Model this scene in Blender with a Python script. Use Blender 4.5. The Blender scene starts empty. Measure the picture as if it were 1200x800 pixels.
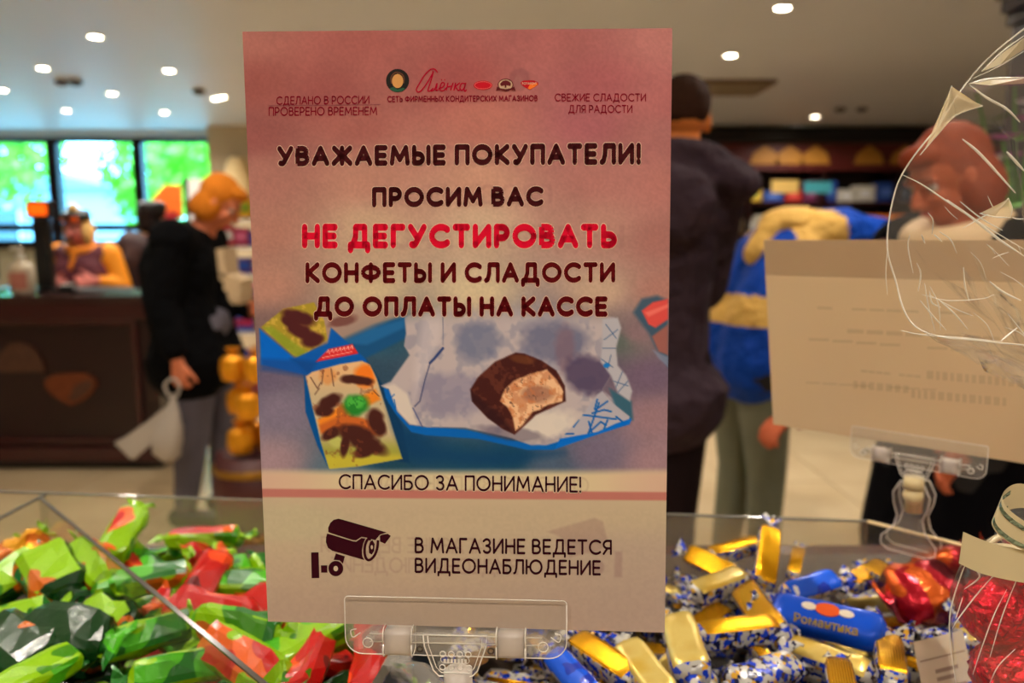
import bpy, bmesh, math, random
import numpy as np
from mathutils import Vector, Matrix, Quaternion, noise as mnoise

S = bpy.context.scene
COL = S.collection
PI = math.pi
rad = math.radians

# ------------------------------------------------------------------ camera
CAM = Vector((0, 0, 1.4)); FPX = 900.0; PITCH = rad(8.1)
cam = bpy.data.cameras.new('camera'); camo = bpy.data.objects.new('camera', cam); COL.objects.link(camo)
camo.location = CAM; camo.rotation_euler = (PI/2 - PITCH, 0, 0)
cam.sensor_width = 36; cam.lens = 36 * FPX / 1200; cam.clip_start = 0.02; cam.clip_end = 200
cam.dof.use_dof = True; cam.dof.focus_distance = 0.40; cam.dof.aperture_fstop = 6.2
S.camera = camo

# ------------------------------------------------------------------ world, exposure
w = bpy.data.worlds.new('sky'); S.world = w; w.use_nodes = True
bg = w.node_tree.nodes['Background']
bg.inputs[0].default_value = (0.20, 0.62, 1.0, 1); bg.inputs[1].default_value = 24.0
S.view_settings.view_transform = 'Standard'; S.view_settings.look = 'None'
S.view_settings.gamma = 1; S.view_settings.use_curve_mapping = False
S.view_settings.exposure = 0.0
S.cycles.use_denoising = True
S.cycles.max_bounces = 10; S.cycles.transparent_max_bounces = 24
LAMP_W = 15.0                      # watts of each recessed ceiling lamp
LAMP_COL = (1.0, 0.90, 0.78)

# ------------------------------------------------------------------ pixel rays (photograph frame 1200 x 800)
def ray(px, py):
    a = (px - 600) / FPX; b = (400 - py) / FPX
    return Vector((a, math.cos(PITCH) + math.sin(PITCH) * b, -math.sin(PITCH) + math.cos(PITCH) * b))
def aty(px, py, y):
    d = ray(px, py); return CAM + d * (y / d.y)
def atz(px, py, z):
    d = ray(px, py); return CAM + d * ((z - 1.4) / d.z)

# ------------------------------------------------------------------ materials
def s2l(c):
    out = []
    for v in c:
        v = v / 255.0
        out.append(v / 12.92 if v <= 0.04045 else ((v + 0.055) / 1.055) ** 2.4)
    return tuple(out)
MATS = {}
def mat(name, col, rough=0.6, metal=0.0, spec=0.5, noise=0.0, scale=20.0, bump=0.0, emit=None, estr=0.0, sub=0.0, sheen=0.0, trans=0.0):
    if name in MATS: return MATS[name]
    m = bpy.data.materials.new(name); m.use_nodes = True; nt = m.node_tree; N = nt.nodes; L = nt.links
    p = N['Principled BSDF']
    c = s2l(col)
    p.inputs['Roughness'].default_value = rough; p.inputs['Metallic'].default_value = metal
    p.inputs['Specular IOR Level'].default_value = spec
    if sheen: p.inputs['Sheen Weight'].default_value = sheen
    if trans: p.inputs['Transmission Weight'].default_value = trans
    tc = N.new('ShaderNodeTexCoord')
    if noise:
        n = N.new('ShaderNodeTexNoise'); n.inputs['Scale'].default_value = scale; n.inputs['Detail'].default_value = 4
        L.new(tc.outputs['Object'], n.inputs['Vector'])
        mx = N.new('ShaderNodeMix'); mx.data_type = 'RGBA'
        mx.inputs['A'].default_value = (*[max(0, v * (1 - noise)) for v in c], 1); mx.inputs['B'].default_value = (*[min(1, v * (1 + noise)) for v in c], 1)
        L.new(n.outputs['Fac'], mx.inputs['Factor']); L.new(mx.outputs['Result'], p.inputs['Base Color'])
    else:
        p.inputs['Base Color'].default_value = (*c, 1)
    if bump:
        n2 = N.new('ShaderNodeTexNoise'); n2.inputs['Scale'].default_value = scale * 2; n2.inputs['Detail'].default_value = 3
        L.new(tc.outputs['Object'], n2.inputs['Vector'])
        b = N.new('ShaderNodeBump'); b.inputs['Strength'].default_value = bump; b.inputs['Distance'].default_value = 0.4 / scale
        L.new(n2.outputs['Fac'], b.inputs['Height']); L.new(b.outputs['Normal'], p.inputs['Normal'])
    if emit is not None:
        p.inputs['Emission Color'].default_value = (*s2l(emit), 1); p.inputs['Emission Strength'].default_value = estr
    MATS[name] = m
    return m
def film(name, tint=(1, 1, 1), rough=0.05, ior=1.5, bump=0.0, scale=60.0, body=0.0, bodycol=(0.8, 0.8, 0.8)):
    """thin clear sheet: straight-through light plus a Fresnel reflection"""
    if name in MATS: return MATS[name]
    m = bpy.data.materials.new(name); m.use_nodes = True; nt = m.node_tree; N = nt.nodes; L = nt.links
    N.remove(N['Principled BSDF']); out = N['Material Output']
    tr = N.new('ShaderNodeBsdfTransparent'); tr.inputs[0].default_value = (*tint, 1)
    gl = N.new('ShaderNodeBsdfGlossy'); gl.inputs['Roughness'].default_value = rough
    fr = N.new('ShaderNodeFresnel'); fr.inputs['IOR'].default_value = ior
    ge = N.new('ShaderNodeNewGeometry'); iv = N.new('ShaderNodeMath'); iv.operation = 'SUBTRACT'; iv.inputs[0].default_value = 1; L.new(ge.outputs['Backfacing'], iv.inputs[1])
    mu = N.new('ShaderNodeMath'); mu.operation = 'MULTIPLY'; L.new(fr.outputs[0], mu.inputs[0]); L.new(iv.outputs[0], mu.inputs[1])
    mx = N.new('ShaderNodeMixShader'); L.new(mu.outputs[0], mx.inputs[0]); L.new(tr.outputs[0], mx.inputs[1]); L.new(gl.outputs[0], mx.inputs[2])
    last = mx
    if body:
        df = N.new('ShaderNodeBsdfDiffuse'); df.inputs[0].default_value = (*bodycol, 1)
        m2 = N.new('ShaderNodeMixShader'); m2.inputs[0].default_value = body
        L.new(mx.outputs[0], m2.inputs[1]); L.new(df.outputs[0], m2.inputs[2]); last = m2
    if bump:
        tc = N.new('ShaderNodeTexCoord'); n2 = N.new('ShaderNodeTexNoise'); n2.inputs['Scale'].default_value = scale
        L.new(tc.outputs['Object'], n2.inputs['Vector'])
        b = N.new('ShaderNodeBump'); b.inputs['Strength'].default_value = bump; b.inputs['Distance'].default_value = 0.01
        L.new(n2.outputs['Fac'], b.inputs['Height']); L.new(b.outputs['Normal'], gl.inputs['Normal']); L.new(b.outputs['Normal'], fr.inputs['Normal'])
    L.new(last.outputs[0], out.inputs['Surface'])
    MATS[name] = m
    return m

# ------------------------------------------------------------------ object helpers
def link(name, me, m=None, parent=None, smooth=False):
    if isinstance(me, bmesh.types.BMesh):
        x = bpy.data.meshes.new(name); bmesh.ops.recalc_face_normals(me, faces=me.faces); me.to_mesh(x); me.free(); me = x
    if smooth:
        me.polygons.foreach_set('use_smooth', [True] * len(me.polygons))
    if m is not None:
        for k in (m if isinstance(m, (list, tuple)) else [m]): me.materials.append(k)
    o = bpy.data.objects.new(name, me); COL.objects.link(o)
    if parent is not None: o.parent = parent
    return o
def tag(o, label=None, cat=None, group=None, kind=None):
    if label: o['label'] = label
    if cat: o['category'] = cat
    if group: o['group'] = group
    if kind: o['kind'] = kind
    return o
def thing(name, label, cat, loc=(0, 0, 0), rz=0.0, group=None):
    o = bpy.data.objects.new(name, None); COL.objects.link(o); o.location = loc; o.rotation_euler = (0, 0, rz)
    o.empty_display_size = 0.05
    return tag(o, label, cat, group)
def abox(bm, x0, x1, y0, y1, z0, z1, bev=0.0, mi=0, M=None):
    vs = [bm.verts.new((x, y, z)) for x in (x0, x1) for y in (y0, y1) for z in (z0, z1)]
    fs = [bm.faces.new([vs[i] for i in q]) for q in ((0, 1, 3, 2), (4, 6, 7, 5), (0, 4, 5, 1), (2, 3, 7, 6), (0, 2, 6, 4), (1, 5, 7, 3))]
    for f in fs: f.material_index = mi
    if M is not None: bmesh.ops.transform(bm, matrix=M, verts=vs)
    if bev:
        es = list({e for f in fs for e in f.edges})
        bmesh.ops.bevel(bm, geom=es, offset=bev, segments=2, affect='EDGES', profile=0.6)
    return vs
def box(x0, x1, y0, y1, z0, z1, bev=0.0):
    bm = bmesh.new(); abox(bm, x0, x1, y0, y1, z0, z1, bev); return bm
def lathe(bm, prof, n=24, cx=0, cy=0, mi=0, cap=True):
    rings = []
    for r, z in prof:
        rings.append([bm.verts.new((cx + r * math.cos(2 * PI * i / n), cy + r * math.sin(2 * PI * i / n), z)) for i in range(n)])
    for a, b in zip(rings, rings[1:]):
        for i in range(n):
            f = bm.faces.new((a[i], a[(i + 1) % n], b[(i + 1) % n], b[i])); f.material_index = mi
    if cap:
        bm.faces.new(rings[0][::-1]).material_index = mi; bm.faces.new(rings[-1]).material_index = mi
def frame(d):
    d = d.normalized(); u = Vector((0, 0, 1)) if abs(d.z) < 0.9 else Vector((1, 0, 0))
    a = d.cross(u).normalized(); b = d.cross(a).normalized(); return a, b
def tube(bm, pts, r, n=8, cap=True, mi=0):
    pts = [Vector(p) for p in pts]; rs = r if isinstance(r, (list, tuple)) else [r] * len(pts); rings = []
    a = None
    for i, p in enumerate(pts):
        d = (pts[min(i + 1, len(pts) - 1)] - pts[max(i - 1, 0)]).normalized()
        if a is None: a, b = frame(d)
        else:
            a = (a - d * a.dot(d)).normalized(); b = d.cross(a).normalized()
        rings.append([bm.verts.new(p + (a * math.cos(2 * PI * k / n) + b * math.sin(2 * PI * k / n)) * rs[i]) for k in range(n)])
    for A, B in zip(rings, rings[1:]):
        for k in range(n): bm.faces.new((A[k], A[(k + 1) % n], B[(k + 1) % n], B[k])).material_index = mi
    if cap: bm.faces.new(rings[0][::-1]).material_index = mi; bm.faces.new(rings[-1]).material_index = mi
def prism(bm, pts, d, mi=0):
    """closed outline (3-D points, planar) pushed along vector d"""
    A = [bm.verts.new(Vector(p)) for p in pts]; B = [bm.verts.new(Vector(p) + Vector(d)) for p in pts]; n = len(pts)
    bm.faces.new(A).material_index = mi; bm.faces.new(B[::-1]).material_index = mi
    for i in range(n): bm.faces.new((A[i], B[i], B[(i + 1) % n], A[(i + 1) % n])).material_index = mi
def copy_tree(o, parent=None):
    c = o.copy(); COL.objects.link(c); c.parent = parent
    for ch in list(o.children): copy_tree(ch, c)
    return c
def rnd(a, b): return random.uniform(a, b)
def crspline(P, n=8):
    P = [Vector(p) for p in P]; P = [P[0] * 2 - P[1]] + P + [P[-1] * 2 - P[-2]]; out = []
    for i in range(1, len(P) - 2):
        for k in range(n):
            t = k / n; a, b, c, d = P[i-1], P[i], P[i+1], P[i+2]
            out.append(0.5 * ((2 * b) + (c - a) * t + (2 * a - 5 * b + 4 * c - d) * t * t + (3 * b - a - 3 * c + d) * t ** 3))
    out.append(P[-2]); return out
random.seed(11)

# ================================================================== THE ROOM
M_ceil = mat('ceiling_paint', (206, 208, 214), 0.46, spec=0.55, noise=0.05, scale=1.2)
M_wall = mat('wall_plaster', (190, 170, 140), 0.8, noise=0.05, scale=3)
M_black = mat('black_lacquer', (14, 10, 12), 0.4)
def floor_mat():
    m = bpy.data.materials.new('floor_tile'); m.use_nodes = True; N = m.node_tree.nodes; L = m.node_tree.links; p = N['Principled BSDF']
    tc = N.new('ShaderNodeTexCoord'); n = N.new('ShaderNodeTexNoise'); n.inputs['Scale'].default_value = 2.5; n.inputs['Detail'].default_value = 5
    L.new(tc.outputs['Object'], n.inputs['Vector'])
    r = N.new('ShaderNodeValToRGB'); r.color_ramp.elements[0].color = (*s2l((188, 160, 118)), 1); r.color_ramp.elements[1].color = (*s2l((226, 206, 168)), 1)
    L.new(n.outputs['Fac'], r.inputs[0]); L.new(r.outputs[0], p.inputs['Base Color']); p.inputs['Roughness'].default_value = 0.28
    return m
M_floor = floor_mat()
XL, XR, YB, YF, ZC = -7.2, 6.6, -3.5, 9.5, 2.60
def struct(name, bm, m, parent=None):
    o = link(name, bm, m, parent); 
    if parent is None: o['kind'] = 'structure'
    return o
fl = struct('floor', box(XL, XR, YB, YF, -0.1, -0.006), mat('grout', (120, 100, 78), 0.8))
# tiles that can be told apart: one object each, sharing one mesh
tm = bpy.data.meshes.new('tile'); b_ = box(-0.297, 0.297, -0.297, 0.297, -0.006, 0.0); b_.to_mesh(tm); b_.free(); tm.materials.append(M_floor)
for i in range(-6, 6):
    for j in range(4, 15):
        o = bpy.data.objects.new('tile', tm); COL.objects.link(o); o.location = (0.3 + i * 0.6, 0.3 + j * 0.6, 0); o.parent = fl
bm = bmesh.new()
for x0, x1, y0, y1 in ((XL, -3.3, YB, YF), (3.6 , XR, YB, YF), (-3.3, 3.6, YB, 2.4), (-3.3, 3.6, 9.0, YF)):
    abox(bm, x0, x1, y0, y1, -0.006, 0)
o = link('tile', bm, M_floor, fl); o['kind'] = 'stuff'
struct('ceiling', box(XL, XR, YB, YF, ZC, ZC + 0.1), M_ceil)
struct('wall_left', box(XL - 0.1, XL, YB, YF, 0, ZC), M_wall)
struct('wall_right', box(XR, XR + 0.1, YB, YF, 0, ZC), M_wall)
struct('wall_back', box(XL, XR, YB - 0.1, YB, 0, ZC), M_wall)
# far wall with the window band: piers and panels around three openings
M_frame = mat('window_frame', (38, 20, 20), 0.5, spec=.2)
WZ0, WZ1 = 1.50, 2.47
wx = []      # window x ranges from the photograph at the far wall
for a, b in ((-40, 57), (69, 157), (168, 250)):
    wx.append((aty(a, 200, YF).x, aty(b, 200, YF).x))
xs0 = wx[0][0]; xs1 = wx[-1][1]
bm = bmesh.new()
abox(bm, XL, xs0 - .06, YF, YF + .15, 0, ZC); abox(bm, xs1 + .05, XR, YF, YF + .15, 0, ZC)
abox(bm, xs0 - .06, xs1 + .05, YF, YF + .15, 0, 1.24); abox(bm, xs0 - .06, xs1 + .05, YF, YF + .15, WZ1 + .04, ZC)
struct('wall_far', bm, M_wall)
M_pane = film('window_glass', (0.97, 1, 0.99), 0.02)
for k, (a, b) in enumerate(wx):
    bm = bmesh.new(); t = 0.075
    a0, b0 = a - t, b + t
    for q in ((a0, a, 1.24, WZ1 + t), (b, b0, 1.24, WZ1 + t), (a, b, WZ1, WZ1 + t), (a, b, WZ0 - .09, WZ0), (a, b, 1.24, 1.30)):
        abox(bm, q[0], q[1], YF - .03, YF + .09, q[2], q[3])
    wo = struct('window_%d' % (k + 1), bm, M_frame)
    link('pane', box(a, b, YF + .03, YF + .036, WZ0, WZ1), M_pane, wo)
    link('lower_pane', box(a, b, YF + .03, YF + .036, 1.30, WZ0 - .09), M_pane, wo)
struct('trim_1', box(XL, xs1 + .1, YF - .10, YF - .03, WZ1 + .055, ZC), mat('ceiling_trim', (200, 205, 205), .5))
struct('trim_2', box(xs0 - .1, xs1 + .1, YF - .12, YF - .03, 1.20, 1.24), M_frame)
# pier beside the windows and window portals
px0 = aty(249, 200, 9.1).x
struct('wall_pier', box(px0, px0 + 1.1, 9.0, YF, 0, ZC), M_wall)
# daylight enters through the window band
for a, b in wx:
    la = bpy.data.lights.new('window_portal', 'AREA'); la.shape = 'RECTANGLE'; la.size = b - a; la.size_y = WZ1 - 1.3
    la.cycles.is_portal = True
    lo = bpy.data.objects.new('window_portal', la); COL.objects.link(lo); lo.location = ((a + b) / 2, YF + .05, (WZ1 + 1.3) / 2); lo.rotation_euler = (-PI / 2, 0, 0)

# ------------------------------------------------------------------ recessed ceiling lamps
M_diff = mat('lamp_lens', (255, 250, 235), .5, emit=(255, 238, 205), estr=45)
M_ring = mat('lamp_ring', (225, 225, 220), .35)
proto = thing('ceiling_downlight', 'x', 'ceiling lamp', (0, 0, ZC))
bm = bmesh.new(); lathe(bm, [(.055, 0), (.055, -.008), (.041, -.010), (.040, -.001)], 20, cap=False); link('trim_ring', bm, M_ring, proto)
bm = bmesh.new(); lathe(bm, [(.001, -.003), (.040, -.003), (.040, -.001), (.001, -.001)], 20); link('lens', bm, M_diff, proto)
ll = bpy.data.lights.new('downlight_beam', 'AREA'); ll.shape = 'DISK'; ll.size = .078; ll.energy = LAMP_W; ll.color = LAMP_COL; ll.spread = rad(150)
lo = bpy.data.objects.new('downlight_beam', ll); COL.objects.link(lo); lo.location = (0, 0, -.012); lo.parent = proto
seen = [((112, 42), 'uppermost of the lamps left of the sign'), ((50, 79), 'lamp nearest the sensors on the left'),
        ((198, 82), 'lamp level with the sign top on the left'), ((3, 105), 'lamp cut by the left picture edge'),
        ((131, 109), 'lamp above the middle window'), ((78, 129), 'faint lamp low over the windows'),
        ((193, 131), 'lamp over the third window'), ((253, 115), 'first of the touching pair beside the sign'), ((260, 113), 'second of the touching pair beside the sign'),
        ((917, 8), 'lamp at the top picture edge'), ((856, 64), 'lamp between top edge and ceiling vent'),
        ((955, 136), 'upper lamp over the dark wall shelving'), ((914, 157), 'lower lamp over the dark wall shelving'), ((1066, 162), 'lamp beside the cellophane edge')]
first = True
for (p, lb) in seen:
    q = atz(p[0], p[1], ZC); o = proto if first else copy_tree(proto); first = False
    o.location = (q.x, min(q.y, 9.2), ZC); o['label'] = 'round recessed ceiling lamp, ' + lb; o['group'] = 'recessed ceiling lamps'
for (x, y) in ((-1.3, 2.9), (1.35, 2.6), (-.9, 1.1), (.9, .9), (-.8, -.5), (.8, -.6), (-.1, -1.9), (-2.9, 1.6), (2.9, 1.2), (0, 5.2), (3.1, 3.6), (-3.6, -.6), (3.4, -1), (-5.4, 3.2)):
    o = copy_tree(proto); o.location = (x, y, ZC); o['label'] = 'round recessed ceiling lamp above the sign, outside the picture'; o['group'] = 'recessed ceiling lamps overhead'

# sensors, vent
for p, lb in (((72, 94), 'small dark ceiling sensor, left one of a pair above the windows'), ((88, 94), 'small dark ceiling sensor, right one of a pair above the windows'),
              ((233, 105), 'small dark ceiling sensor beside the top left of the sign'), ((985, 126), 'small dark ceiling sensor right of the lamps over the shelving'), ((1010, 126), 'small dark ceiling sensor, farther right over the shelving')):
    q = atz(p[0], p[1], ZC); bm = bmesh.new(); lathe(bm, [(.03, 0), (.055, -.01), (.05, -.03), (.02, -.045), (.002, -.047)], 16)
    o = link('ceiling_sensor', bm, mat('sensor_grey', (70, 55, 50), .5)); o.location = (q.x, q.y, ZC); tag(o, lb, 'sensor', 'ceiling sensors')
q = atz(838, 101, ZC); v = thing('ceiling_vent', 'wide slatted air vent in the ceiling beside the sign', 'vent', (q.x, q.y, ZC))
bm = bmesh.new()
for a in ((-.42, .42, -.30, -.27), (-.42, .42, .27, .30), (-.42, -.39, -.27, .27), (.39, .42, -.27, .27)): abox(bm, a[0], a[1], a[2], a[3], -.03, 0)
link('frame', bm, mat('vent_frame', (120, 98, 76), .5), v)
link('duct', box(-.39, .39, -.27, .27, -.004, 0), mat('vent_dark', (60, 48, 40), .8), v)
for k in range(9):
    bm = bmesh.new(); abox(bm, -.385, .385, -.018, .018, -.003, .003, M=Matrix.Translation((0, -.24 + k * .06, -.016)) @ Matrix.Rotation(rad(35), 4, 'X')); link('slat', bm, mat('vent_slat', (176, 160, 135), .5), v)

# ------------------------------------------------------------------ outside
struct('ground', box(-30, 12, YF + .3, 45, -.2, 0), mat('paving', (130, 132, 126), .9, noise=.2, scale=1))
M_leaf = mat('leaf_green', (120, 190, 30), .6, noise=.6, scale=1.5)
M_bark = mat('bark', (70, 55, 40), .9, noise=.3, scale=12, bump=.5)
def tree(x, y, h, r, label, n=900):
    t = thing('tree', label, 'tree', (x, y, 0), 0, 'trees outside the windows')
    bm = bmesh.new(); tube(bm, crspline([(0, 0, 0), (.1, .05, h * .3), (0, .1, h * .6), (.1, 0, h * .85)], 4), [.16 - .009 * i for i in range(13)], 8); link('trunk', bm, M_bark, t)
    bm = bmesh.new()
    for i in range(n):
        u = rnd(0, 2 * PI); zz = rnd(-1, 1); k = rnd(.5, 1) * r
        k *= .75 + .5 * mnoise.noise(Vector((math.cos(u) * 1.5 + x, math.sin(u) * 1.5, zz * 1.5)))
        p = Vector((k * math.cos(u) * math.sqrt(1 - zz * zz), k * math.sin(u) * math.sqrt(1 - zz * zz), h * .7 + k * zz))
        a = Vector((rnd(-1, 1), rnd(-1, 1), rnd(-1, 1))).normalized(); b = a.orthogonal().normalized(); s = rnd(.08, .15)
        vs = [bm.verts.new(p + a * s), bm.verts.new(p + b * s * .5), bm.verts.new(p - a * s), bm.verts.new(p - b * s * .5)]; bm.faces.new(vs)
    f = link('foliage', bm, M_leaf, t); f['kind'] = 'stuff'
tree(-9.3, 13.5, 4.4, 1.6, 'leafy green tree outside behind the first window', 2600)
tree(-7.9, 17.5, 3.6, 1.5, 'darker green tree farther out between the first and middle windows', 2600)
tree(-6.2, 15.4, 4.0, 1.0, 'leafy green tree outside low behind the middle window', 2000)
tree(-4.75, 13.0, 4.4, .85, 'leafy green tree outside behind the third window', 1300)
hb = thing('house', 'pale grey building outside the first window', 'building', (-13.5, 22, 0))
link('wall', box(-3.5, 2.2, 0, 4, 0, 2.6), mat('house_grey', (150, 168, 178), .9), hb)
bm = bmesh.new(); prism(bm, [(-3.8, -.3, 2.6), (2.5, -.3, 2.6), (-.6, -.3, 3.3)], (0, 4.6, 0)); link('roof', bm, mat('roof_grey', (110, 125, 135), .8), hb)
for k in range(3):
    wn = link('window', box(-2.9 + k * 1.6, -2.0 + k * 1.6, -.04, 0.02, 1.0, 2.1), mat('white_paint', (225, 225, 220), .5), hb)
    link('pane', box(-2.85 + k * 1.6, -2.05 + k * 1.6, -.06, -.03, 1.05, 2.05), mat('dark_glass', (40, 55, 65), .1), wn)

# ================================================================== SALES COUNTER (left)
M_mah = mat('mahogany', (36, 12, 14), .32, spec=.5, noise=.3, scale=7)
M_mah2 = mat('mahogany_trim', (62, 24, 24), .25, spec=.6, noise=.2, scale=9)
cx1 = aty(178, 350, 4.4).x
ct = thing('sales_counter', 'dark mahogany checkout counter with panelled front and two round emblems', 'counter', (cx1, 4.4, 0))
link('carcass', box(-4.4, 0, .02, .62, .06, 1.0), M_mah, ct)
link('plinth', box(-4.4, -.03, .05, .6, 0, .06), M_black, ct)
link('worktop', box(-4.43, .04, -.03, .70, 1.0, 1.04, .006), mat('worktop_dark', (60, 36, 34), .12, spec=.7), ct)
def molding(x0, x1, z0, z1):
    bm = bmesh.new()
    for a in ((x0, x1, z1 - .03, z1), (x0, x1, z0, z0 + .03), (x0, x0 + .03, z0 + .03, z1 - .03), (x1 - .03, x1, z0 + .03, z1 - .03)):
        abox(bm, a[0], a[1], -.012, .02, a[2], a[3], .005)
    link('panel_moulding', bm, M_mah2, ct)
molding(-1.95, -.10, .17, .90); molding(-4.0, -2.15, .17, .90)
bm = bmesh.new(); abox(bm, -4.4, 0, -.015, .02, .90, 1.0, .01); abox(bm, -4.4, 0, -.02, .02, .06, .15, .01); link('rail', bm, M_mah2, ct)
M_cop = mat('dull_copper', (120, 62, 32), .5, metal=.5, noise=.3, scale=20)
M_cop2 = mat('dull_bronze', (88, 58, 44), .5, metal=.4, noise=.3, scale=20)
def cl(px, py): q = aty(px, py, 4.4); return (q.x - cx1, -.002, q.z)
bm = bmesh.new(); prism(bm, [cl(x, y) for x, y in ((52, 436), (-2, 436), (-4, 424), (2, 412), (10, 403), (22, 400), (34, 404), (43, 412), (50, 424))], (0, .022, 0)); em1 = link('dome_emblem', bm, M_cop2, ct)
bm = bmesh.new(); prism(bm, [cl(x, y) for x, y in ((52, 446), (62, 439), (82, 437), (100, 438), (111, 444), (113, 452), (106, 462), (94, 471), (84, 475), (74, 471), (60, 462), (53, 454))], (0, .022, 0)); em2 = link('heart_emblem', bm, M_cop, ct)
bm = bmesh.new(); prism(bm, [Vector(cl(x, y)) + Vector((0, -.004, 0)) for x, y in ((88, 452), (100, 446), (109, 446), (108, 453), (99, 463), (87, 470), (81, 468))], (0, .004, 0)); link('emblem_field', bm, M_cop2, em2)

# things on the counter
M_white = mat('white_plastic', (225, 220, 210), .4)
def cpt(px, y=4.62): return aty(px, 345, y).x
b = thing('sanitizer_bottle', 'white pump bottle with a pink label on the checkout counter', 'bottle', (aty(27, 340, 4.5).x, 4.5, 1.04))
bm = bmesh.new(); lathe(bm, [(.055, 0), (.066, .01), (.066, .15), (.055, .175), (.022, .19), (.02, .205)], 20); link('body', bm, mat('cloudy_plastic', (205, 190, 165), .35), b, True)
bm = bmesh.new(); lathe(bm, [(.024, .203), (.024, .23), (.009, .232), (.009, .262)], 16); abox(bm, -.05, .018, -.012, .012, .258, .275, .004); link('pump', bm, M_white, b)
bm = bmesh.new(); lathe(bm, [(.0668, .03), (.0668, .13)], 20, cap=False)
for f in [f for f in bm.faces if f.calc_center_median().y > -.02 or abs(f.calc_center_median().x) > .05]: bm.faces.remove(f)
link('label', bm, mat('pink_label', (190, 120, 105), .6), b)
mn = thing('monitor', 'checkout monitor with a glowing teal screen at the left picture edge', 'monitor', (aty(-22, 330, 4.75).x, 4.75, 1.04), rad(-28))
link('base', box(-.12, .12, -.09, .09, 0, .015, .005), M_black, mn); link('neck', box(-.02, .02, .0, .03, .015, .14), M_black, mn)
link('casing', box(-.19, .19, -.02, .01, .08, .36, .006), M_black, mn); link('screen', box(-.175, .175, -.024, -.019, .095, .345), mat('teal_screen', (0, 90, 90), .3, emit=(0, 205, 190), estr=1.0), mn)
pd = thing('customer_display', 'dark pole display with a glowing orange screen on the checkout counter', 'display', (aty(55, 335, 4.7).x, 4.7, 1.04))
link('base', box(-.06, .06, -.05, .05, 0, .02, .004), M_black, pd)
bm = bmesh.new(); abox(bm, -.045, .045, -.03, .03, .02, .44, .01); link('column', bm, M_black, pd)
link('head', box(-.075, .075, -.03, .03, .44, .55, .012), M_black, pd); link('screen', box(-.055, .055, -.036, -.029, .46, .53, .006), mat('orange_screen', (150, 50, 10), .4, emit=(255, 95, 10), estr=1.5), pd)
tr = thing('payment_tray', 'grey oval tray on the checkout counter before the yellow-sleeved cashier', 'tray', (aty(122, 338, 4.62).x, 4.62, 1.04))
bm = bmesh.new(); lathe(bm, [(.13, 0), (.15, .012), (.155, .028), (.145, .028), (.135, .010)], 28); o = link('dish', bm, mat('tray_grey', (150, 155, 160), .35), tr); o.scale = (1.15, .6, 1)
kb = thing('card_terminal', 'small black card terminal beside the pole display', 'terminal', (aty(80, 340, 4.6).x, 4.6, 1.04), rad(20))
link('body', box(-.04, .04, -.08, .08, 0, .05, .01), M_black, kb); link('screen', box(-.03, .03, -.02, .06, .05, .052), mat('grey_lcd', (120, 135, 130), .3), kb)
bm = bmesh.new()
for i in range(3):
    for j in range(4): abox(bm, -.028 + i * .02, -.014 + i * .02, -.07 + j * .012, -.062 + j * .012, .05, .054)
link('keypad', bm, M_white, kb)
gm = tag(link('glass_mat', box(-.16, .16, -.16, .16, 0, .006, .002), mat('mint_glass', (110, 160, 150), .15)), 'pale green glass mat on the right end of the checkout counter', 'mat'); gm.location = (cx1 - .165, 4.62, 1.04)

# merchandise behind the counter: orange banner and red-yellow gift box on a stand
st = thing('display_stand', 'tall slim stand behind the black-coated shopper with an orange banner', 'stand', (aty(205, 260, 6.7).x, 6.7, 0))
link('base', box(-.22, .22, -.18, .18, 0, .04, .01), M_black, st); link('post', box(.10, .14, -.02, .02, .04, 1.86), M_black, st)
bm = bmesh.new(); prism(bm, [(-.17, -.03, 1.50), (.08, -.03, 1.52), (.08, -.03, 1.80), (-.06, -.03, 1.80), (-.17, -.03, 1.68)], (0, .02, 0)); link('banner', bm, mat('orange_print', (225, 110, 20), .6, noise=.3, scale=14), st)
link('white_panel', box(.14, .27, -.03, -.01, 1.45, 1.85), mat('white_card', (225, 230, 225), .6), st)
bm = bmesh.new()
for z in (.5, .95, 1.3): abox(bm, -.22, .22, -.15, .15, z, z + .02)
link('shelf', bm, M_black, st)
gb = thing('gift_box', 'yellow gift box with a red lid on the slim stand', 'box', (aty(190, 275, 6.55).x, 6.545, 1.321))
link('box', box(-.13, .10, -.10, .10, 0, .20, .005), mat('yellow_card', (235, 160, 20), .5), gb); link('lid', box(-.135, .105, -.105, .105, .18, .25, .005), mat('red_card', (190, 25, 35), .45), gb)
sc = thing('made_up_lamp', 'cream fabric wall lamp on the beige pier beside the windows', 'wall lamp', (aty(276, 195, 8.9).x, 8.95, 1.82))  # made-up unlit lamp: a pale highlight given a lampshade's shape
bm = bmesh.new(); lathe(bm, [(.20, .0), (.17, .18), (.11, .36), (.07, .42)], 20, cap=False); link('shade', bm, mat('cream_fabric', (235, 205, 150), .8), sc)
link('bracket', box(-.02, .02, -.02, .05, .1, .2), M_black, sc)

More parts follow.
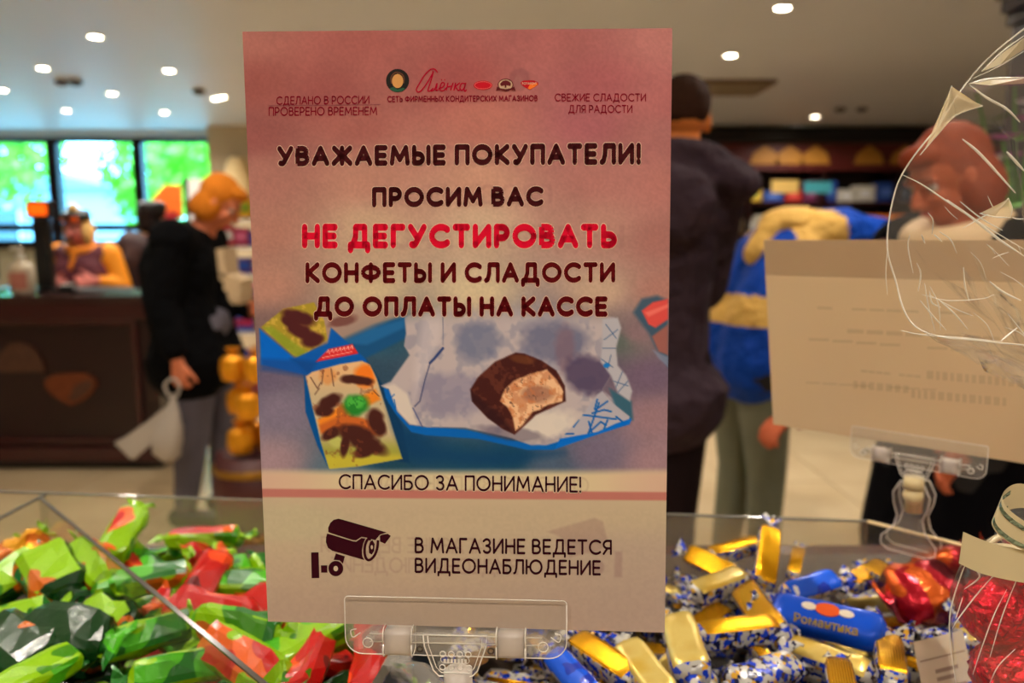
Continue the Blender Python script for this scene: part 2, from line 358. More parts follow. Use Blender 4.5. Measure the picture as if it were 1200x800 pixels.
# rack of colourful sweets behind the sign on the left
rk = thing('sweets_rack', 'white wire rack of sweets behind the black-coated shopper', 'rack', (aty(312, 300, 4.6).x, 4.6, 0))
bm = bmesh.new()
for z in (.42, .62, .82, 1.0, 1.16, 1.32, 1.48): abox(bm, -.28, .28, -.14, .14, z - .012, z)
link('shelf', bm, mat('rack_white', (215, 215, 220), .4), rk)
for sx in (-.28, .28):
    for sy in (-.13, .13):
        link('post', box(sx - .01, sx + .01, sy - .01, sy + .01, 0, 1.62), mat('rack_white', (215, 215, 220), .4), rk)
pal = [(200, 50, 60), (90, 60, 150), (235, 235, 235), (40, 90, 190), (240, 180, 40), (190, 40, 90), (150, 175, 40), (230, 120, 160)]
nm = ['red', 'violet', 'white', 'blue', 'yellow', 'crimson', 'olive green', 'pink']
lv = ['lowest', 'second', 'third', 'fourth', 'fifth', 'sixth', 'top']
for zi, z in enumerate((.42, .62, .82, 1.0, 1.16, 1.32, 1.48)):
    x = -.26; n = 0
    while x < .2:
        wd = rnd(.07, .12); c = random.randrange(8); h = rnd(.08, .12)
        p = thing('sweets_packet', '%s packet of sweets on the %s white rack shelf, %s from the left' % (nm[c], lv[zi], ['first', 'second', 'third', 'fourth', 'fifth', 'sixth'][n]), 'packet', rk.location + Vector((x + wd / 2, -.06, z + .001)), 0, 'packets on the white rack')
        bm = bmesh.new(); abox(bm, -wd / 2 + .004, wd / 2 - .004, -.03, .05, 0, h, .008); link('bag', bm, mat('pack_%d' % c, pal[c], .35), p)
        bm = bmesh.new(); abox(bm, -wd / 2 + .01, wd / 2 - .01, -.034, -.029, h * .3, h * .75); link('label', bm, mat('pack_%d' % ((c + 2) % 8), pal[(c + 2) % 8], .4), p)
        x += wd; n += 1
# bucket of gold sweets bags
bk = thing('barrel', 'dark red display barrel behind the left edge of the sign', 'barrel', (aty(300, 560, 3.3).x, 3.3, 0))
bm = bmesh.new(); lathe(bm, [(.13, 0), (.17, .12), (.18, .28), (.16, .44), (.15, .44), (.14, .40)], 24); link('body', bm, mat('barrel_red', (70, 22, 20), .5, noise=.2, scale=9), bk, True)
bm = bmesh.new()
for z in (.08, .36): bm = bmesh.new(); lathe(bm, [(.172, z), (.182, z + .005), (.182, z + .03), (.172, z + .035)], 24, cap=False); link('hoop', bm, mat('brass', (150, 110, 40), .35, metal=.8), bk)
pass
for k in range(9):
    a = (k % 3) * 2.094 + .6 * (k // 3); r = .055; z = .475 + .155 * (k // 3)
    g = bmesh.new(); lathe(g, [(.012, -.03), (.05, -.02), (.06, .02), (.055, .07), (.03, .09), (.012, .095), (.035, .12)], 12)
    o = link('gold_bag', g, mat('gold_foil_bag', (225, 150, 20), .3, metal=.6, noise=.3, scale=30, bump=.6)); o.location = bk.location + Vector((r * math.cos(a) * 1.3, r * math.sin(a) * 1.3, z)); o.rotation_euler = (0, 0, a)
    tag(o, 'tied gold foil bag of sweets on the dark red barrel, %s row, %s' % (['lowest', 'middle', 'top'][k // 3], ['nearest the shopper', 'at the back', 'nearest the sign'][k % 3]), 'bag', 'gold bags on the barrel')

# ================================================================== FAR SHELVING (right)
sx0 = aty(790, 200, 9.0).x; sx1 = aty(1150, 200, 9.0).x + .8
ws = thing('wall_shelving', 'dark mahogany shelving along the far wall with black cornice', 'shelving', ((sx0 + sx1) / 2, 9.0, 0)); hw = (sx1 - sx0) / 2
link('back_panel', box(-hw, hw, .40, .44, 0, 2.40), M_mah, ws)
link('cornice', box(-hw - .05, hw + .05, -.08, .44, 2.40, 2.58, .02), M_black, ws)
link('header', box(-hw, hw, -.02, .02, 2.10, 2.40), mat('header_red', (92, 30, 28), .4, noise=.2, scale=6), ws)
for k in range(6): link('upright', box(-hw + k * (2 * hw - .05) / 5, -hw + .05 + k * (2 * hw - .05) / 5, 0, .40, 0, 2.10), M_mah, ws)
for z in (.12, .6, 1.0, 1.38, 1.75): link('shelf', box(-hw, hw, .0, .40, z - .03, z), M_mah2, ws)
for k, p in enumerate((896, 925, 955, 1018, 1060)):
    X = aty(p, 195, 8.97).x - ws.location.x; zc = 2.17
    bm = bmesh.new(); prism(bm, [(X - .17, -.035, zc), (X + .17, -.035, zc), (X + .13, -.035, zc + .12), (X, -.035, zc + .21), (X - .13, -.035, zc + .12)], (0, .015, 0)); link('gold_plaque', bm, mat('plaque_gold', (190, 130, 45), .5), ws)
fp = [((215, 120, 30), 'orange'), ((190, 40, 30), 'red'), ((235, 190, 60), 'yellow'), ((120, 50, 90), 'plum'), ((40, 80, 170), 'blue'), ((230, 225, 210), 'white')]
for zi, z in enumerate((1.0, 1.38, 1.75)):
    x = -hw + .12; n = 0
    cnt = {}
    while x < hw - .25:
        wd = rnd(.14, .26); c, cn = random.choice(fp); h = rnd(.12, .25); cnt[cn] = cnt.get(cn, 0) + 1
        p = thing('chocolate_box', '%s chocolate box on the %s far wall shelf, %s %s one from the left' % (cn, {0: 'waist-high', 1: 'middle', 2: 'upper'}[zi], ['first', 'second', 'third', 'fourth', 'fifth', 'sixth', 'seventh', 'eighth', 'ninth', 'tenth'][cnt[cn] - 1], cn), 'box', ws.location + Vector((x + wd / 2, .18, z)), 0, '%s boxes on the far shelving' % cn)
        link('box', box(-wd / 2 + .008, wd / 2 - .008, -.08, .08, 0, h, .004), mat('fb_' + cn, c, .4), p)
        link('label', box(-wd / 4, wd / 4, -.084, -.079, h * .3, h * .7), mat('fl_' + cn, tuple(min(255, v + 60) for v in c), .5), p)
        x += wd
# island with cards and an orange stack in front of it
isl = thing('display_island', 'low dark island displaying sweets before the far shelving', 'display', (aty(985, 300, 6.0).x, 6.0, 0))
link('body', box(-.85, .85, -.3, .4, .05, 1.25, .01), M_mah, isl); link('plinth', box(-.8, .8, -.25, .35, 0, .05), M_black, isl); link('top', box(-.9, .9, -.35, .45, 1.25, 1.29, .006), M_mah2, isl)
def card(px0, px1, py0, py1, y, col, label):
    a = aty(px0, py1, y); b = aty(px1, py0, y); t = thing('card_sign', label, 'sign', ((a.x + b.x) / 2, y, 1.29)); hw_ = (b.x - a.x) / 2
    link('card', box(-hw_, hw_, -.004, .004, a.z - 1.29, b.z - 1.29, .001), mat('card_%d%d%d' % col, col, .5), t)
    link('stem', box(-.006, .006, .004, .014, 0, b.z - 1.31), M_black, t); link('foot', box(-.05, .05, -.03, .05, 0, .008), M_black, t)
card(904, 936, 211, 226, 5.9, (240, 205, 120), 'cream price card standing on the low island')
card(942, 975, 213, 226, 5.95, (80, 195, 215), 'turquoise price card standing on the low island')
for k in range(8):
    x = aty(1000 + (k % 4) * 19, 240, 5.85).x; 
    bm = bmesh.new(); abox(bm, 0, .115, 0, .12, 0, .12, .004); ob = link('orange_box', bm, mat('orange_box', (240, 125, 20), .4)); ob.location = (x, 5.85, 1.29 + .122 * (k // 4) + .0)
    link('label', box(.02, .095, -.003, .001, .03, .09), mat('ob_label', (250, 190 - 15 * (k % 2), 80), .5), ob)
    tag(ob, 'orange sweets box in the %s row, %s of four, on the low island' % (['lower', 'upper'][k // 4], ['first', 'second', 'third', 'fourth'][k % 4]), 'box', 'orange boxes on the island')
for k in range(3):
    ob = tag(link('pink_packet', box(0, .10, 0, .08, 0, .16 - .02 * k, .01), mat('pink_pack', (205, 110, 130), .4)), 'pink sweets packet beside the turquoise card, %s in line' % ['first', 'second', 'third'][k], 'packet', 'pink packets on the island'); ob.location = (aty(966 + k * 11, 240, 5.8).x, 5.8 - .0 * k + .09 * k, 1.29)

V3 = lambda *a: Vector(a)
# tall cabinet at the top right with moulded cornice, flowers on its shelf
q = V3(2.02, 0, 0)
tc_ = thing('tall_cabinet', 'tall dark wood cabinet with stepped cornice behind the cellophane parcel', 'cabinet', (q.x, 2.7, 0))
link('side_panel', box(0, .04, 0, .55, 0, 2.35), M_mah, tc_); link('back_panel', box(.04, 1.5, .5, .55, 0, 2.35), M_mah, tc_); link('end_panel', box(1.46, 1.5, 0, .5, 0, 2.35), M_mah, tc_)
for z in (.1, .55, 1.0, 1.42, 2.0): link('shelf', box(.04, 1.46, .02, .5, z - .03, z), M_mah2, tc_)
bm = bmesh.new(); M_cor = mat('cornice_dark', (36, 24, 34), .3)
for k in range(5): abox(bm, -.02 - .028 * k, 1.52 + .028 * k, -.02 - .028 * k, .56, 2.22 + .05 * k, 2.275 + .05 * k, .006)
link('cornice', bm, M_cor, tc_)
link('orange_glow_strip', box(-.14, 1.6, -.145, .56, 2.475, 2.50), mat('glow_orange', (190, 105, 30), .4, metal=.4), tc_)  # orange strip paints in the warm glow along the cornice top
fw = thing('flower_bouquet', 'purple and white flowers with green leaves on the tall cabinet shelf', 'flowers', (1.50, 2.30, 1.33))
ped = thing('pedestal', 'slim dark pedestal under the purple flowers behind the cellophane parcel', 'pedestal', (1.50, 2.30, 0)); link('column', box(-.10, .10, -.10, .10, .04, 1.30, .01), M_mah, ped); link('base', box(-.14, .14, -.14, .14, 0, .04, .005), M_black, ped); link('top', box(-.13, .13, -.13, .13, 1.30, 1.329, .004), M_mah2, ped)
bm = bmesh.new(); lathe(bm, [(.05, 0), (.07, .05), (.06, .12), (.07, .15), (.06, .14)], 16); link('vase', bm, mat('vase_dark', (50, 30, 40), .3), fw, True)
for k in range(16):
    a = k * 2.399; r = .03 + .012 * k; z = .22 + .20 * math.sin(k * .9) * .6 + .1 * (1 - r * 4)
    bm = bmesh.new()
    for j in range(7):
        an = j * 2 * PI / 7; c0 = Vector((r * math.cos(a), r * math.sin(a), z + .1))
        p1 = c0 + Vector((math.cos(an) * .035, math.sin(an) * .035, .012)); tdir = Vector((-math.sin(an), math.cos(an), 0)) * .014
        vs = [bm.verts.new(c0), bm.verts.new(p1 + tdir), bm.verts.new(p1 + Vector((math.cos(an) * .012, math.sin(an) * .012, .0))), bm.verts.new(p1 - tdir)]; bm.faces.new(vs)
    fl_ = link('blossom', bm, mat('petal_purple', (165, 50, 150), .6) if k % 3 else mat('petal_white', (220, 215, 215), .6), fw)
    bm = bmesh.new(); tube(bm, [(0, 0, .1), (r * .6 * math.cos(a), r * .6 * math.sin(a), .1 + z * .5), (r * math.cos(a), r * math.sin(a), z + .1)], .003, 5); link('stem', bm, mat('stem_green', (80, 140, 40), .6), fw)
    bm = bmesh.new(); c0 = Vector((r * .8 * math.cos(a + .5), r * .8 * math.sin(a + .5), z + .02)); d = Vector((math.cos(a), math.sin(a), -.3)) * .07; sd = Vector((-math.sin(a), math.cos(a), 0)) * .02
    bm.faces.new([bm.verts.new(c0), bm.verts.new(c0 + d * .5 + sd), bm.verts.new(c0 + d), bm.verts.new(c0 + d * .5 - sd)]); link('leaf', bm, mat('stem_green', (80, 140, 40), .6), fw)

# ================================================================== PEOPLE
def add_sphere(bm, c, r, M=None, seg=14, ring=9):
    c = Vector(c); r = Vector(r) if not isinstance(r, (int, float)) else Vector((r, r, r))
    rows = []
    for i in range(1, ring):
        th = PI * i / ring; row = []
        for k in range(seg):
            p = Vector((r.x * math.sin(th) * math.cos(2 * PI * k / seg), r.y * math.sin(th) * math.sin(2 * PI * k / seg), r.z * math.cos(th)))
            if M is not None: p = M @ p
            row.append(bm.verts.new(c + p))
        rows.append(row)
    pt = Vector((0, 0, r.z)); pb = -pt
    if M is not None: pt = M @ pt; pb = M @ pb
    t = bm.verts.new(c + pt); b = bm.verts.new(c + pb)
    for k in range(seg):
        bm.faces.new((t, rows[0][k], rows[0][(k + 1) % seg])); bm.faces.new((b, rows[-1][(k + 1) % seg], rows[-1][k]))
        for A, B in zip(rows, rows[1:]): bm.faces.new((A[k], B[k], B[(k + 1) % seg], A[(k + 1) % seg]))
def capsule(bm, a, ra, b, rb, n=12):
    a = Vector(a); b = Vector(b); d = b - a
    if d.length < 1e-5: d = Vector((0, 0, 1e-4))
    u = d.normalized(); pts = []; rs = []
    for k in range(4):
        an = PI / 2 * (1 - k / 3.0) ; pts.append(a - u * ra * math.sin(an)); rs.append(max(.002, ra * math.cos(an)))
    for k in range(1, 5):
        an = PI / 2 * (k - 1) / 3.0; pts.append(b + u * rb * math.sin(an)); rs.append(max(.002, rb * math.cos(an)))
    p0, q0 = frame(u); rings = []
    for p, r in zip(pts, rs): rings.append([bm.verts.new(p + (p0 * math.cos(2 * PI * k / n) + q0 * math.sin(2 * PI * k / n)) * r) for k in range(n)])
    for A, B in zip(rings, rings[1:]):
        for k in range(n): bm.faces.new((A[k], A[(k + 1) % n], B[(k + 1) % n], B[k]))
    bm.faces.new(rings[0][::-1]); bm.faces.new(rings[-1])
def fuse(name, bm, voxel, m, parent, matfn=None, smooth=2):
    bmesh.ops.recalc_face_normals(bm, faces=bm.faces)
    me = bpy.data.meshes.new('tmp'); bm.to_mesh(me); bm.free()
    o = bpy.data.objects.new('tmp', me); COL.objects.link(o)
    r = o.modifiers.new('r', 'REMESH'); r.mode = 'VOXEL'; r.voxel_size = voxel
    s = o.modifiers.new('s', 'SMOOTH'); s.iterations = smooth; s.factor = .5
    dg = bpy.context.evaluated_depsgraph_get(); me2 = bpy.data.meshes.new_from_object(o.evaluated_get(dg))
    bpy.data.objects.remove(o); me2.name = name; me2.materials.clear()
    o = link(name, me2, m, parent, True)
    if matfn:
        for p in me2.polygons: p.material_index = matfn(p.center)
    return o
def hand(bm, w, d, side, curl=.5, thumbdir=None, s=1.0):
    """w wrist, d direction of the fingers, side = vector across the palm towards the thumb"""
    w = Vector(w); d = Vector(d).normalized(); side = (Vector(side) - d * Vector(side).dot(d)).normalized(); nrm = d.cross(side).normalized()
    pe = w + d * .085 * s
    for k in (-1.5, -.5, .5, 1.5): capsule(bm, w + side * k * .010 * s, .016 * s, pe + side * k * .019 * s, .0115 * s)
    for k, L in zip((1.5, .5, -.5, -1.5), (.068, .076, .070, .054)):
        p = pe + side * k * .020 * s; dd = d.copy(); 
        for j, f in enumerate((.45, .32, .23)):
            dd = (Quaternion(side, curl * (.5 + .4 * j)) @ dd); q = p + dd * L * f * s; capsule(bm, p, (.0095 - .001 * j) * s, q, (.0086 - .001 * j) * s, 8); p = q
    p = w + side * .022 * s + d * .02 * s; dd = (d * .7 + side * .7).normalized()
    for j, L in enumerate((.040, .030, .024)):
        q = p + dd * L * s; capsule(bm, p, (.0125 - .0015 * j) * s, q, (.011 - .0015 * j) * s, 8); p = q; dd = (dd + d * .35 + nrm * (-.2 * curl)).normalized()
def V(*a): return Vector(a)
def figure(root, J, skin, build=1.0, hair=None, hairfn=None, face=True):
    """J joints in metres, body faces -Y; returns the head matrix"""
    D = dict(hipL=V(.09, 0, .90), hipR=V(-.09, 0, .90), kneeL=V(.10, -.02, .49), kneeR=V(-.10, -.02, .49), ankL=V(.11, .02, .09), ankR=V(-.11, .02, .09),
             pelvis=V(0, 0, .95), waist=V(0, 0, 1.08), chest=V(0, 0, 1.26), neck=V(0, .01, 1.43), head=V(0, -.02, 1.575),
             shL=V(.18, .01, 1.39), shR=V(-.18, .01, 1.39), elL=V(.23, .03, 1.11), elR=V(-.23, .03, 1.11), wrL=V(.24, -.03, .87), wrR=V(-.24, -.03, .87),
             hp=0.0, hy=0.0, hr=0.0, toe=V(0, -1, 0))
    D.update(J); J = D; B = build; bm = bmesh.new()
    for s in 'LR':
        h, k, a = J['hip' + s], J['knee' + s], J['ank' + s]
        capsule(bm, h, .088 * B, k, .056 * B); capsule(bm, k, .056 * B, k.lerp(a, .35), .056 * B); capsule(bm, k.lerp(a, .35), .056 * B, a, .036)
        t = J['toe'].normalized(); capsule(bm, a + t * -.03 + V(0, 0, -.045), .034, a + t * .13 + V(0, 0, -.058), .026)
        sh, e, w = J['sh' + s], J['el' + s], J['wr' + s]
        capsule(bm, sh, .055 * B, e, .040 * B); capsule(bm, e, .040 * B, w, .026)
        fd = J.get('hd' + s, (w - e).normalized()); hand(bm, w, fd, J.get('hs' + s, V(0, -1, 0)), J.get('curl', .5))
        capsule(bm, J['chest'] + V(0, 0, .04), .10 * B, sh, .058 * B)
    for sx in (-1, 1):
        xs = (J['shL'] - J['shR']).normalized() * .065 * sx
        capsule(bm, J['pelvis'] + xs, .105 * B, J['waist'] + xs * .8, .095 * B); capsule(bm, J['waist'] + xs * .8, .095 * B, J['chest'] + xs, .115 * B)
    H = J['head']; M = Matrix.Rotation(J['hy'], 3, 'Z') @ Matrix.Rotation(J['hp'], 3, 'X') @ Matrix.Rotation(J['hr'], 3, 'Y')
    capsule(bm, J['neck'] + V(0, 0, -.04), .062, H + M @ V(0, .025, -.06), .052)
    add_sphere(bm, H + M @ V(0, .012, .025), (.074, .092, .088), M); add_sphere(bm, H + M @ V(0, -.02, -.04), (.056, .068, .070), M)
    add_sphere(bm, H + M @ V(0, -.045, -.085), (.030, .030, .024), M)
    capsule(bm, H + M @ V(0, -.082, .012), .009, H + M @ V(0, -.106, -.028), .0125, 8)
    for sx in (-1, 1):
        add_sphere(bm, H + M @ V(sx * .034, -.066, -.024), (.022, .018, .018), M); add_sphere(bm, H + M @ V(sx * .033, -.074, .022), (.024, .012, .007), M)
        add_sphere(bm, H + M @ V(sx * .076, .008, -.008), (.010, .019, .031), M); add_sphere(bm, H + M @ V(sx * .010, -.096, -.032), (.009, .009, .007), M)
    for dz, r in ((-.052, .0075), (-.062, .0085)): capsule(bm, H + M @ V(-.018, -.078, dz), .006, H + M @ V(.018, -.078, dz), .006, 8); add_sphere(bm, H + M @ V(0, -.084, dz), (.014, .008, r), M)
    fuse('body', bm, .0085, skin, root, smooth=1)
    if face:
        for sx in (-1, 1):
            e = bmesh.new(); add_sphere(e, H + M @ V(sx * .033, -.068, .004), .0125, M, 12, 8); eo = link('eye', e, mat('eye_white', (165, 150, 140), .35), root, True)
            e = bmesh.new(); add_sphere(e, H + M @ V(sx * .033, -.0785, .004), (.006, .003, .006), M, 10, 6); link('iris', e, mat('iris_dark', (50, 32, 22), .2), eo, True)
            e = bmesh.new(); capsule(e, H + M @ V(sx * .018, -.086, .030), .003, H + M @ V(sx * .050, -.074, .030), .002, 6); link('eyebrow', e, mat('brow', (80, 50, 30), .8), root)
        e = bmesh.new(); add_sphere(e, H + M @ V(0, -.0875, -.057), (.020, .006, .0075), M); link('lips', e, mat('lips', (165, 70, 65), .5), root, True)
    return J, H, M
def cloth_torso(bm, J, B, hem=None, hemr=None, off=.03, flat=1.0):
    o = off; ax = (J['shL'] - J['shR']).normalized()
    for s in 'LR':
        capsule(bm, J['chest'] + V(0, 0, .05), .11 * B + o, J['sh' + s], .058 * B + o)
    for sx in (-1, 1):
        xs = ax * .07 * sx
        capsule(bm, J['chest'] + xs, .12 * B + o, J['waist'] + xs, .105 * B + o); capsule(bm, J['waist'] + xs, .105 * B + o, J['pelvis'] + xs, .11 * B + o)
        if hem: capsule(bm, J['pelvis'] + xs, .11 * B + o, V(J['pelvis'].x, J['pelvis'].y, hem) + xs * 1.15 + V(0, 0, hemr or .15), (hemr or .15))
def cloth_arm(bm, J, s, r0, r1, r2, t=1.0):
    capsule(bm, J['sh' + s], r0, J['el' + s], r1); capsule(bm, J['el' + s], r1, J['el' + s].lerp(J['wr' + s], t), r2)
def trousers(root, J, m, B=1.0, o=.022, flare=.055, matfn=None):
    bm = bmesh.new()
    for s in 'LR':
        h, k, a = J['hip' + s], J['knee' + s], J['ank' + s]
        capsule(bm, h + V(0, 0, .02), .095 * B + o, k, .060 * B + o); capsule(bm, k, .060 * B + o, a + V(0, 0, .03), flare)
    capsule(bm, J['hipL'] + V(-.02, 0, .06), .10 * B + o, J['hipR'] + V(.02, 0, .06), .10 * B + o)
    fuse('trousers', bm, .014, m, root, matfn)
    bm = bmesh.new(); t = J['toe'].normalized()
    for s in 'LR':
        a = J['ank' + s]; bx = bmesh.new()
        capsule(bx, a - t * .04 + V(0, 0, -.04), .048, a + t * .15 + V(0, 0, -.05), .040)
        for v in bx.verts: v.co.z = max(v.co.z, .004)
        link('shoe', bx, mat('shoe_black', (20, 18, 18), .4), root, True)
    bm.free()
def hairmesh(root, H, M, m, parts, voxel=.008):
    bm = bmesh.new()
    for c, r in parts: add_sphere(bm, H + M @ Vector(c), r, M)
    return fuse('hair', bm, voxel, m, root)
def skin(n, c): return mat('skin_' + n, c, .65, spec=.2, noise=.08, scale=18)
def hairm(n, c): return mat('hair_' + n, c, .8, spec=.12, noise=.35, scale=60, bump=.4)

# --- shopper with the black coat, head bowed, facing right
p = thing('person', 'person in a long black coat with red-blond hair, head bowed, holding a white plastic bag', 'person', (-1.475, 3.62, 0), rad(90))
J = dict(chest=V(0, .06, 1.24), neck=V(0, -.02, 1.41), head=V(0, -.125, 1.535), shL=V(.17, .02, 1.36), shR=V(-.19, .03, 1.36), pelvis=V(0, .03, .93), waist=V(0, .07, 1.08),
         elR=V(-.25, .07, 1.08), wrR=V(-.30, -.01, .84), elL=V(.24, -.05, 1.10), wrL=V(.10, -.20, 1.03), hp=rad(38), hsR=V(-.2, -1, 0), hdR=V(0, -.05, -1), hdL=V(-.8, -.4, .1), hsL=V(0, 0, 1), curl=.9,
         ankL=V(.10, -.02, .09), ankR=V(-.10, .08, .09), kneeL=V(.10, -.05, .48), kneeR=V(-.10, .03, .48))
J, H, M = figure(p, J, skin('rosy', (205, 120, 85)), 1.0)
hairmesh(p, H, M, hairm('auburn', (205, 118, 30)), [((0, .03, .035), (.088, .096, .092)), ((.05, .03, -.04), (.042, .07, .08)), ((-.05, .03, -.04), (.042, .07, .08)), ((0, .075, -.06), (.07, .045, .07)), ((0, -.045, .085), (.06, .045, .03))])
bm = bmesh.new(); cloth_torso(bm, J, 1.05, .60, .20, .045); cloth_arm(bm, J, 'R', .095, .078, .060, .78); cloth_arm(bm, J, 'L', .09, .075, .06, .95)
capsule(bm, J['neck'] + V(-.07, .06, -.01), .055, J['neck'] + V(.07, .06, -.01), .055); capsule(bm, J['neck'] + V(-.06, -.02, -.04), .045, J['neck'] + V(.06, -.02, -.04), .045)
fuse('coat', bm, .014, mat('coat_black', (7, 7, 9), .95, spec=.08, noise=.2, scale=10, bump=.6), p)
trousers(p, J, mat('trousers_grey', (88, 84, 96), .85, noise=.15, scale=14), 1.05)
# pale letter print on the coat front, seen at its right edge
M_print = mat('print_cream', (190, 165, 130), .7)
def pr(y, z): return aty(y, z, 3.36) - p.location
R90 = Matrix.Rotation(-rad(90), 3, 'Z')
bm = bmesh.new()
for quad in (((253, 292), (261, 290), (266, 325), (257, 327)), ((257, 318), (283, 328), (281, 338), (257, 328)), ((262, 330), (284, 340), (281, 349), (262, 340)), ((266, 343), (283, 350), (279, 357), (268, 352)), ((275, 352), (283, 354), (273, 357 + 0), (270, 355))):
    pts = [R90 @ pr(a, b) for a, b in quad]; prism(bm, pts, R90 @ V(0, .16, 0))
link('chest_print', bm, M_print, p)
# white plastic bag hanging from the right hand
hb_ = p.location + Matrix.Rotation(rad(90), 3, 'Z') @ (J['wrR'] + V(-.04, .01, -.17))
bg_ = thing('plastic_bag', 'crumpled white plastic bag hanging from the hand of the black-coated shopper', 'bag', hb_)
bm = bmesh.new(); n = 22; prof = [(.010, .03), (.016, 0), (.035, -.06), (.055, -.12), (.065, -.18), (.055, -.24), (.02, -.27)]; rings = []
for r, z in prof:
    rings.append([bm.verts.new(((r * (1.25 if math.cos(2 * PI * i / n) < 0 else .8)) * math.cos(2 * PI * i / n) * (1 + .12 * math.sin(5 * i + z * 40)) - .15 * max(0, -z - .02) , r * .55 * math.sin(2 * PI * i / n) * (1 + .2 * math.sin(3 * i)), z + rnd(-.006, .006))) for i in range(n)])
for A, B_ in zip(rings, rings[1:]):
    for i in range(n): bm.faces.new((A[i], A[(i + 1) % n], B_[(i + 1) % n], B_[i]))
bm.faces.new(rings[-1])
M_bag = mat('bag_white', (165, 156, 146), .4)
link('pouch', bm, M_bag, bg_, True)
bm = bmesh.new(); prism(bm, [(-.02, -.01, -.01), (-.22, -.01, -.17), (-.28, -.01, -.18), (-.20, -.01, -.27), (-.12, -.01, -.20), (.0, -.01, -.08)], (0, .03, 0)); bmesh.ops.bevel(bm, geom=bm.edges[:], offset=.01, segments=2, affect='EDGES'); link('flap', bm, M_bag, bg_)
bm = bmesh.new(); tube(bm, crspline([(-.02, 0, .02), (-.035, 0, .07), (0, 0, .10), (.03, 0, .07), (.015, 0, .02)], 5), .006, 6); link('handle', bm, M_bag, bg_)

# --- cashier with cap, yellow sleeves
p = thing('person', 'blond cashier in a burgundy waistcoat with yellow sleeves and a black cap behind the counter', 'person', (-3.04, 5.48, -.14), 0)
J = dict(head=V(0, -.05, 1.575), hp=rad(14), hy=rad(-8), elL=V(.26, .0, 1.16), wrL=V(.17, -.18, 1.21), elR=V(-.25, .0, 1.15), wrR=V(-.08, -.23, 1.20), hdR=V(.6, -.7, 0), hdL=V(-.6, -.7, 0), hsL=V(-.5, 0, 1), hsR=V(.5, 0, 1),
         ankL=V(.11, .02, .235), ankR=V(-.11, .02, .235), kneeL=V(.10, -.03, .56), kneeR=V(-.10, -.03, .56))
J, H, M = figure(p, J, skin('pink', (205, 120, 110)), 1.02)
hairmesh(p, H, M, hairm('blond', (225, 180, 110)), [((0, .03, .035), (.086, .09, .09)), ((.072, .0, -.05), (.028, .055, .085)), ((-.072, .0, -.05), (.028, .055, .085)), ((0, .07, -.05), (.08, .045, .09)), ((0, 0, .135), (.035, .04, .035))])
bm = bmesh.new(); cloth_torso(bm, J, 1.0, None, None, .018); fuse('waistcoat', bm, .012, mat('burgundy', (98, 40, 52), .7), p)
for s, r in (('L', 1), ('R', 1)):
    bm = bmesh.new(); cloth_arm(bm, J, s, .078, .066, .045, .75); add_sphere(bm, J['sh' + s] + V(0, 0, -.04), (.085, .085, .10)); fuse('sleeve', bm, .012, mat('yellow_cloth', (245, 150, 10), .7), p)
bm = bmesh.new()
for k in range(14):
    a = 2 * PI * k / 14; b = 2 * PI * (k + 1) / 14; capsule(bm, J['neck'] + V(.09 * math.cos(a), .085 * math.sin(a) - .015, .0 + .02 * math.sin(a)), .028, J['neck'] + V(.09 * math.cos(b), .085 * math.sin(b) - .015, .02 * math.sin(b)), .028)
capsule(bm, J['neck'] + V(0, -.10, -.02), .03, J['neck'] + V(-.03, -.13, -.14), .018); fuse('neckerchief', bm, .009, mat('yellow_scarf', (235, 135, 20), .7), p)
bm = bmesh.new()
for z, r in ((.045, 0), (.085, 0)): pass
cap = bmesh.new(); 
rings = []
for (r, z) in ((.090, .050), (.093, .090), (.085, .105), (.05, .115), (.002, .118)):
    rings.append([cap.verts.new(H + M @ V(r * math.cos(2 * PI * i / 24), .012 + r * 1.08 * math.sin(2 * PI * i / 24), z)) for i in range(24)])
for A, B_ in zip(rings, rings[1:]):
    for i in range(24): cap.faces.new((A[i], A[(i + 1) % 24], B_[(i + 1) % 24], B_[i]))
cp = link('cap', cap, M_black, p, True)
for a0 in (-1.95, -1.05):
    bm = bmesh.new(); n = 6; A = []; Bt = []
    for i in range(n + 1):
        a = a0 - .28 + .56 * i / n; A.append(H + M @ V(.096 * math.cos(a), .012 + .103 * math.sin(a), .055)); Bt.append(H + M @ V(.098 * math.cos(a), .012 + .106 * math.sin(a), .090))
    for i in range(n): bm.faces.new([bm.verts.new(q) for q in (A[i], A[i + 1], Bt[i + 1], Bt[i])])
    link('cap_badge', bm, mat('badge_orange', (250, 100, 20), .4), cp)
trousers(p, J, mat('trousers_black', (22, 20, 24), .8))
# low platform the counter staff stand on
struct('trim_3', box(-5.6, -2.2, 5.15, 6.1, 0, .09), M_black)

# --- colleague with back turned
p = thing('person', 'person in a dark brown waistcoat and black cap behind the counter, back turned', 'person', (-2.67, 5.75, .0), rad(165))
J = dict(head=V(0, -.03, 1.50), neck=V(0, .01, 1.36), chest=V(0, 0, 1.20), shL=V(.19, .01, 1.32), shR=V(-.19, .01, 1.32), elL=V(.26, -.03, 1.06), elR=V(-.26, -.03, 1.06), wrL=V(.18, -.22, 1.02), wrR=V(-.18, -.22, 1.02), pelvis=V(0, 0, .92), waist=V(0, 0, 1.04),
         ankL=V(.11, .02, .18), ankR=V(-.11, .02, .18))
J, H, M = figure(p, J, skin('tan', (185, 125, 95)))
hairmesh(p, H, M, hairm('dark', (30, 20, 18)), [((0, .025, .03), (.09, .10, .095)), ((0, .06, -.04), (.08, .055, .08))])
bm = bmesh.new(); cloth_torso(bm, J, 1.05, None, None, .03); cloth_arm(bm, J, 'L', .085, .07, .05, .9); cloth_arm(bm, J, 'R', .085, .07, .05, .9); fuse('waistcoat', bm, .013, mat('dark_brown_cloth', (52, 30, 32), .8), p)
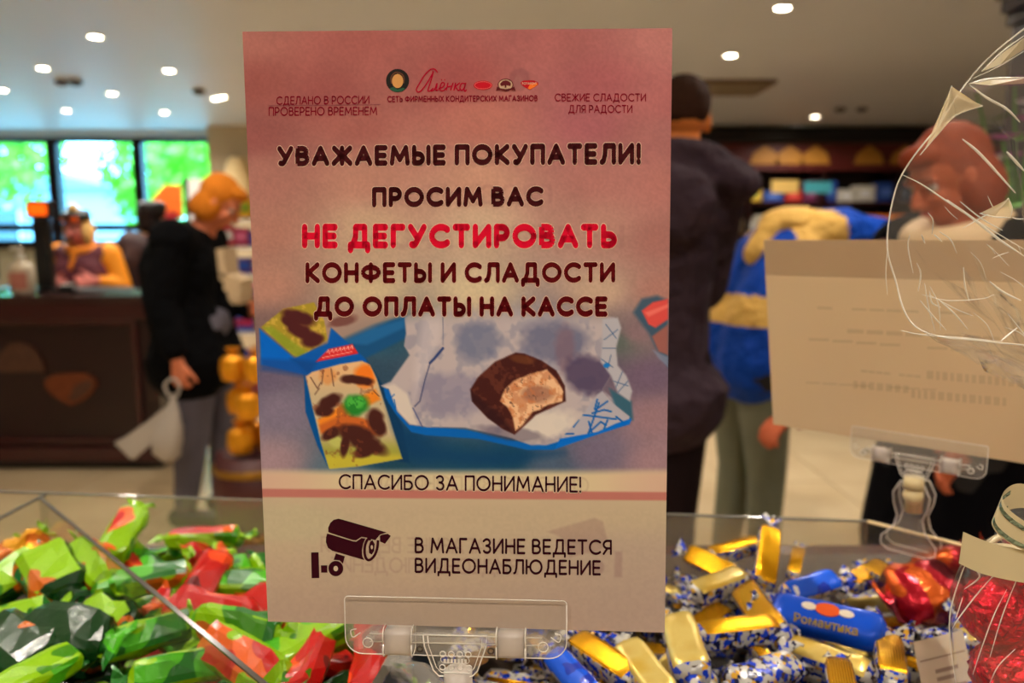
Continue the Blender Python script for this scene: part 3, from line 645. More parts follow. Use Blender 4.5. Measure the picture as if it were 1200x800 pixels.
bm = bmesh.new(); rings = []
for (r, z) in ((.093, .04), (.10, .08), (.092, .115), (.05, .13), (.002, .133)):
    rings.append([bm.verts.new(H + M @ V(r * math.cos(2 * PI * i / 24), .012 + r * 1.08 * math.sin(2 * PI * i / 24), z)) for i in range(24)])
for A, B_ in zip(rings, rings[1:]):
    for i in range(24): bm.faces.new((A[i], A[(i + 1) % 24], B_[(i + 1) % 24], B_[i]))
link('cap', bm, M_black, p, True)
trousers(p, J, mat('trousers_black', (22, 20, 24), .8))

# --- man in the dark hooded jacket, back turned, right of the sign
p = thing('person', 'short-haired man in a dark hooded jacket seen from behind, right of the big sign', 'person', (.375, 2.25, 0), rad(172))
J = dict(head=V(-.105, -.03, 1.715), neck=V(-.075, .01, 1.57), chest=V(0, .02, 1.38), waist=V(0, 0, 1.18), pelvis=V(0, 0, 1.02), shL=V(.20, .01, 1.50), shR=V(-.19, .01, 1.50), elL=V(.27, .0, 1.20), elR=V(-.19, -.16, 1.24), wrL=V(.20, -.20, 1.02), wrR=V(-.10, -.36, 1.14),
         hipL=V(.10, 0, .97), hipR=V(-.10, 0, .97), kneeL=V(.10, -.02, .53), kneeR=V(-.10, -.02, .53), hy=rad(10))
J, H, M = figure(p, J, skin('warm', (215, 125, 60)), 1.1)
hairmesh(p, H, M, hairm('brown', (52, 30, 20)), [((0, .018, .045), (.080, .094, .082)), ((0, .050, .025), (.072, .058, .055))])
bm = bmesh.new(); cloth_torso(bm, J, 1.0, .74, .19, .028)
for s in 'LR': cloth_arm(bm, J, s, .10, .085, .065, .95)
for a in range(0, 12):
    t = a / 11 * PI; capsule(bm, J['neck'] + V(.115 * math.cos(t), .02 + .10 * math.sin(t), .02 + .015 * math.sin(t)), .050, J['neck'] + V(.115 * math.cos(t + .25), .02 + .10 * math.sin(t + .25), .02), .050)
add_sphere(bm, V(-.04, .17, 1.47), (.16, .08, .12)); add_sphere(bm, V(-.21, .06, 1.555), (.09, .10, .055)); add_sphere(bm, V(-.265, .08, 1.53), (.055, .08, .05))
fuse('jacket', bm, .014, mat('jacket_plum', (54, 40, 48), .9, spec=.15, noise=.25, scale=6, bump=.8), p)
trousers(p, J, mat('trousers_brownblack', (26, 15, 17), .9, spec=.1), 1.1)
for s, w_ in (('L', .03), ):
    bm = bmesh.new(); tube(bm, crspline([J['shL'] + V(-.07, .15, .04), J['shL'] + V(-.09, .20, -.12), J['shL'] + V(.0, .20, -.32), J['shL'] + V(.03, .15, -.52)], 5), .02, 8); link('bag_strap', bm, M_black, p)

# --- person in blue and cream jacket with the cream hood up, reaching right
p = thing('person', 'person bent forward in a bright blue and cream hooded jacket and olive trousers', 'person', (.95, 2.95, 0), rad(112))
J = dict(head=V(.02, -.43, 1.27), neck=V(0, -.30, 1.36), chest=V(0, -.12, 1.27), waist=V(0, .02, 1.05), pelvis=V(0, .05, .90), shL=V(.17, -.24, 1.38), shR=V(-.17, -.22, 1.39), elR=V(-.19, -.47, 1.36), wrR=V(-.16, -.66, 1.26), elL=V(.22, -.42, 1.22), wrL=V(.15, -.60, 1.14), hp=rad(65),
         hipL=V(.085, .03, .85), hipR=V(-.085, .03, .85), kneeL=V(.09, .0, .47), kneeR=V(-.09, .0, .47))
J, H, M = figure(p, J, skin('fair', (215, 150, 115)))
hairmesh(p, H, M, hairm('brown', (52, 30, 20)), [((0, .022, .035), (.083, .092, .088))])
def jm(c):
    if c.z > 1.13 + .25 * max(0, -c.y - .05): return 1 if c.y > -.17 else 0
    if c.z > 1.06: return 1
    return 0
bm = bmesh.new(); cloth_torso(bm, J, 1.05, None, None, .045)
for s in 'LR': cloth_arm(bm, J, s, .092, .085, .075, .9)
fuse('jacket', bm, .013, [mat('jacket_blue', (0, 62, 165), .7, spec=.2, noise=.3, scale=9, bump=.7), mat('jacket_cream', (214, 170, 88), .75, spec=.2, noise=.25, scale=9, bump=.7)], p, lambda c: 0 if c.z < 1.06 or c.y < -.17 or (c.z > 1.17 and c.y > .04 - (c.z - 1.1) * .25) else 1)
bm = bmesh.new(); tube(bm, crspline([J['neck'] + V(-.10, .10, .06), J['neck'] + V(-.20, .04, .02), J['neck'] + V(-.235, -.02, -.10), J['neck'] + V(-.20, .10, -.24)], 5), .022, 8); link('bag_strap', bm, M_black, p, True)
bm = bmesh.new(); add_sphere(bm, J['neck'] + V(-.02, .17, .07), (.14, .13, .07)); capsule(bm, J['neck'] + V(-.12, .08, .05), .055, J['neck'] + V(.12, .08, .05), .055); capsule(bm, J['neck'] + V(-.02, .24, .06), .07, J['neck'] + V(-.02, .34, -.04), .05)
fuse('hood', bm, .012, mat('jacket_cream', (232, 190, 105), .65), p)
bm = bmesh.new(); capsule(bm, V(-.12, .08, .88), .10, V(.12, .08, .88), .10); capsule(bm, V(-.10, -.02, .86), .10, V(.12, -.02, .86), .10); fuse('waist_bag', bm, .013, mat('bag_black', (20, 18, 22), .7), p)
trousers(p, J, mat('trousers_olive', (110, 112, 92), .85, noise=.2, scale=12), 1.0, .015, .06)

# --- person behind the cellophane, leaning over towards the trays
p = thing('person', 'person with red-brown hair and a dark coat leaning forward behind the cellophane parcel', 'person', (1.17, 1.98, 0), rad(-68))
J = dict(head=V(0, -.10, 1.535), neck=V(0, -.03, 1.40), chest=V(0, .02, 1.22), shL=V(.18, .0, 1.35), shR=V(-.18, .0, 1.35), elL=V(.25, -.05, 1.08), wrL=V(.22, -.22, .93), elR=V(-.17, -.26, 1.12), wrR=V(-.02, -.50, .98), hdR=V(.1, -1, -.35), hsR=V(1, 0, .2), hp=rad(28), hy=rad(-12),
         pelvis=V(0, .06, .92), waist=V(0, .06, 1.05))
J, H, M = figure(p, J, skin('ruddy', (170, 84, 52)))
hairmesh(p, H, M, hairm('redbrown', (140, 62, 36)), [((0, .03, .035), (.086, .095, .092)), ((.055, .04, -.04), (.04, .065, .08)), ((-.055, .04, -.04), (.04, .065, .08)), ((0, .08, -.05), (.07, .04, .07)), ((0, -.05, .08), (.06, .04, .03))])
bm = bmesh.new(); cloth_torso(bm, J, 1.1, .32, .20, .04); cloth_arm(bm, J, 'L', .09, .075, .055, .95); fuse('coat', bm, .014, mat('coat_navy', (9, 8, 13), .95, spec=.08), p)
bm = bmesh.new(); cloth_arm(bm, J, 'R', .09, .078, .06, .85); fuse('sleeve', bm, .013, mat('sleeve_darkred', (86, 30, 22), .8), p)
bm = bmesh.new()
for k in range(14):
    a = 2 * PI * k / 14; b = 2 * PI * (k + 1) / 14; capsule(bm, J['neck'] + V(.095 * math.cos(a), .09 * math.sin(a) - .02, .0 + .03 * math.sin(a)), .042, J['neck'] + V(.095 * math.cos(b), .09 * math.sin(b) - .02, .03 * math.sin(b)), .042)
capsule(bm, J['neck'] + V(-.06, -.08, -.05), .05, J['neck'] + V(-.13, -.06, -.10), .05); capsule(bm, J['neck'] + V(.06, -.08, -.05), .05, J['neck'] + V(.13, -.06, -.10), .05)
fuse('scarf', bm, .011, mat('scarf_cream', (215, 185, 145), .8), p)
trousers(p, J, mat('trousers_black', (22, 20, 24), .8))

# ================================================================== SWEETS TRAYS
RIM = 1.12; FZ = 1.025
M_acr = film('acrylic', (0.96, 0.965, 0.94), 0.02, 1.49, body=.03, bodycol=(.72, .60, .42)); M_acb = film('acrylic_reflection_haze', (0.95, 0.95, 0.92), 0.03, 1.49, body=.15, bodycol=(.66, .55, .38))  # back panel: beige reflection haze painted in as diffuse body colour
M_edge = mat('acrylic_edge', (150, 150, 140), .12, spec=.8, trans=.6)
bk = lambda x: .739 - .097 * (x - .159)
tb = thing('display_table', 'dark wooden table base under the clear sweets trays', 'table', (0, .58, 0))
link('body', box(-.78, .78, -.22, .30, .06, FZ - .012), M_mah, tb); link('plinth', box(-.74, .74, -.18, .26, 0, .06), M_black, tb); link('top', box(-.80, .80, -.24, .32, FZ - .012, FZ - .006), M_mah2, tb)
ty = thing('sweets_tray', 'clear acrylic tray with slanting dividers holding the heaps of sweets', 'tray', (0, 0, 0))
def panel(name, a, b, z0, z1, t=.004, edge=True, mt=None, em=None):
    a = Vector((*a, 0)); b = Vector((*b, 0)); d = b - a; L = d.length; R = Matrix.Translation((a + b) / 2) @ Matrix.Rotation(math.atan2(d.y, d.x), 4, 'Z')
    bm = bmesh.new(); abox(bm, -L / 2, L / 2, -t / 2, t / 2, z0, z1 - .0015, M=R); o = link(name, bm, mt or M_acr, ty)
    if edge:
        bm = bmesh.new(); abox(bm, -L / 2, L / 2, -t / 2, t / 2, z1 - .0015, z1, M=R); e = link('polished_edge', bm, em or M_edge, o)
    return o
link('base', box(-.77, .77, .37, .86, FZ - .005, FZ), mat('tray_base', (60, 45, 35), .5), ty)
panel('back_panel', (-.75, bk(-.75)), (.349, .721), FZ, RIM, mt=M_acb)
panel('divider', (-.505, .7985), (-.522, .38), FZ, RIM, em=mat('edge_dark', (70, 66, 58), .15, spec=.8))
M_bright = mat('edge_bright', (96, 90, 84), .12, spec=1, metal=.4)
panel('divider', (-.5025, .787), (-.085, .378), FZ, RIM, .0035, em=M_bright)
panel('divider', (-.03, .754), (-.094, .38), FZ, RIM + .004, .006, mt=mat('divider_dark', (26, 34, 40), .3), em=mat('edge_dark', (70, 66, 58), .15, spec=.8))
panel('side_panel', (.349, .721), (.68, .397), FZ, RIM, .0045, em=mat('edge_cream', (225, 200, 150), .25, spec=.8))

# ---- wrapped sweets: one loft per part, crumpled differently per variant
def nz(x, y, z, s, seed): return mnoise.noise(Vector((x * s + seed * 7.3, y * s, z * s)))
def wrap_meshes(L, Lb, W, T, seed, N, crum, pw, nring, flute=.0022):
    r0 = random.Random(seed); mid = []; rings = []; hl = Lb / 2
    st = [-hl - .004, -hl] + [-hl + Lb * (k + .5) / nring for k in range(nring)] + [hl, hl + .004]
    def sect(x, w, t, e):
        out = []
        for i in range(N):
            a = 2 * PI * (i + .5) / N; c, s_ = math.cos(a), math.sin(a)
            y = w * math.copysign(abs(c) ** e, c); z = t * math.copysign(abs(s_) ** e, s_)
            k = nz(x, y, z, 90, seed) * crum
            out.append(Vector((x + nz(x, y, z, 60, seed + 3) * crum * .6, y + k * c * 1.0, z + k * s_)))
        return out
    for i, x in enumerate(st):
        f = (.45 if i in (0, len(st) - 1) else .9 if i in (1, len(st) - 2) else 1.0)
        rings.append(sect(x, W / 2 * (f if f > .5 else .55), T / 2 * f, pw if f > .5 else .8))
    def build(rs, capit=True):
        bm = bmesh.new(); R = [[bm.verts.new(v) for v in r] for r in rs]
        for j, (A, B) in enumerate(zip(R, R[1:])):
            for i in range(N):
                f = bm.faces.new((A[i], A[(i + 1) % N], B[(i + 1) % N], B[i]))
                a = 2 * PI * (i + 1) / N; ed = (j == 0 or j == len(rs) - 2)
                f.material_index = 1 if (ed or abs(math.sin(a)) < .62) else 0
        if capit: bm.faces.new(R[0][::-1]).material_index = 1; bm.faces.new(R[-1]).material_index = 1
        bmesh.ops.recalc_face_normals(bm, faces=bm.faces); me = bpy.data.meshes.new('body'); bm.to_mesh(me); bm.free(); return me
    body = build(rings)
    ends = []
    for sg in (-1, 1):
        rs = []; el = (L - Lb) / 2 - .004; ph = r0.uniform(0, 6)
        bend = r0.uniform(-.25, .25)
        for k, (u, wv, tv) in enumerate(((0, .5, .42), (.12, .28, .30), (.28, .30, .12), (.6, .75 , .06), (1.0, 1.05, .05))):
            x = sg * (hl + .004 + el * u); out = []
            for i in range(N):
                a = 2 * PI * (i + .5) / N; c, s_ = math.cos(a), math.sin(a); y = W / 2 * wv * c; z = T / 2 * tv * s_
                z += flute * u * math.sin(y / W * 15 + ph) + bend * el * u * u + nz(x, y, z, 120, seed) * crum * .6
                xx = x + (sg * el * .10 * math.sin(i * 2.1 + ph) if u == 1.0 else 0)
                out.append(Vector((xx, y, z)))
            rs.append(out)
        me = build(rs)
        for p_ in me.polygons: p_.material_index = 0
        ends.append(me)
    return body, ends
def ramp_mat(name, stops, scale, kind='noise', rough=.35, metal=0.0, bump=0.0, ridge=0.0, const=True):
    m = bpy.data.materials.new(name); m.use_nodes = True; N = m.node_tree.nodes; L = m.node_tree.links; p = N['Principled BSDF']
    tc = N.new('ShaderNodeTexCoord'); oi = N.new('ShaderNodeObjectInfo'); cb = N.new('ShaderNodeVectorMath'); cb.operation = 'ADD'
    mu = N.new('ShaderNodeVectorMath'); mu.operation = 'SCALE'; mu.inputs[0].default_value = (1, 1, 1); L.new(oi.outputs['Random'], mu.inputs['Scale'])
    L.new(tc.outputs['Object'], cb.inputs[0]); L.new(mu.outputs[0], cb.inputs[1])
    if kind == 'vor':
        t = N.new('ShaderNodeTexVoronoi'); t.inputs['Scale'].default_value = scale; t.distance = 'MANHATTAN'; L.new(cb.outputs[0], t.inputs['Vector'])
        sep = N.new('ShaderNodeSeparateColor'); L.new(t.outputs['Color'], sep.inputs[0]); fac = sep.outputs[0]
    else:
        t = N.new('ShaderNodeTexNoise'); t.inputs['Scale'].default_value = scale; t.inputs['Detail'].default_value = 1.5; L.new(cb.outputs[0], t.inputs['Vector']); fac = t.outputs['Fac']
    r = N.new('ShaderNodeValToRGB'); cr = r.color_ramp; cr.interpolation = 'CONSTANT' if const else 'LINEAR'
    while len(cr.elements) < len(stops): cr.elements.new(0.5)
    for e, (pos, c) in zip(cr.elements, stops): e.position = pos; e.color = (*s2l(c), 1)
    L.new(fac, r.inputs[0]); L.new(r.outputs[0], p.inputs['Base Color']); p.inputs['Roughness'].default_value = rough; p.inputs['Metallic'].default_value = metal
    hs = []
    if ridge:
        wv = N.new('ShaderNodeTexWave'); wv.inputs['Scale'].default_value = ridge; wv.bands_direction = 'Y'; L.new(tc.outputs['Object'], wv.inputs['Vector']); hs.append(wv.outputs['Fac'])
    if bump:
        n2 = N.new('ShaderNodeTexNoise'); n2.inputs['Scale'].default_value = 260; L.new(cb.outputs[0], n2.inputs['Vector']); hs.append(n2.outputs['Fac'])
    last = None
    for h in hs:
        b = N.new('ShaderNodeBump'); b.inputs['Strength'].default_value = (.45 if ridge and h is hs[0] else bump or .5); b.inputs['Distance'].default_value = (.0007 if ridge and h is hs[0] else .0015); L.new(h, b.inputs['Height'])
        if last is not None: L.new(last.outputs[0], b.inputs['Normal'])
        last = b
    if last is not None: L.new(last.outputs[0], p.inputs['Normal'])
    return m
LIME, GRN, DGR, ORG, RED, DRD = (128, 178, 0), (56, 122, 4), (5, 50, 15), (176, 86, 10), (178, 14, 10), (92, 6, 8)
W_lime = ramp_mat('wrap_lime', [(0, GRN), (.38, LIME), (.66, ORG)], 28, bump=.25, rough=.3)
W_green = ramp_mat('wrap_green', [(0, (25, 100, 25)), (.5, (70, 165, 20)), (.62, LIME)], 22, bump=.25, rough=.3)
W_dark = ramp_mat('wrap_dark_green', [(0, DGR), (.60, ORG), (.66, (8, 85, 35)), (.8, LIME)], 30, bump=.3, rough=.25)
W_red = ramp_mat('wrap_red', [(0, DRD), (.36, RED), (.60, (225, 70, 25)), (.68, LIME)], 24, bump=.25, rough=.3)
W_redlime = ramp_mat('wrap_red_lime', [(0, LIME), (.45, (215, 90, 20)), (.55, RED)], 26, bump=.25, rough=.3)
BW = [(0, (180, 178, 172)), (.36, (12, 56, 190)), (.62, (188, 184, 172)), (.74, (12, 18, 60)), (.88, (70, 52, 40)), (.94, (210, 160, 50))]
W_pat = ramp_mat('wrap_blue_white', BW, 300, 'vor', rough=.25, metal=.1, bump=.2)
W_gold = ramp_mat('wrap_gold', [(0, (205, 132, 4)), (.5, (228, 168, 20))], 30, rough=.27, metal=.85, bump=.12, ridge=190, const=False)
W_cream = ramp_mat('wrap_pale_gold', [(0, (205, 165, 60)), (.5, (235, 210, 120)), (.66, (225, 190, 80))], 40, rough=.25, metal=.45, bump=.2, const=False)
W_blue = ramp_mat('wrap_blue', [(0, (10, 50, 180)), (.5, (15, 90, 230)), (.70, (225, 225, 220)), (.76, (230, 80, 30))], 45, rough=.25, metal=.1, bump=.15)
W_foilred = ramp_mat('wrap_foil_red', [(0, (90, 8, 24)), (.4, (170, 18, 36)), (.52, (215, 95, 30)), (.64, (60, 20, 80))], 25, rough=.25, metal=.7, bump=.5)
W_amber = ramp_mat('wrap_amber', [(0, (200, 100, 10)), (.5, (240, 170, 30))], 25, rough=.25, metal=.6, bump=.4)
KINDS = {  # dims L, Lb, W, T, N, crumple, power, rings ; materials body top, body side, end ; words
 'lime': ((.098, .062, .026, .019, 12, .0035, .55, 4), (W_lime, W_green, W_lime), 'lime-green'),
 'green': ((.092, .064, .024, .018, 12, .0030, .6, 4), (W_green, W_lime, W_green), 'grass-green'),
 'red': ((.098, .062, .026, .019, 12, .0035, .55, 4), (W_red, W_red, W_redlime), 'glossy red'),
 'redlime': ((.098, .062, .026, .019, 12, .0035, .55, 4), (W_redlime, W_lime, W_lime), 'lime and orange-red'),
 'dark': ((.078, .048, .034, .024, 12, .0045, .6, 3), (W_dark, W_dark, W_green), 'dark green and gold'),
 'darklime': ((.078, .048, .034, .024, 12, .0045, .6, 3), (W_lime, W_dark, W_dark), 'lime and dark green'),
 'amber': ((.070, .042, .030, .024, 12, .0045, .6, 3), (W_amber, W_amber, W_lime), 'amber gold'),
 'gold': ((.086, .054, .0185, .0155, 16, .0010, .35, 5), (W_gold, W_pat, W_pat), 'ribbed gold'),
 'pale': ((.090, .052, .0205, .0165, 16, .0014, .5, 5), (W_cream, W_pat, W_pat), 'pale gold'),
 'blue': ((.094, .054, .0205, .0165, 16, .0010, .6, 5), (W_blue, W_pat, W_pat), 'bright blue'),
 'check': ((.090, .052, .0205, .0165, 16, .0018, .6, 5), (W_pat, W_pat, W_pat), 'blue-white checked'),
 'foil': ((.066, .044, .040, .030, 14, .0060, .7, 4), (W_foilred, W_foilred, W_foilred), 'red and orange foil')}
LIB = {}
def candy_proto(kind, v):
    if (kind, v) in LIB: return LIB[(kind, v)]
    (L, Lb, W, T, N, cr, pw, nr), mats, words = KINDS[kind]
    body, ends = wrap_meshes(L, Lb, W, T, hash_(kind) + v * 31, N, cr, pw, nr)
    body.materials.append(mats[0]); body.materials.append(mats[1])
    for e in ends: e.materials.append(mats[2])
    if kind in ('gold', 'pale', 'blue', 'check', 'foil'):
        for m_ in [body] + ends: m_.polygons.foreach_set('use_smooth', [True] * len(m_.polygons))
    LIB[(kind, v)] = (body, ends); return LIB[(kind, v)]
def hash_(s): return sum(ord(c) * (i + 3) for i, c in enumerate(s)) % 97
def candy(kind, v, loc, q, label, group, scale=1.0):
    body, ends = candy_proto(kind, v)
    t = thing('wrapped_sweet', label, 'sweet', loc, 0, group); t.rotation_mode = 'QUATERNION'; t.rotation_quaternion = q; t.scale = (scale,) * 3
    o = bpy.data.objects.new('wrapper', body); COL.objects.link(o); o.parent = t
    for e in ends: o = bpy.data.objects.new('twisted_end', e); COL.objects.link(o); o.parent = t
    return t
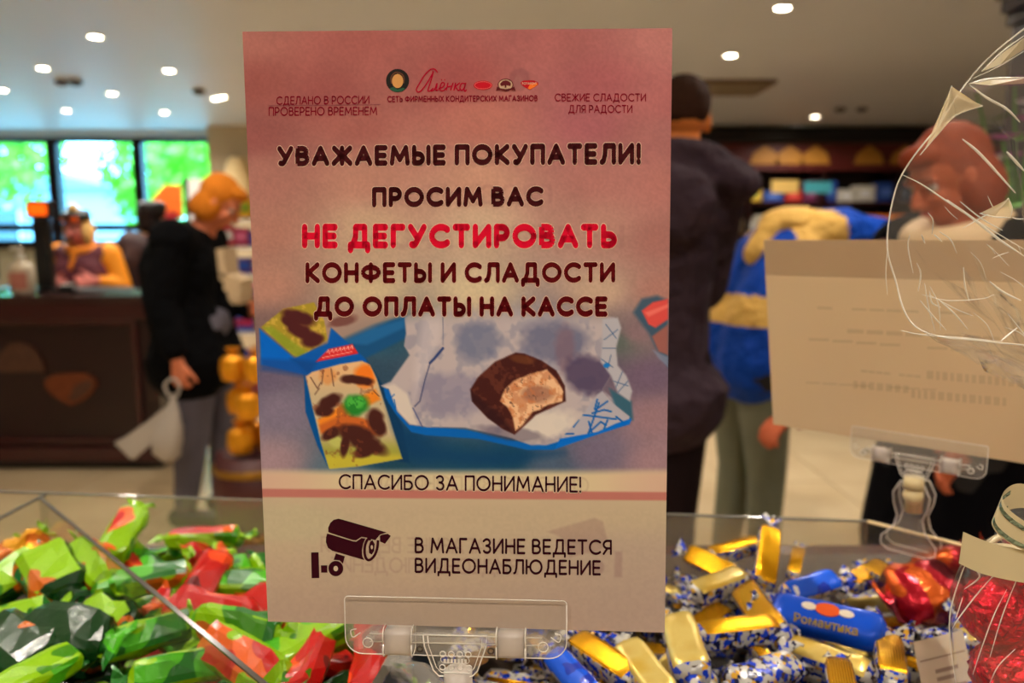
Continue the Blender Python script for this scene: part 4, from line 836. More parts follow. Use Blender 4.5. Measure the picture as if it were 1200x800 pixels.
SIM = [('a', -0.68, 0.4804, 1.034, 0.969, -0, -0, 0.247), ('a', -0.6459, 0.7682, 1.034, 0.785, -0, -0, 0.62), ('a', -0.61, 0.5396, 1.034, 0.794, 0, 0, 0.609), ('a', -0.5389, 0.7262, 1.034, 0.861, 0, 0, 0.509), ('a', -0.5944, 0.6379, 1.034, 0.695, -0, 0, -0.719), ('a', -0.7222, 0.6687, 1.038, 0.465, -0.465, -0.532, 0.532), ('a', -0.5842, 0.4609, 1.038, 0.153, -0.153, 0.69, -0.69), ('a', -0.6895, 0.8048, 1.0469, 0.692, -0.707, -0.029, -0.146), ('a', -0.6327, 0.6033, 1.034, 0.82, -0, -0, 0.572), ('a', -0.6561, 0.7179, 1.034, 0.125, -0, -0, 0.992), ('a', -0.6678, 0.6583, 1.034, 0.961, -0, 0, -0.276), ('a', -0.693, 0.5311, 1.038, 0.512, 0.512, 0.487, 0.487), ('a', -0.672, 0.6989, 1.038, 0.702, -0.702, 0.085, -0.085), ('a', -0.6928, 0.4406, 1.0406, 0.238, -0.1, 0.374, -0.891), ('a', -0.6635, 0.5187, 1.0501, 0.921, 0.087, 0.222, 0.308), ('a', -0.5924, 0.7641, 1.034, 0.998, -0, -0, -0.07), ('a', -0.5484, 0.556, 1.034, 0, 0.892, 0.453, 0), ('a', -0.5462, 0.6584, 1.034, 0.859, -0, -0, 0.512), ('a', -0.5867, 0.4994, 1.0459, 0.017, 0.154, -0.038, 0.987), ('a', -0.6673, 0.4397, 1.0525, 0.801, 0.387, 0.001, 0.457), ('a', -0.6312, 0.4408, 1.038, 0.505, 0.505, 0.495, 0.495), ('a', -0.734, 0.4793, 1.034, 0.707, -0, -0, 0.707), ('a', -0.7149, 0.6066, 1.038, 0.648, 0.648, 0.282, 0.282), ('a', -0.6016, 0.7287, 1.0467, 0.008, -0.163, -0.688, -0.707), ('a', -0.6816, 0.6007, 1.034, 0.943, -0, -0, 0.334), ('a', -0.5473, 0.7375, 1.052, 0.734, 0, 0, 0.68), ('a', -0.6259, 0.4424, 1.06, 0, -0.859, -0.512, -0), ('a', -0.7083, 0.7686, 1.038, 0.08, -0.08, -0.703, 0.703), ('a', -0.5779, 0.6489, 1.052, 0.346, -0, -0, 0.938), ('a', -0.7002, 0.6557, 1.0583, 0.99, -0.02, 0.079, -0.113), ('a', -0.6807, 0.6786, 1.0559, 0.991, -0.016, 0.06, -0.121), ('a', -0.5234, 0.6764, 1.056, 0.488, -0.488, 0.511, -0.511), ('a', -0.5846, 0.4143, 1.038, 0.707, -0.707, -0.018, 0.018), ('a', -0.6786, 0.5981, 1.052, 0, -0.27, 0.963, -0), ('b', -0.4226, 0.4507, 1.041, 0.655, -0.655, -0.266, 0.266), ('b', -0.4475, 0.675, 1.036, 0.261, 0, -0, -0.965), ('b', -0.3012, 0.4717, 1.036, 0.812, 0, 0, 0.584), ('b', -0.3209, 0.4141, 1.041, 0, -0, 0.707, -0.707), ('b', -0.4648, 0.5375, 1.036, 0.781, -0, 0, -0.625), ('b', -0.473, 0.6229, 1.036, 0, 1, -0.021, -0), ('b', -0.3845, 0.6105, 1.041, 0.706, 0.706, 0.038, 0.038), ('b', -0.4072, 0.5345, 1.036, 0, -0.954, -0.299, 0), ('b', -0.4069, 0.4353, 1.041, 0.265, -0.266, 0.655, -0.655), ('b', -0.4989, 0.5729, 1.041, 0.491, 0.491, -0.509, -0.509), ('b', -0.3364, 0.4636, 1.041, 0.472, 0.472, -0.527, -0.527), ('b', -0.4246, 0.4296, 1.073, 0.685, -0.685, -0.177, 0.177), ('b', -0.329, 0.5449, 1.041, 0.702, 0.703, 0.08, 0.08), ('b', -0.2214, 0.459, 1.041, 0.247, 0.247, -0.663, -0.663), ('b', -0.412, 0.6437, 1.0488, 0.06, 0.189, 0.009, 0.98), ('b', -0.4242, 0.5663, 1.0481, 0.245, -0.169, 0.005, -0.955), ('b', -0.4119, 0.5503, 1.0692, 0.083, 0.152, 0.044, 0.984), ('b', -0.4622, 0.4656, 1.0538, 0.758, -0.035, -0.259, -0.597), ('b', -0.3271, 0.4369, 1.068, 0.948, 0, -0, -0.319), ('b', -0.3736, 0.4142, 1.073, 0.707, -0.707, -0.001, 0.001), ('b', -0.4609, 0.5024, 1.0674, 0.163, 0.897, 0.411, -0.013), ('b', -0.4182, 0.6025, 1.068, 0.993, 0, 0, 0.118), ('b', -0.3846, 0.4853, 1.036, 0.38, -0, 0, 0.925), ('b', -0.4851, 0.7308, 1.06, 0.013, -0.707, 0.013, 0.707), ('b', -0.3483, 0.5779, 1.0464, 0.952, 0.005, 0.144, 0.27), ('b', -0.4781, 0.4145, 1.06, 0.508, 0.492, 0.508, -0.492), ('b', -0.4149, 0.6826, 1.0973, 0.49, -0.707, -0.023, -0.51), ('b', -0.3617, 0.6295, 1.0948, 0.278, 0.265, 0.665, 0.641), ('b', -0.2044, 0.438, 1.036, 0.349, -0, 0, -0.937), ('b', -0.2513, 0.5153, 1.036, 0.369, -0, -0, 0.93), ('b', -0.4898, 0.6798, 1.0578, 0.002, -0.694, 0.72, -0.012), ('b', -0.3511, 0.5142, 1.0526, 0.767, 0.623, 0.1, -0.116), ('b', -0.2172, 0.4823, 1.0673, 0.916, -0.061, -0.122, -0.377), ('b', -0.3874, 0.5996, 1.09, 0.862, 0.002, 0.002, -0.507), ('b', -0.365, 0.6266, 1.0679, 0.377, -0.009, 0.017, 0.926), ('b', -0.263, 0.4533, 1.041, 0.346, 0.346, -0.616, -0.616), ('b', -0.4169, 0.6456, 1.0798, 0.601, 0.699, 0.369, 0.12), ('b', -0.3137, 0.4842, 1.0661, 0.12, -0.056, -0.991, -0.006), ('b', -0.5008, 0.5027, 1.041, 0.514, -0.514, -0.486, 0.486), ('b', -0.3865, 0.4805, 1.0638, 0.378, 0.086, 0.204, 0.899), ('b', -0.3684, 0.532, 1.0888, 0.565, -0.764, 0.287, -0.121), ('b', -0.2514, 0.5183, 1.0794, 0.096, -0.459, -0.538, 0.701), ('b', -0.4794, 0.5738, 1.0647, 0.733, 0.183, 0.2, 0.624), ('b', -0.2071, 0.4302, 1.0622, 0.115, -0.155, -0.976, -0.097), ('b', -0.4644, 0.5221, 1.0892, 0.583, -0.806, -0.094, 0.035), ('b', -0.3297, 0.5452, 1.0709, 0.881, -0.082, 0.048, -0.464), ('b', -0.4924, 0.4383, 1.0976, 0.718, -0.294, 0.226, 0.59), ('b', -0.4545, 0.6813, 1.0675, 0.647, -0.318, -0.098, 0.686), ('b', -0.2836, 0.5443, 1.0853, 0.116, 0.875, -0.392, 0.26), ('b', -0.4685, 0.5718, 1.0838, 0.659, 0.204, 0.178, 0.701), ('b', -0.3233, 0.5428, 1.0925, 0.476, 0.046, 0.082, 0.874), ('b', -0.3091, 0.5784, 1.0899, 0.444, 0.07, 0.716, 0.534), ('c', -0.1018, 0.5812, 1.034, 0.838, 0, 0, 0.546), ('c', -0.2071, 0.6261, 1.034, 0.993, 0.001, 0, -0.116), ('c', -0.2819, 0.6942, 1.034, 0.875, -0, -0, 0.485), ('c', -0.1873, 0.5826, 1.0454, 0.782, 0.082, -0.102, 0.609), ('c', -0.1117, 0.4875, 1.034, 0.881, -0, 0, -0.473), ('c', -0.1755, 0.7211, 1.037, 0.679, -0.679, 0.197, -0.197), ('c', -0.1483, 0.63, 1.037, 0.47, 0.47, -0.528, -0.528), ('c', -0.0998, 0.4855, 1.053, 0.758, -0.114, 0.033, -0.642), ('c', -0.1572, 0.7546, 1.0463, 0.989, 0.007, 0.142, -0.048), ('c', -0.2231, 0.6966, 1.0439, 0.287, 0.108, -0.033, 0.951), ('c', -0.075, 0.5524, 1.034, 0, 0.654, -0.756, -0), ('c', -0.372, 0.7415, 1.034, 0.991, 0, 0, 0.137), ('c', -0.0813, 0.7472, 1.0446, 0.048, 0.122, -0.006, 0.991), ('c', -0.1592, 0.5658, 1.0559, 0.954, 0.18, 0.069, 0.231), ('c', -0.2585, 0.7674, 1.037, 0.034, -0.034, -0.706, 0.706), ('c', -0.3543, 0.714, 1.0453, 0.919, 0.171, -0.035, 0.355), ('c', -0.2527, 0.5929, 1.0442, 0.823, 0.15, 0.004, -0.548), ('c', -0.3737, 0.7628, 1.037, 0.7, 0.7, 0.097, 0.097), ('c', -0.1892, 0.5067, 1.034, 0.351, 0, -0, 0.937), ('c', -0.1142, 0.4519, 1.037, 0.62, 0.62, -0.34, -0.34), ('c', -0.4088, 0.7183, 1.0554, 0.371, -0.103, -0.012, 0.923), ('c', -0.1381, 0.5257, 1.055, 0.629, -0.628, -0.324, 0.324), ('c', -0.1201, 0.6085, 1.0591, 0.037, -0.027, -0.702, -0.711), ('c', -0.3035, 0.705, 1.034, 0, 0.874, 0.485, 0), ('c', -0.3024, 0.6093, 1.037, 0.266, 0.266, 0.655, 0.655), ('c', -0.1627, 0.7157, 1.0699, 0.097, -0.439, -0.882, -0.141), ('c', -0.1113, 0.7291, 1.0746, 0.198, -0.013, 0.931, 0.307), ('c', -0.0535, 0.6996, 1.0475, 0.646, 0.118, 0.102, -0.747), ('c', -0.3214, 0.678, 1.052, 0.086, 0, 0, -0.996), ('c', -0.2063, 0.5156, 1.0568, 0.253, 0.28, 0.649, 0.66), ('c', -0.1235, 0.6832, 1.037, 0.526, 0.526, 0.472, 0.472), ('c', -0.0898, 0.5753, 1.069, 0.131, -0.741, -0.641, -0.152), ('c', -0.2943, 0.7193, 1.055, 0.184, 0.184, -0.683, -0.683), ('c', -0.2861, 0.655, 1.0505, 0.97, 0.136, 0.172, 0.106), ('c', -0.2192, 0.7264, 1.0502, 0.347, -0.143, -0.692, 0.616), ('c', -0.1054, 0.6831, 1.037, 0.472, 0.472, -0.526, -0.526), ('c', -0.1813, 0.7069, 1.0639, 0.522, 0.725, -0.237, -0.382), ('c', -0.0591, 0.6409, 1.0504, 0.541, -0.373, 0.601, -0.455), ('c', -0.08, 0.6941, 1.0492, 0.731, 0.182, -0.037, 0.657), ('c', -0.1935, 0.6474, 1.047, 0.982, 0, -0.146, -0.118), ('c', -0.1657, 0.4803, 1.0806, 0.884, 0.112, 0.276, -0.36), ('c', -0.2316, 0.5974, 1.0489, 0.344, 0.424, 0.487, 0.682), ('c', -0.1191, 0.5304, 1.079, 0.543, -0.542, -0.453, 0.454), ('c', -0.232, 0.7018, 1.0696, 0.57, 0.691, -0.234, -0.379), ('c', -0.2169, 0.7167, 1.0702, 0.887, 0.099, 0.131, -0.43), ('c', -0.2528, 0.6923, 1.0677, 0.44, 0.083, -0.167, 0.878), ('c', -0.092, 0.6989, 1.0743, 0.048, 0.086, -0.123, 0.988), ('c', -0.098, 0.5065, 1.089, 0.156, 0.75, -0.561, -0.313), ('c', -0.1199, 0.754, 1.0834, 0.165, -0.098, 0.7, 0.688), ('c', -0.2279, 0.5929, 1.0704, 0.96, 0.103, 0.067, -0.253), ('c', -0.1334, 0.6532, 1.0652, 0.055, -0.28, -0.94, -0.187), ('c', -0.3832, 0.7737, 1.0571, 0.072, -0.09, 0.246, 0.962), ('c', -0.1679, 0.5136, 1.0778, 0.458, -0.679, -0.117, -0.562), ('c', -0.1376, 0.56, 1.0876, 0.27, 0.377, -0.197, -0.864), ('c', -0.2686, 0.5861, 1.0604, 0.351, -0.032, -0.102, 0.93), ('c', -0.2352, 0.6523, 1.0727, 0.971, 0.192, -0.085, 0.112), ('c', -0.1934, 0.6055, 1.0707, 0.334, -0.198, -0.143, 0.911), ('c', -0.1859, 0.73, 1.0952, 0.97, 0.172, -0.006, 0.173), ('c', -0.1495, 0.5701, 1.0996, 0.374, -0.283, 0.86, -0.202), ('c', -0.3815, 0.7194, 1.0712, 0.3, -0.178, -0.761, 0.547), ('c', -0.3065, 0.6189, 1.0918, 0.11, -0.38, -0.912, -0.11), ('c', -0.16, 0.7016, 1.0937, 0.237, -0.894, -0.339, -0.171), ('c', -0.0714, 0.5565, 1.0585, 0.553, -0.516, -0.483, 0.441), ('c', -0.1381, 0.6263, 1.1043, 0.958, 0.086, -0.077, 0.263), ('c', -0.1295, 0.6269, 1.0837, 0.015, -0.063, 0.63, 0.774), ('c', -0.095, 0.6542, 1.0722, 0.941, 0.163, -0.025, -0.295), ('c', -0.2234, 0.6616, 1.1012, 0.39, 0.456, 0.427, 0.677), ('c', -0.3613, 0.6869, 1.0806, 0.276, 0.076, -0.157, 0.945), ('c', -0.0772, 0.6817, 1.1008, 0.649, 0.126, 0.058, -0.748), ('c', -0.1173, 0.608, 1.0994, 0.297, 0.149, 0.37, -0.868), ('c', -0.3725, 0.7354, 1.0734, 0.748, -0.566, 0.263, -0.228), ('c', -0.3344, 0.6461, 1.0844, 0.11, -0.38, -0.912, -0.11), ('c', -0.2138, 0.5573, 1.0847, 0.582, 0.722, -0.226, -0.299), ('c', -0.142, 0.4537, 1.0834, 0.437, -0.069, -0.707, 0.552), ('c', -0.0702, 0.5643, 1.0832, 0.441, 0.483, -0.516, -0.553), ('c', -0.1873, 0.5686, 1.1159, 0.91, -0.25, -0.13, 0.303), ('c', -0.1783, 0.5506, 1.1051, 0.048, 0.886, -0.363, 0.285), ('c', -0.0748, 0.5536, 1.1072, 0.756, -0.002, 0.002, 0.654), ('c', -0.2392, 0.6536, 1.0958, 0.69, -0.41, 0.47, -0.368), ('c', -0.2409, 0.5536, 1.0799, 0.016, -0.377, -0.926, -0.007), ('c', -0.3048, 0.7271, 1.0765, 0.646, -0.349, 0.1, 0.672), ('c', -0.1856, 0.6751, 1.0952, 0.873, 0.243, 0.071, -0.416), ('c', -0.2901, 0.6453, 1.1079, 0.419, -0.107, 0.55, 0.715), ('c', -0.0479, 0.744, 1.142, 0.035, -0.68, 0.033, 0.732), ('c', -0.0514, 0.6983, 1.0941, 0.481, -0.582, -0.366, 0.545), ('c', -0.2628, 0.6068, 1.1179, 0.199, -0.099, -0.958, -0.181), ('c', -0.1561, 0.6764, 1.0997, 0.289, -0.86, 0.417, 0.059), ('c', -0.315, 0.7557, 1.081, 0.443, -0.89, -0.108, -0.011), ('c', -0.1787, 0.615, 1.1187, 0.49, 0.074, -0.325, -0.806), ('c', -0.278, 0.6564, 1.0909, 0.74, 0.251, -0.298, -0.548), ('c', -0.1983, 0.6137, 1.1072, 0.231, 0.531, -0.719, -0.386), ('c', -0.3125, 0.743, 1.0939, 0.443, -0.895, -0.047, 0.019), ('c', -0.2661, 0.6646, 1.1133, 0.435, -0.737, 0.471, -0.215), ('c', -0.2305, 0.5913, 1.1191, 0.797, 0.263, 0.04, 0.543), ('c', -0.3242, 0.6698, 1.1087, 0.025, -0.512, -0.703, 0.492), ('d', 0.1417, 0.5278, 1.034, 0.693, -0, -0, 0.721), ('d', 0.0686, 0.6498, 1.034, 0.923, -0, -0, 0.385), ('d', 0.2715, 0.6174, 1.034, 0.151, -0, -0, 0.989), ('d', 0.0459, 0.5979, 1.034, 0.096, -0, 0, 0.995), ('d', 0.0213, 0.6634, 1.034, 0.605, 0, -0, -0.796), ('d', 0.0695, 0.5267, 1.034, 0.757, -0, 0, -0.654), ('d', -0.008, 0.5591, 1.037, 0.702, -0.702, 0.082, -0.082), ('d', 0.1575, 0.6835, 1.034, 0.248, 0, 0, 0.969), ('d', 0.2847, 0.5695, 1.037, 0.239, -0.239, -0.666, 0.665), ('d', 0.0341, 0.4883, 1.034, 0.77, 0, 0, 0.638), ('d', 0.1955, 0.5585, 1.037, 0.643, -0.643, 0.294, -0.294), ('d', 0.0742, 0.6896, 1.034, 0.385, -0, 0, -0.923), ('d', 0.2316, 0.589, 1.034, 0.001, -0.882, 0.471, -0), ('d', 0.1114, 0.5788, 1.034, 0.574, -0, 0, -0.819), ('d', 0.0073, 0.5748, 1.037, 0.091, -0.091, -0.701, 0.701), ('d', 0.2509, 0.4524, 1.034, 0.454, 0, 0, 0.891), ('d', 0.2927, 0.4941, 1.037, 0.703, -0.703, 0.079, -0.079), ('d', 0.3451, 0.5644, 1.034, 0, 0.465, 0.885, -0), ('d', 0.0102, 0.6806, 1.0519, 0.941, 0.001, -0.018, -0.338), ('d', 0.0894, 0.4725, 1.0495, 0.991, -0.103, -0.076, 0.046), ('d', 0.0989, 0.451, 1.034, 0.333, 0, -0, -0.943), ('d', 0.2218, 0.6546, 1.037, 0.262, 0.262, -0.657, -0.657), ('d', 0.0306, 0.7363, 1.034, 0.999, -0, 0, -0.049), ('d', 0.1825, 0.5012, 1.044, 0.873, 0.056, 0.104, -0.474), ('d', 0.2295, 0.7058, 1.037, 0.702, -0.702, -0.086, 0.086), ('d', 0.3407, 0.5673, 1.052, 0.188, -0, 0, 0.982), ('d', 0.0486, 0.5309, 1.055, 0.649, -0.649, -0.281, 0.281), ('d', -0.0198, 0.5244, 1.0474, 0.423, 0.047, -0.185, 0.886), ('d', 0.0274, 0.5884, 1.0569, 0.848, -0.058, -0.018, -0.526), ('d', 0.0938, 0.4582, 1.0725, 0.061, 0.001, 0.576, 0.815), ('d', 0.3566, 0.664, 1.034, 0, 0.134, 0.991, 0), ('d', -0.0269, 0.4565, 1.0601, 0.6, -0.75, -0.165, -0.225), ('d', 0.1446, 0.7253, 1.044, 0.992, 0.006, 0.118, -0.048), ('d', 0.2308, 0.5703, 1.0526, 0.955, 0.105, -0.091, -0.262), ('d', 0.2838, 0.4479, 1.034, 0, 0.891, -0.454, -0), ('d', -0.0124, 0.6083, 1.0529, 0.294, -0.38, -0.434, 0.762), ('d', 0.2534, 0.6426, 1.0527, 0.048, 0.941, 0.335, 0.003), ('d', 0.0589, 0.6408, 1.055, 0.44, -0.44, 0.554, -0.554), ('d', 0.1267, 0.5279, 1.0581, 0.379, 0.882, 0.048, 0.275), ('d', 0.0971, 0.415, 1.0492, 0.983, 0, 0.183, -0), ('d', -0.0518, 0.4847, 1.0584, 0.673, -0.332, 0.041, 0.66), ('d', 0.2703, 0.5282, 1.0502, 0.184, -0.006, 0.772, -0.608), ('d', 0.3113, 0.5164, 1.0564, 0.692, -0.61, -0.033, 0.385), ('d', 0.3106, 0.6407, 1.034, 0, 0.999, -0.034, -0), ('d', 0.3782, 0.6148, 1.0448, 0.821, 0.08, -0.094, 0.558), ('d', 0.1897, 0.5286, 1.037, 0.337, 0.337, 0.622, 0.621), ('d', 0.2262, 0.7164, 1.0578, 0.05, -0.019, 0.063, 0.997), ('d', 0.158, 0.6443, 1.0466, 0.72, 0.103, 0.109, -0.677), ('d', 0.3833, 0.5834, 1.0627, 0.841, 0.159, 0.352, -0.379), ('d', 0.353, 0.5679, 1.07, 0.575, 0, 0, 0.818), ('d', 0.2869, 0.5175, 1.0765, 0.077, 0.271, -0.567, -0.774), ('d', 0.248, 0.4756, 1.0565, 0.897, 0.023, 0.046, -0.44), ('d', -0.0114, 0.4458, 1.0437, 0.434, 0.136, -0.101, -0.885), ('d', 0.0122, 0.6312, 1.0754, 0.26, 0.101, 0.825, 0.491), ('d', 0.0357, 0.4494, 1.0572, 0.295, -0.576, -0.756, 0.1), ('d', 0.2052, 0.5653, 1.0644, 0.627, -0.038, -0.146, 0.764), ('d', 0.3213, 0.6371, 1.052, 0.049, -0, 0, -0.999), ('d', 0.1074, 0.5969, 1.052, 0, 0.089, 0.996, 0), ('d', 0.2759, 0.5867, 1.0634, 0.81, 0.173, -0.153, -0.539), ('d', 0.1801, 0.6878, 1.0586, 0.643, 0.552, -0.312, -0.429), ('d', -0.0262, 0.6793, 1.066, 0.299, -0.673, -0.582, -0.346), ('d', 0.2895, 0.4656, 1.0681, 0.928, 0.017, 0.117, 0.354), ('d', 0.2536, 0.6485, 1.0702, 0.994, -0.042, -0.024, -0.1), ('d', 0.3495, 0.6899, 1.052, 0.319, 0.061, 0.645, 0.691), ('d', 0.0922, 0.6633, 1.052, 0.656, 0, -0, 0.754), ('d', 0.1731, 0.436, 1.037, 0, 0, -0.707, -0.707), ('d', 0.1168, 0.6688, 1.0488, 0.429, 0.651, -0.422, -0.463), ('d', 0.1653, 0.6385, 1.0636, 0.107, -0.663, -0.734, -0.105), ('d', 0.1471, 0.415, 1.0492, 0.983, 0, 0.183, 0), ('d', 0.0354, 0.4376, 1.077, 0.036, -0.291, 0.109, -0.95), ('d', 0.1267, 0.6772, 1.072, 0.208, 0.498, -0.822, -0.185), ('d', 0.0258, 0.5079, 1.076, 0.235, -0, 0, -0.972), ('d', 0.3104, 0.6815, 1.055, 0.135, 0.131, 0.692, 0.697), ('d', 0.3842, 0.5021, 1.0398, 0.321, 0.786, 0.489, 0.199), ('d', 0.242, 0.6852, 1.0857, 0.315, -0.391, -0.557, 0.662), ('d', -0.0379, 0.6133, 1.076, 0.57, -0.329, 0.596, -0.46), ('d', 0.2465, 0.5961, 1.0803, 0.843, 0.012, -0.149, 0.517), ('d', 0.1209, 0.436, 1.0606, 0.018, -0.018, 0.707, 0.707), ('d', 0.0808, 0.6414, 1.073, 0.419, 0.419, -0.57, -0.57), ('d', 0.2579, 0.415, 1.0557, 0.001, 0.271, 0.002, -0.963), ('d', 0.1735, 0.5727, 1.0778, 0.925, 0.231, -0.201, 0.225), ('d', 0.376, 0.517, 1.0514, 0.869, -0.274, -0.261, 0.318), ('d', 0.2063, 0.5597, 1.0856, 0.267, -0.069, 0.719, -0.638), ('d', 0.17, 0.5103, 1.0682, 0.145, -0.938, -0.3, -0.096), ('d', 0.0904, 0.4273, 1.0877, 0.09, 0.169, 0.701, 0.687), ('d', 0.0131, 0.7165, 1.052, 0.947, -0, -0, -0.322), ('d', 0.2014, 0.4644, 1.0605, 0.762, 0.617, -0.087, -0.179), ('d', 0.3252, 0.4473, 1.0491, 0.591, -0.73, 0.156, -0.306), ('d', 0.0867, 0.5759, 1.0664, 0.109, 0.166, 0.339, 0.92), ('d', 0.3674, 0.6263, 1.0725, 0.041, 0.034, -0.618, -0.784), ('d', 0.1603, 0.603, 1.0746, 0.311, 0.039, 0.071, -0.947), ('d', 0.3725, 0.4342, 1.034, 0.242, -0, 0, -0.97), ('d', -0.0286, 0.4335, 1.0576, 0.024, 0.985, -0.041, 0.168), ('d', 0.3158, 0.6076, 1.0909, 0.187, 0.52, -0.581, -0.597), ('d', 0.117, 0.5444, 1.0677, 0.892, 0.356, -0.159, 0.229), ('d', 0.0242, 0.6441, 1.0703, 0.831, 0.469, -0.299, -0.034), ('d', 0.0982, 0.5049, 1.0859, 0.75, 0.387, -0.429, 0.322), ('d', 0.3443, 0.6419, 1.0748, 0.62, 0.783, 0.042, 0.033), ('d', 0.1111, 0.6135, 1.0758, 0.236, -0.269, 0.119, -0.926), ('d', 0.0412, 0.4753, 1.0889, 0.263, -0.381, 0.101, -0.881), ('d', 0.1118, 0.4757, 1.0823, 0.982, 0.172, 0.067, -0.025), ('d', 0.2535, 0.5552, 1.0743, 0.006, -0.842, -0.521, -0.139), ('d', 0.2961, 0.6778, 1.0796, 0.183, 0.15, 0.571, 0.786), ('d', 0.3727, 0.5518, 1.088, 0.007, 1, 0, -0.018), ('d', 0.1763, 0.412, 1.0605, 0.695, -0.695, 0.129, 0.129), ('d', 0.1078, 0.5276, 1.0836, 0.08, -0.192, -0.865, 0.457), ('d', 0.2012, 0.4798, 1.0823, 0.026, -0.977, 0.207, 0.036), ('d', 0.0986, 0.7298, 1.0704, 0.011, 0.973, -0.047, 0.225), ('d', 0.2076, 0.6629, 1.0852, 0.404, -0.036, 0.033, 0.914), ('d', -0.033, 0.4726, 1.079, 0.645, -0.48, 0.209, 0.557), ('d', 0.1099, 0.5484, 1.0927, 0.249, -0.94, 0.205, -0.106), ('d', 0.0332, 0.7023, 1.0704, 0.83, -0.014, -0.01, 0.557), ('d', 0.3643, 0.4428, 1.0565, 0.537, -0.723, 0.163, -0.403), ('d', 0.1955, 0.447, 1.0609, 0.111, -0.141, -0.607, 0.774), ('d', 0.3156, 0.6991, 1.0642, 0.694, -0.668, 0.006, -0.267), ('d', 0.0137, 0.7223, 1.083, 0.118, 0.18, -0.1, -0.971), ('d', 0.1372, 0.6047, 1.091, 0.063, -0.541, 0.813, -0.206), ('d', 0.1889, 0.7039, 1.1039, 0.594, -0.76, 0.222, -0.143), ('d', 0.2718, 0.5679, 1.0996, 0.834, 0.099, 0.171, -0.515), ('d', 0.3451, 0.4798, 1.0656, 0.702, 0.094, -0.366, -0.604), ('d', 0.2421, 0.4897, 1.0845, 0.189, -0.084, 0.007, 0.978), ('d', 0.197, 0.4306, 1.0772, 0.255, -0.026, -0.616, 0.745), ('d', 0.2186, 0.4712, 1.1009, 0.808, -0.024, -0.022, 0.588), ('d', 0.3262, 0.5863, 1.0889, 0.504, -0.193, 0.566, -0.624), ('d', -0.0155, 0.5218, 1.0729, 0.936, -0.291, -0.121, 0.157), ('d', 0.3229, 0.4841, 1.0778, 0.572, -0.109, 0.046, -0.812), ('d', 0.157, 0.7065, 1.0856, 0.98, -0.019, 0.111, 0.163), ('d', 0.3827, 0.4947, 1.0678, 0.412, 0.386, 0.002, 0.825), ('d', 0.2582, 0.5185, 1.0926, 0.967, 0.113, -0.151, -0.174), ('d', 0.0395, 0.5457, 1.0895, 0.868, -0.088, -0.129, -0.472), ('d', 0.4057, 0.4513, 1.062, 0.547, -0.448, 0.628, -0.325), ('d', 0.1327, 0.434, 1.0951, 0.16, 0.118, 0.404, 0.893), ('d', 0.1215, 0.6372, 1.0933, 0.216, 0.513, -0.81, -0.182), ('d', 0.051, 0.6806, 1.0809, 0.031, 0.49, -0.817, 0.303), ('d', -0.0317, 0.5478, 1.0811, 0.641, -0.544, -0.176, 0.513), ('e', 0.5305, 0.7343, 1.04, 0.862, -0, 0, -0.506), ('e', 0.6622, 0.572, 1.04, 0.529, -0, -0, 0.849), ('e', 0.6641, 0.4704, 1.04, 0.636, -0, 0, -0.771), ('e', 0.6247, 0.5056, 1.04, 0.499, -0, 0, -0.867), ('e', 0.4862, 0.7213, 1.04, 0.601, -0, -0, 0.8), ('e', 0.5911, 0.7083, 1.0495, 0.125, -0.048, -0.353, 0.926), ('e', 0.6089, 0.6578, 1.0497, 0.083, -0.034, -0.376, 0.922), ('e', 0.5826, 0.5973, 1.04, 0.019, -0, 0, -1), ('e', 0.6594, 0.5621, 1.07, 0.656, 0, 0, 0.754), ('e', 0.4902, 0.6341, 1.04, 0.395, 0, -0, -0.919), ('e', 0.5458, 0.668, 1.045, 0.598, 0.598, -0.378, -0.378), ('e', 0.7016, 0.4362, 1.04, 0.669, -0, 0, -0.743), ('e', 0.5176, 0.5902, 1.04, 0.371, -0, 0, 0.929), ('e', 0.5362, 0.739, 1.07, 0.981, -0, 0, -0.192), ('e', 0.7105, 0.4297, 1.085, 0.594, -0.384, 0.594, 0.384), ('e', 0.5751, 0.638, 1.0766, 0.599, 0.358, -0.159, 0.699), ('e', 0.521, 0.6079, 1.07, 0, -0.554, 0.832, -0), ('e', 0.4116, 0.6969, 1.04, 0.905, 0, -0, -0.426), ('e', 0.4488, 0.7301, 1.07, 0.117, -0.327, 0.635, 0.69), ('e', 0.4457, 0.6609, 1.0576, 0.157, -0.842, 0.336, 0.393), ('e', 0.6293, 0.6246, 1.0633, 0.34, -0.748, 0.546, 0.165), ('e', 0.5722, 0.5583, 1.07, 0, -1, -0.008, -0), ('e', 0.4914, 0.7008, 1.085, 0.701, -0.093, -0.701, -0.093), ('e', 0.5852, 0.7626, 1.055, 0.308, -0.637, -0.308, -0.637), ('e', 0.5255, 0.6999, 1.0941, 0.654, -0.161, -0.739, -0.031), ('e', 0.5881, 0.5538, 1.04, 0.086, -0, 0, -0.996), ('e', 0.4074, 0.6905, 1.0878, 0.432, 0.072, 0.703, 0.56), ('e', 0.6751, 0.5034, 1.0694, 0.941, -0.185, 0.093, 0.266), ('e', 0.609, 0.4974, 1.075, 0.241, -0.241, -0.665, 0.665), ('e', 0.4915, 0.6444, 1.07, 0.572, -0, -0, -0.82)]
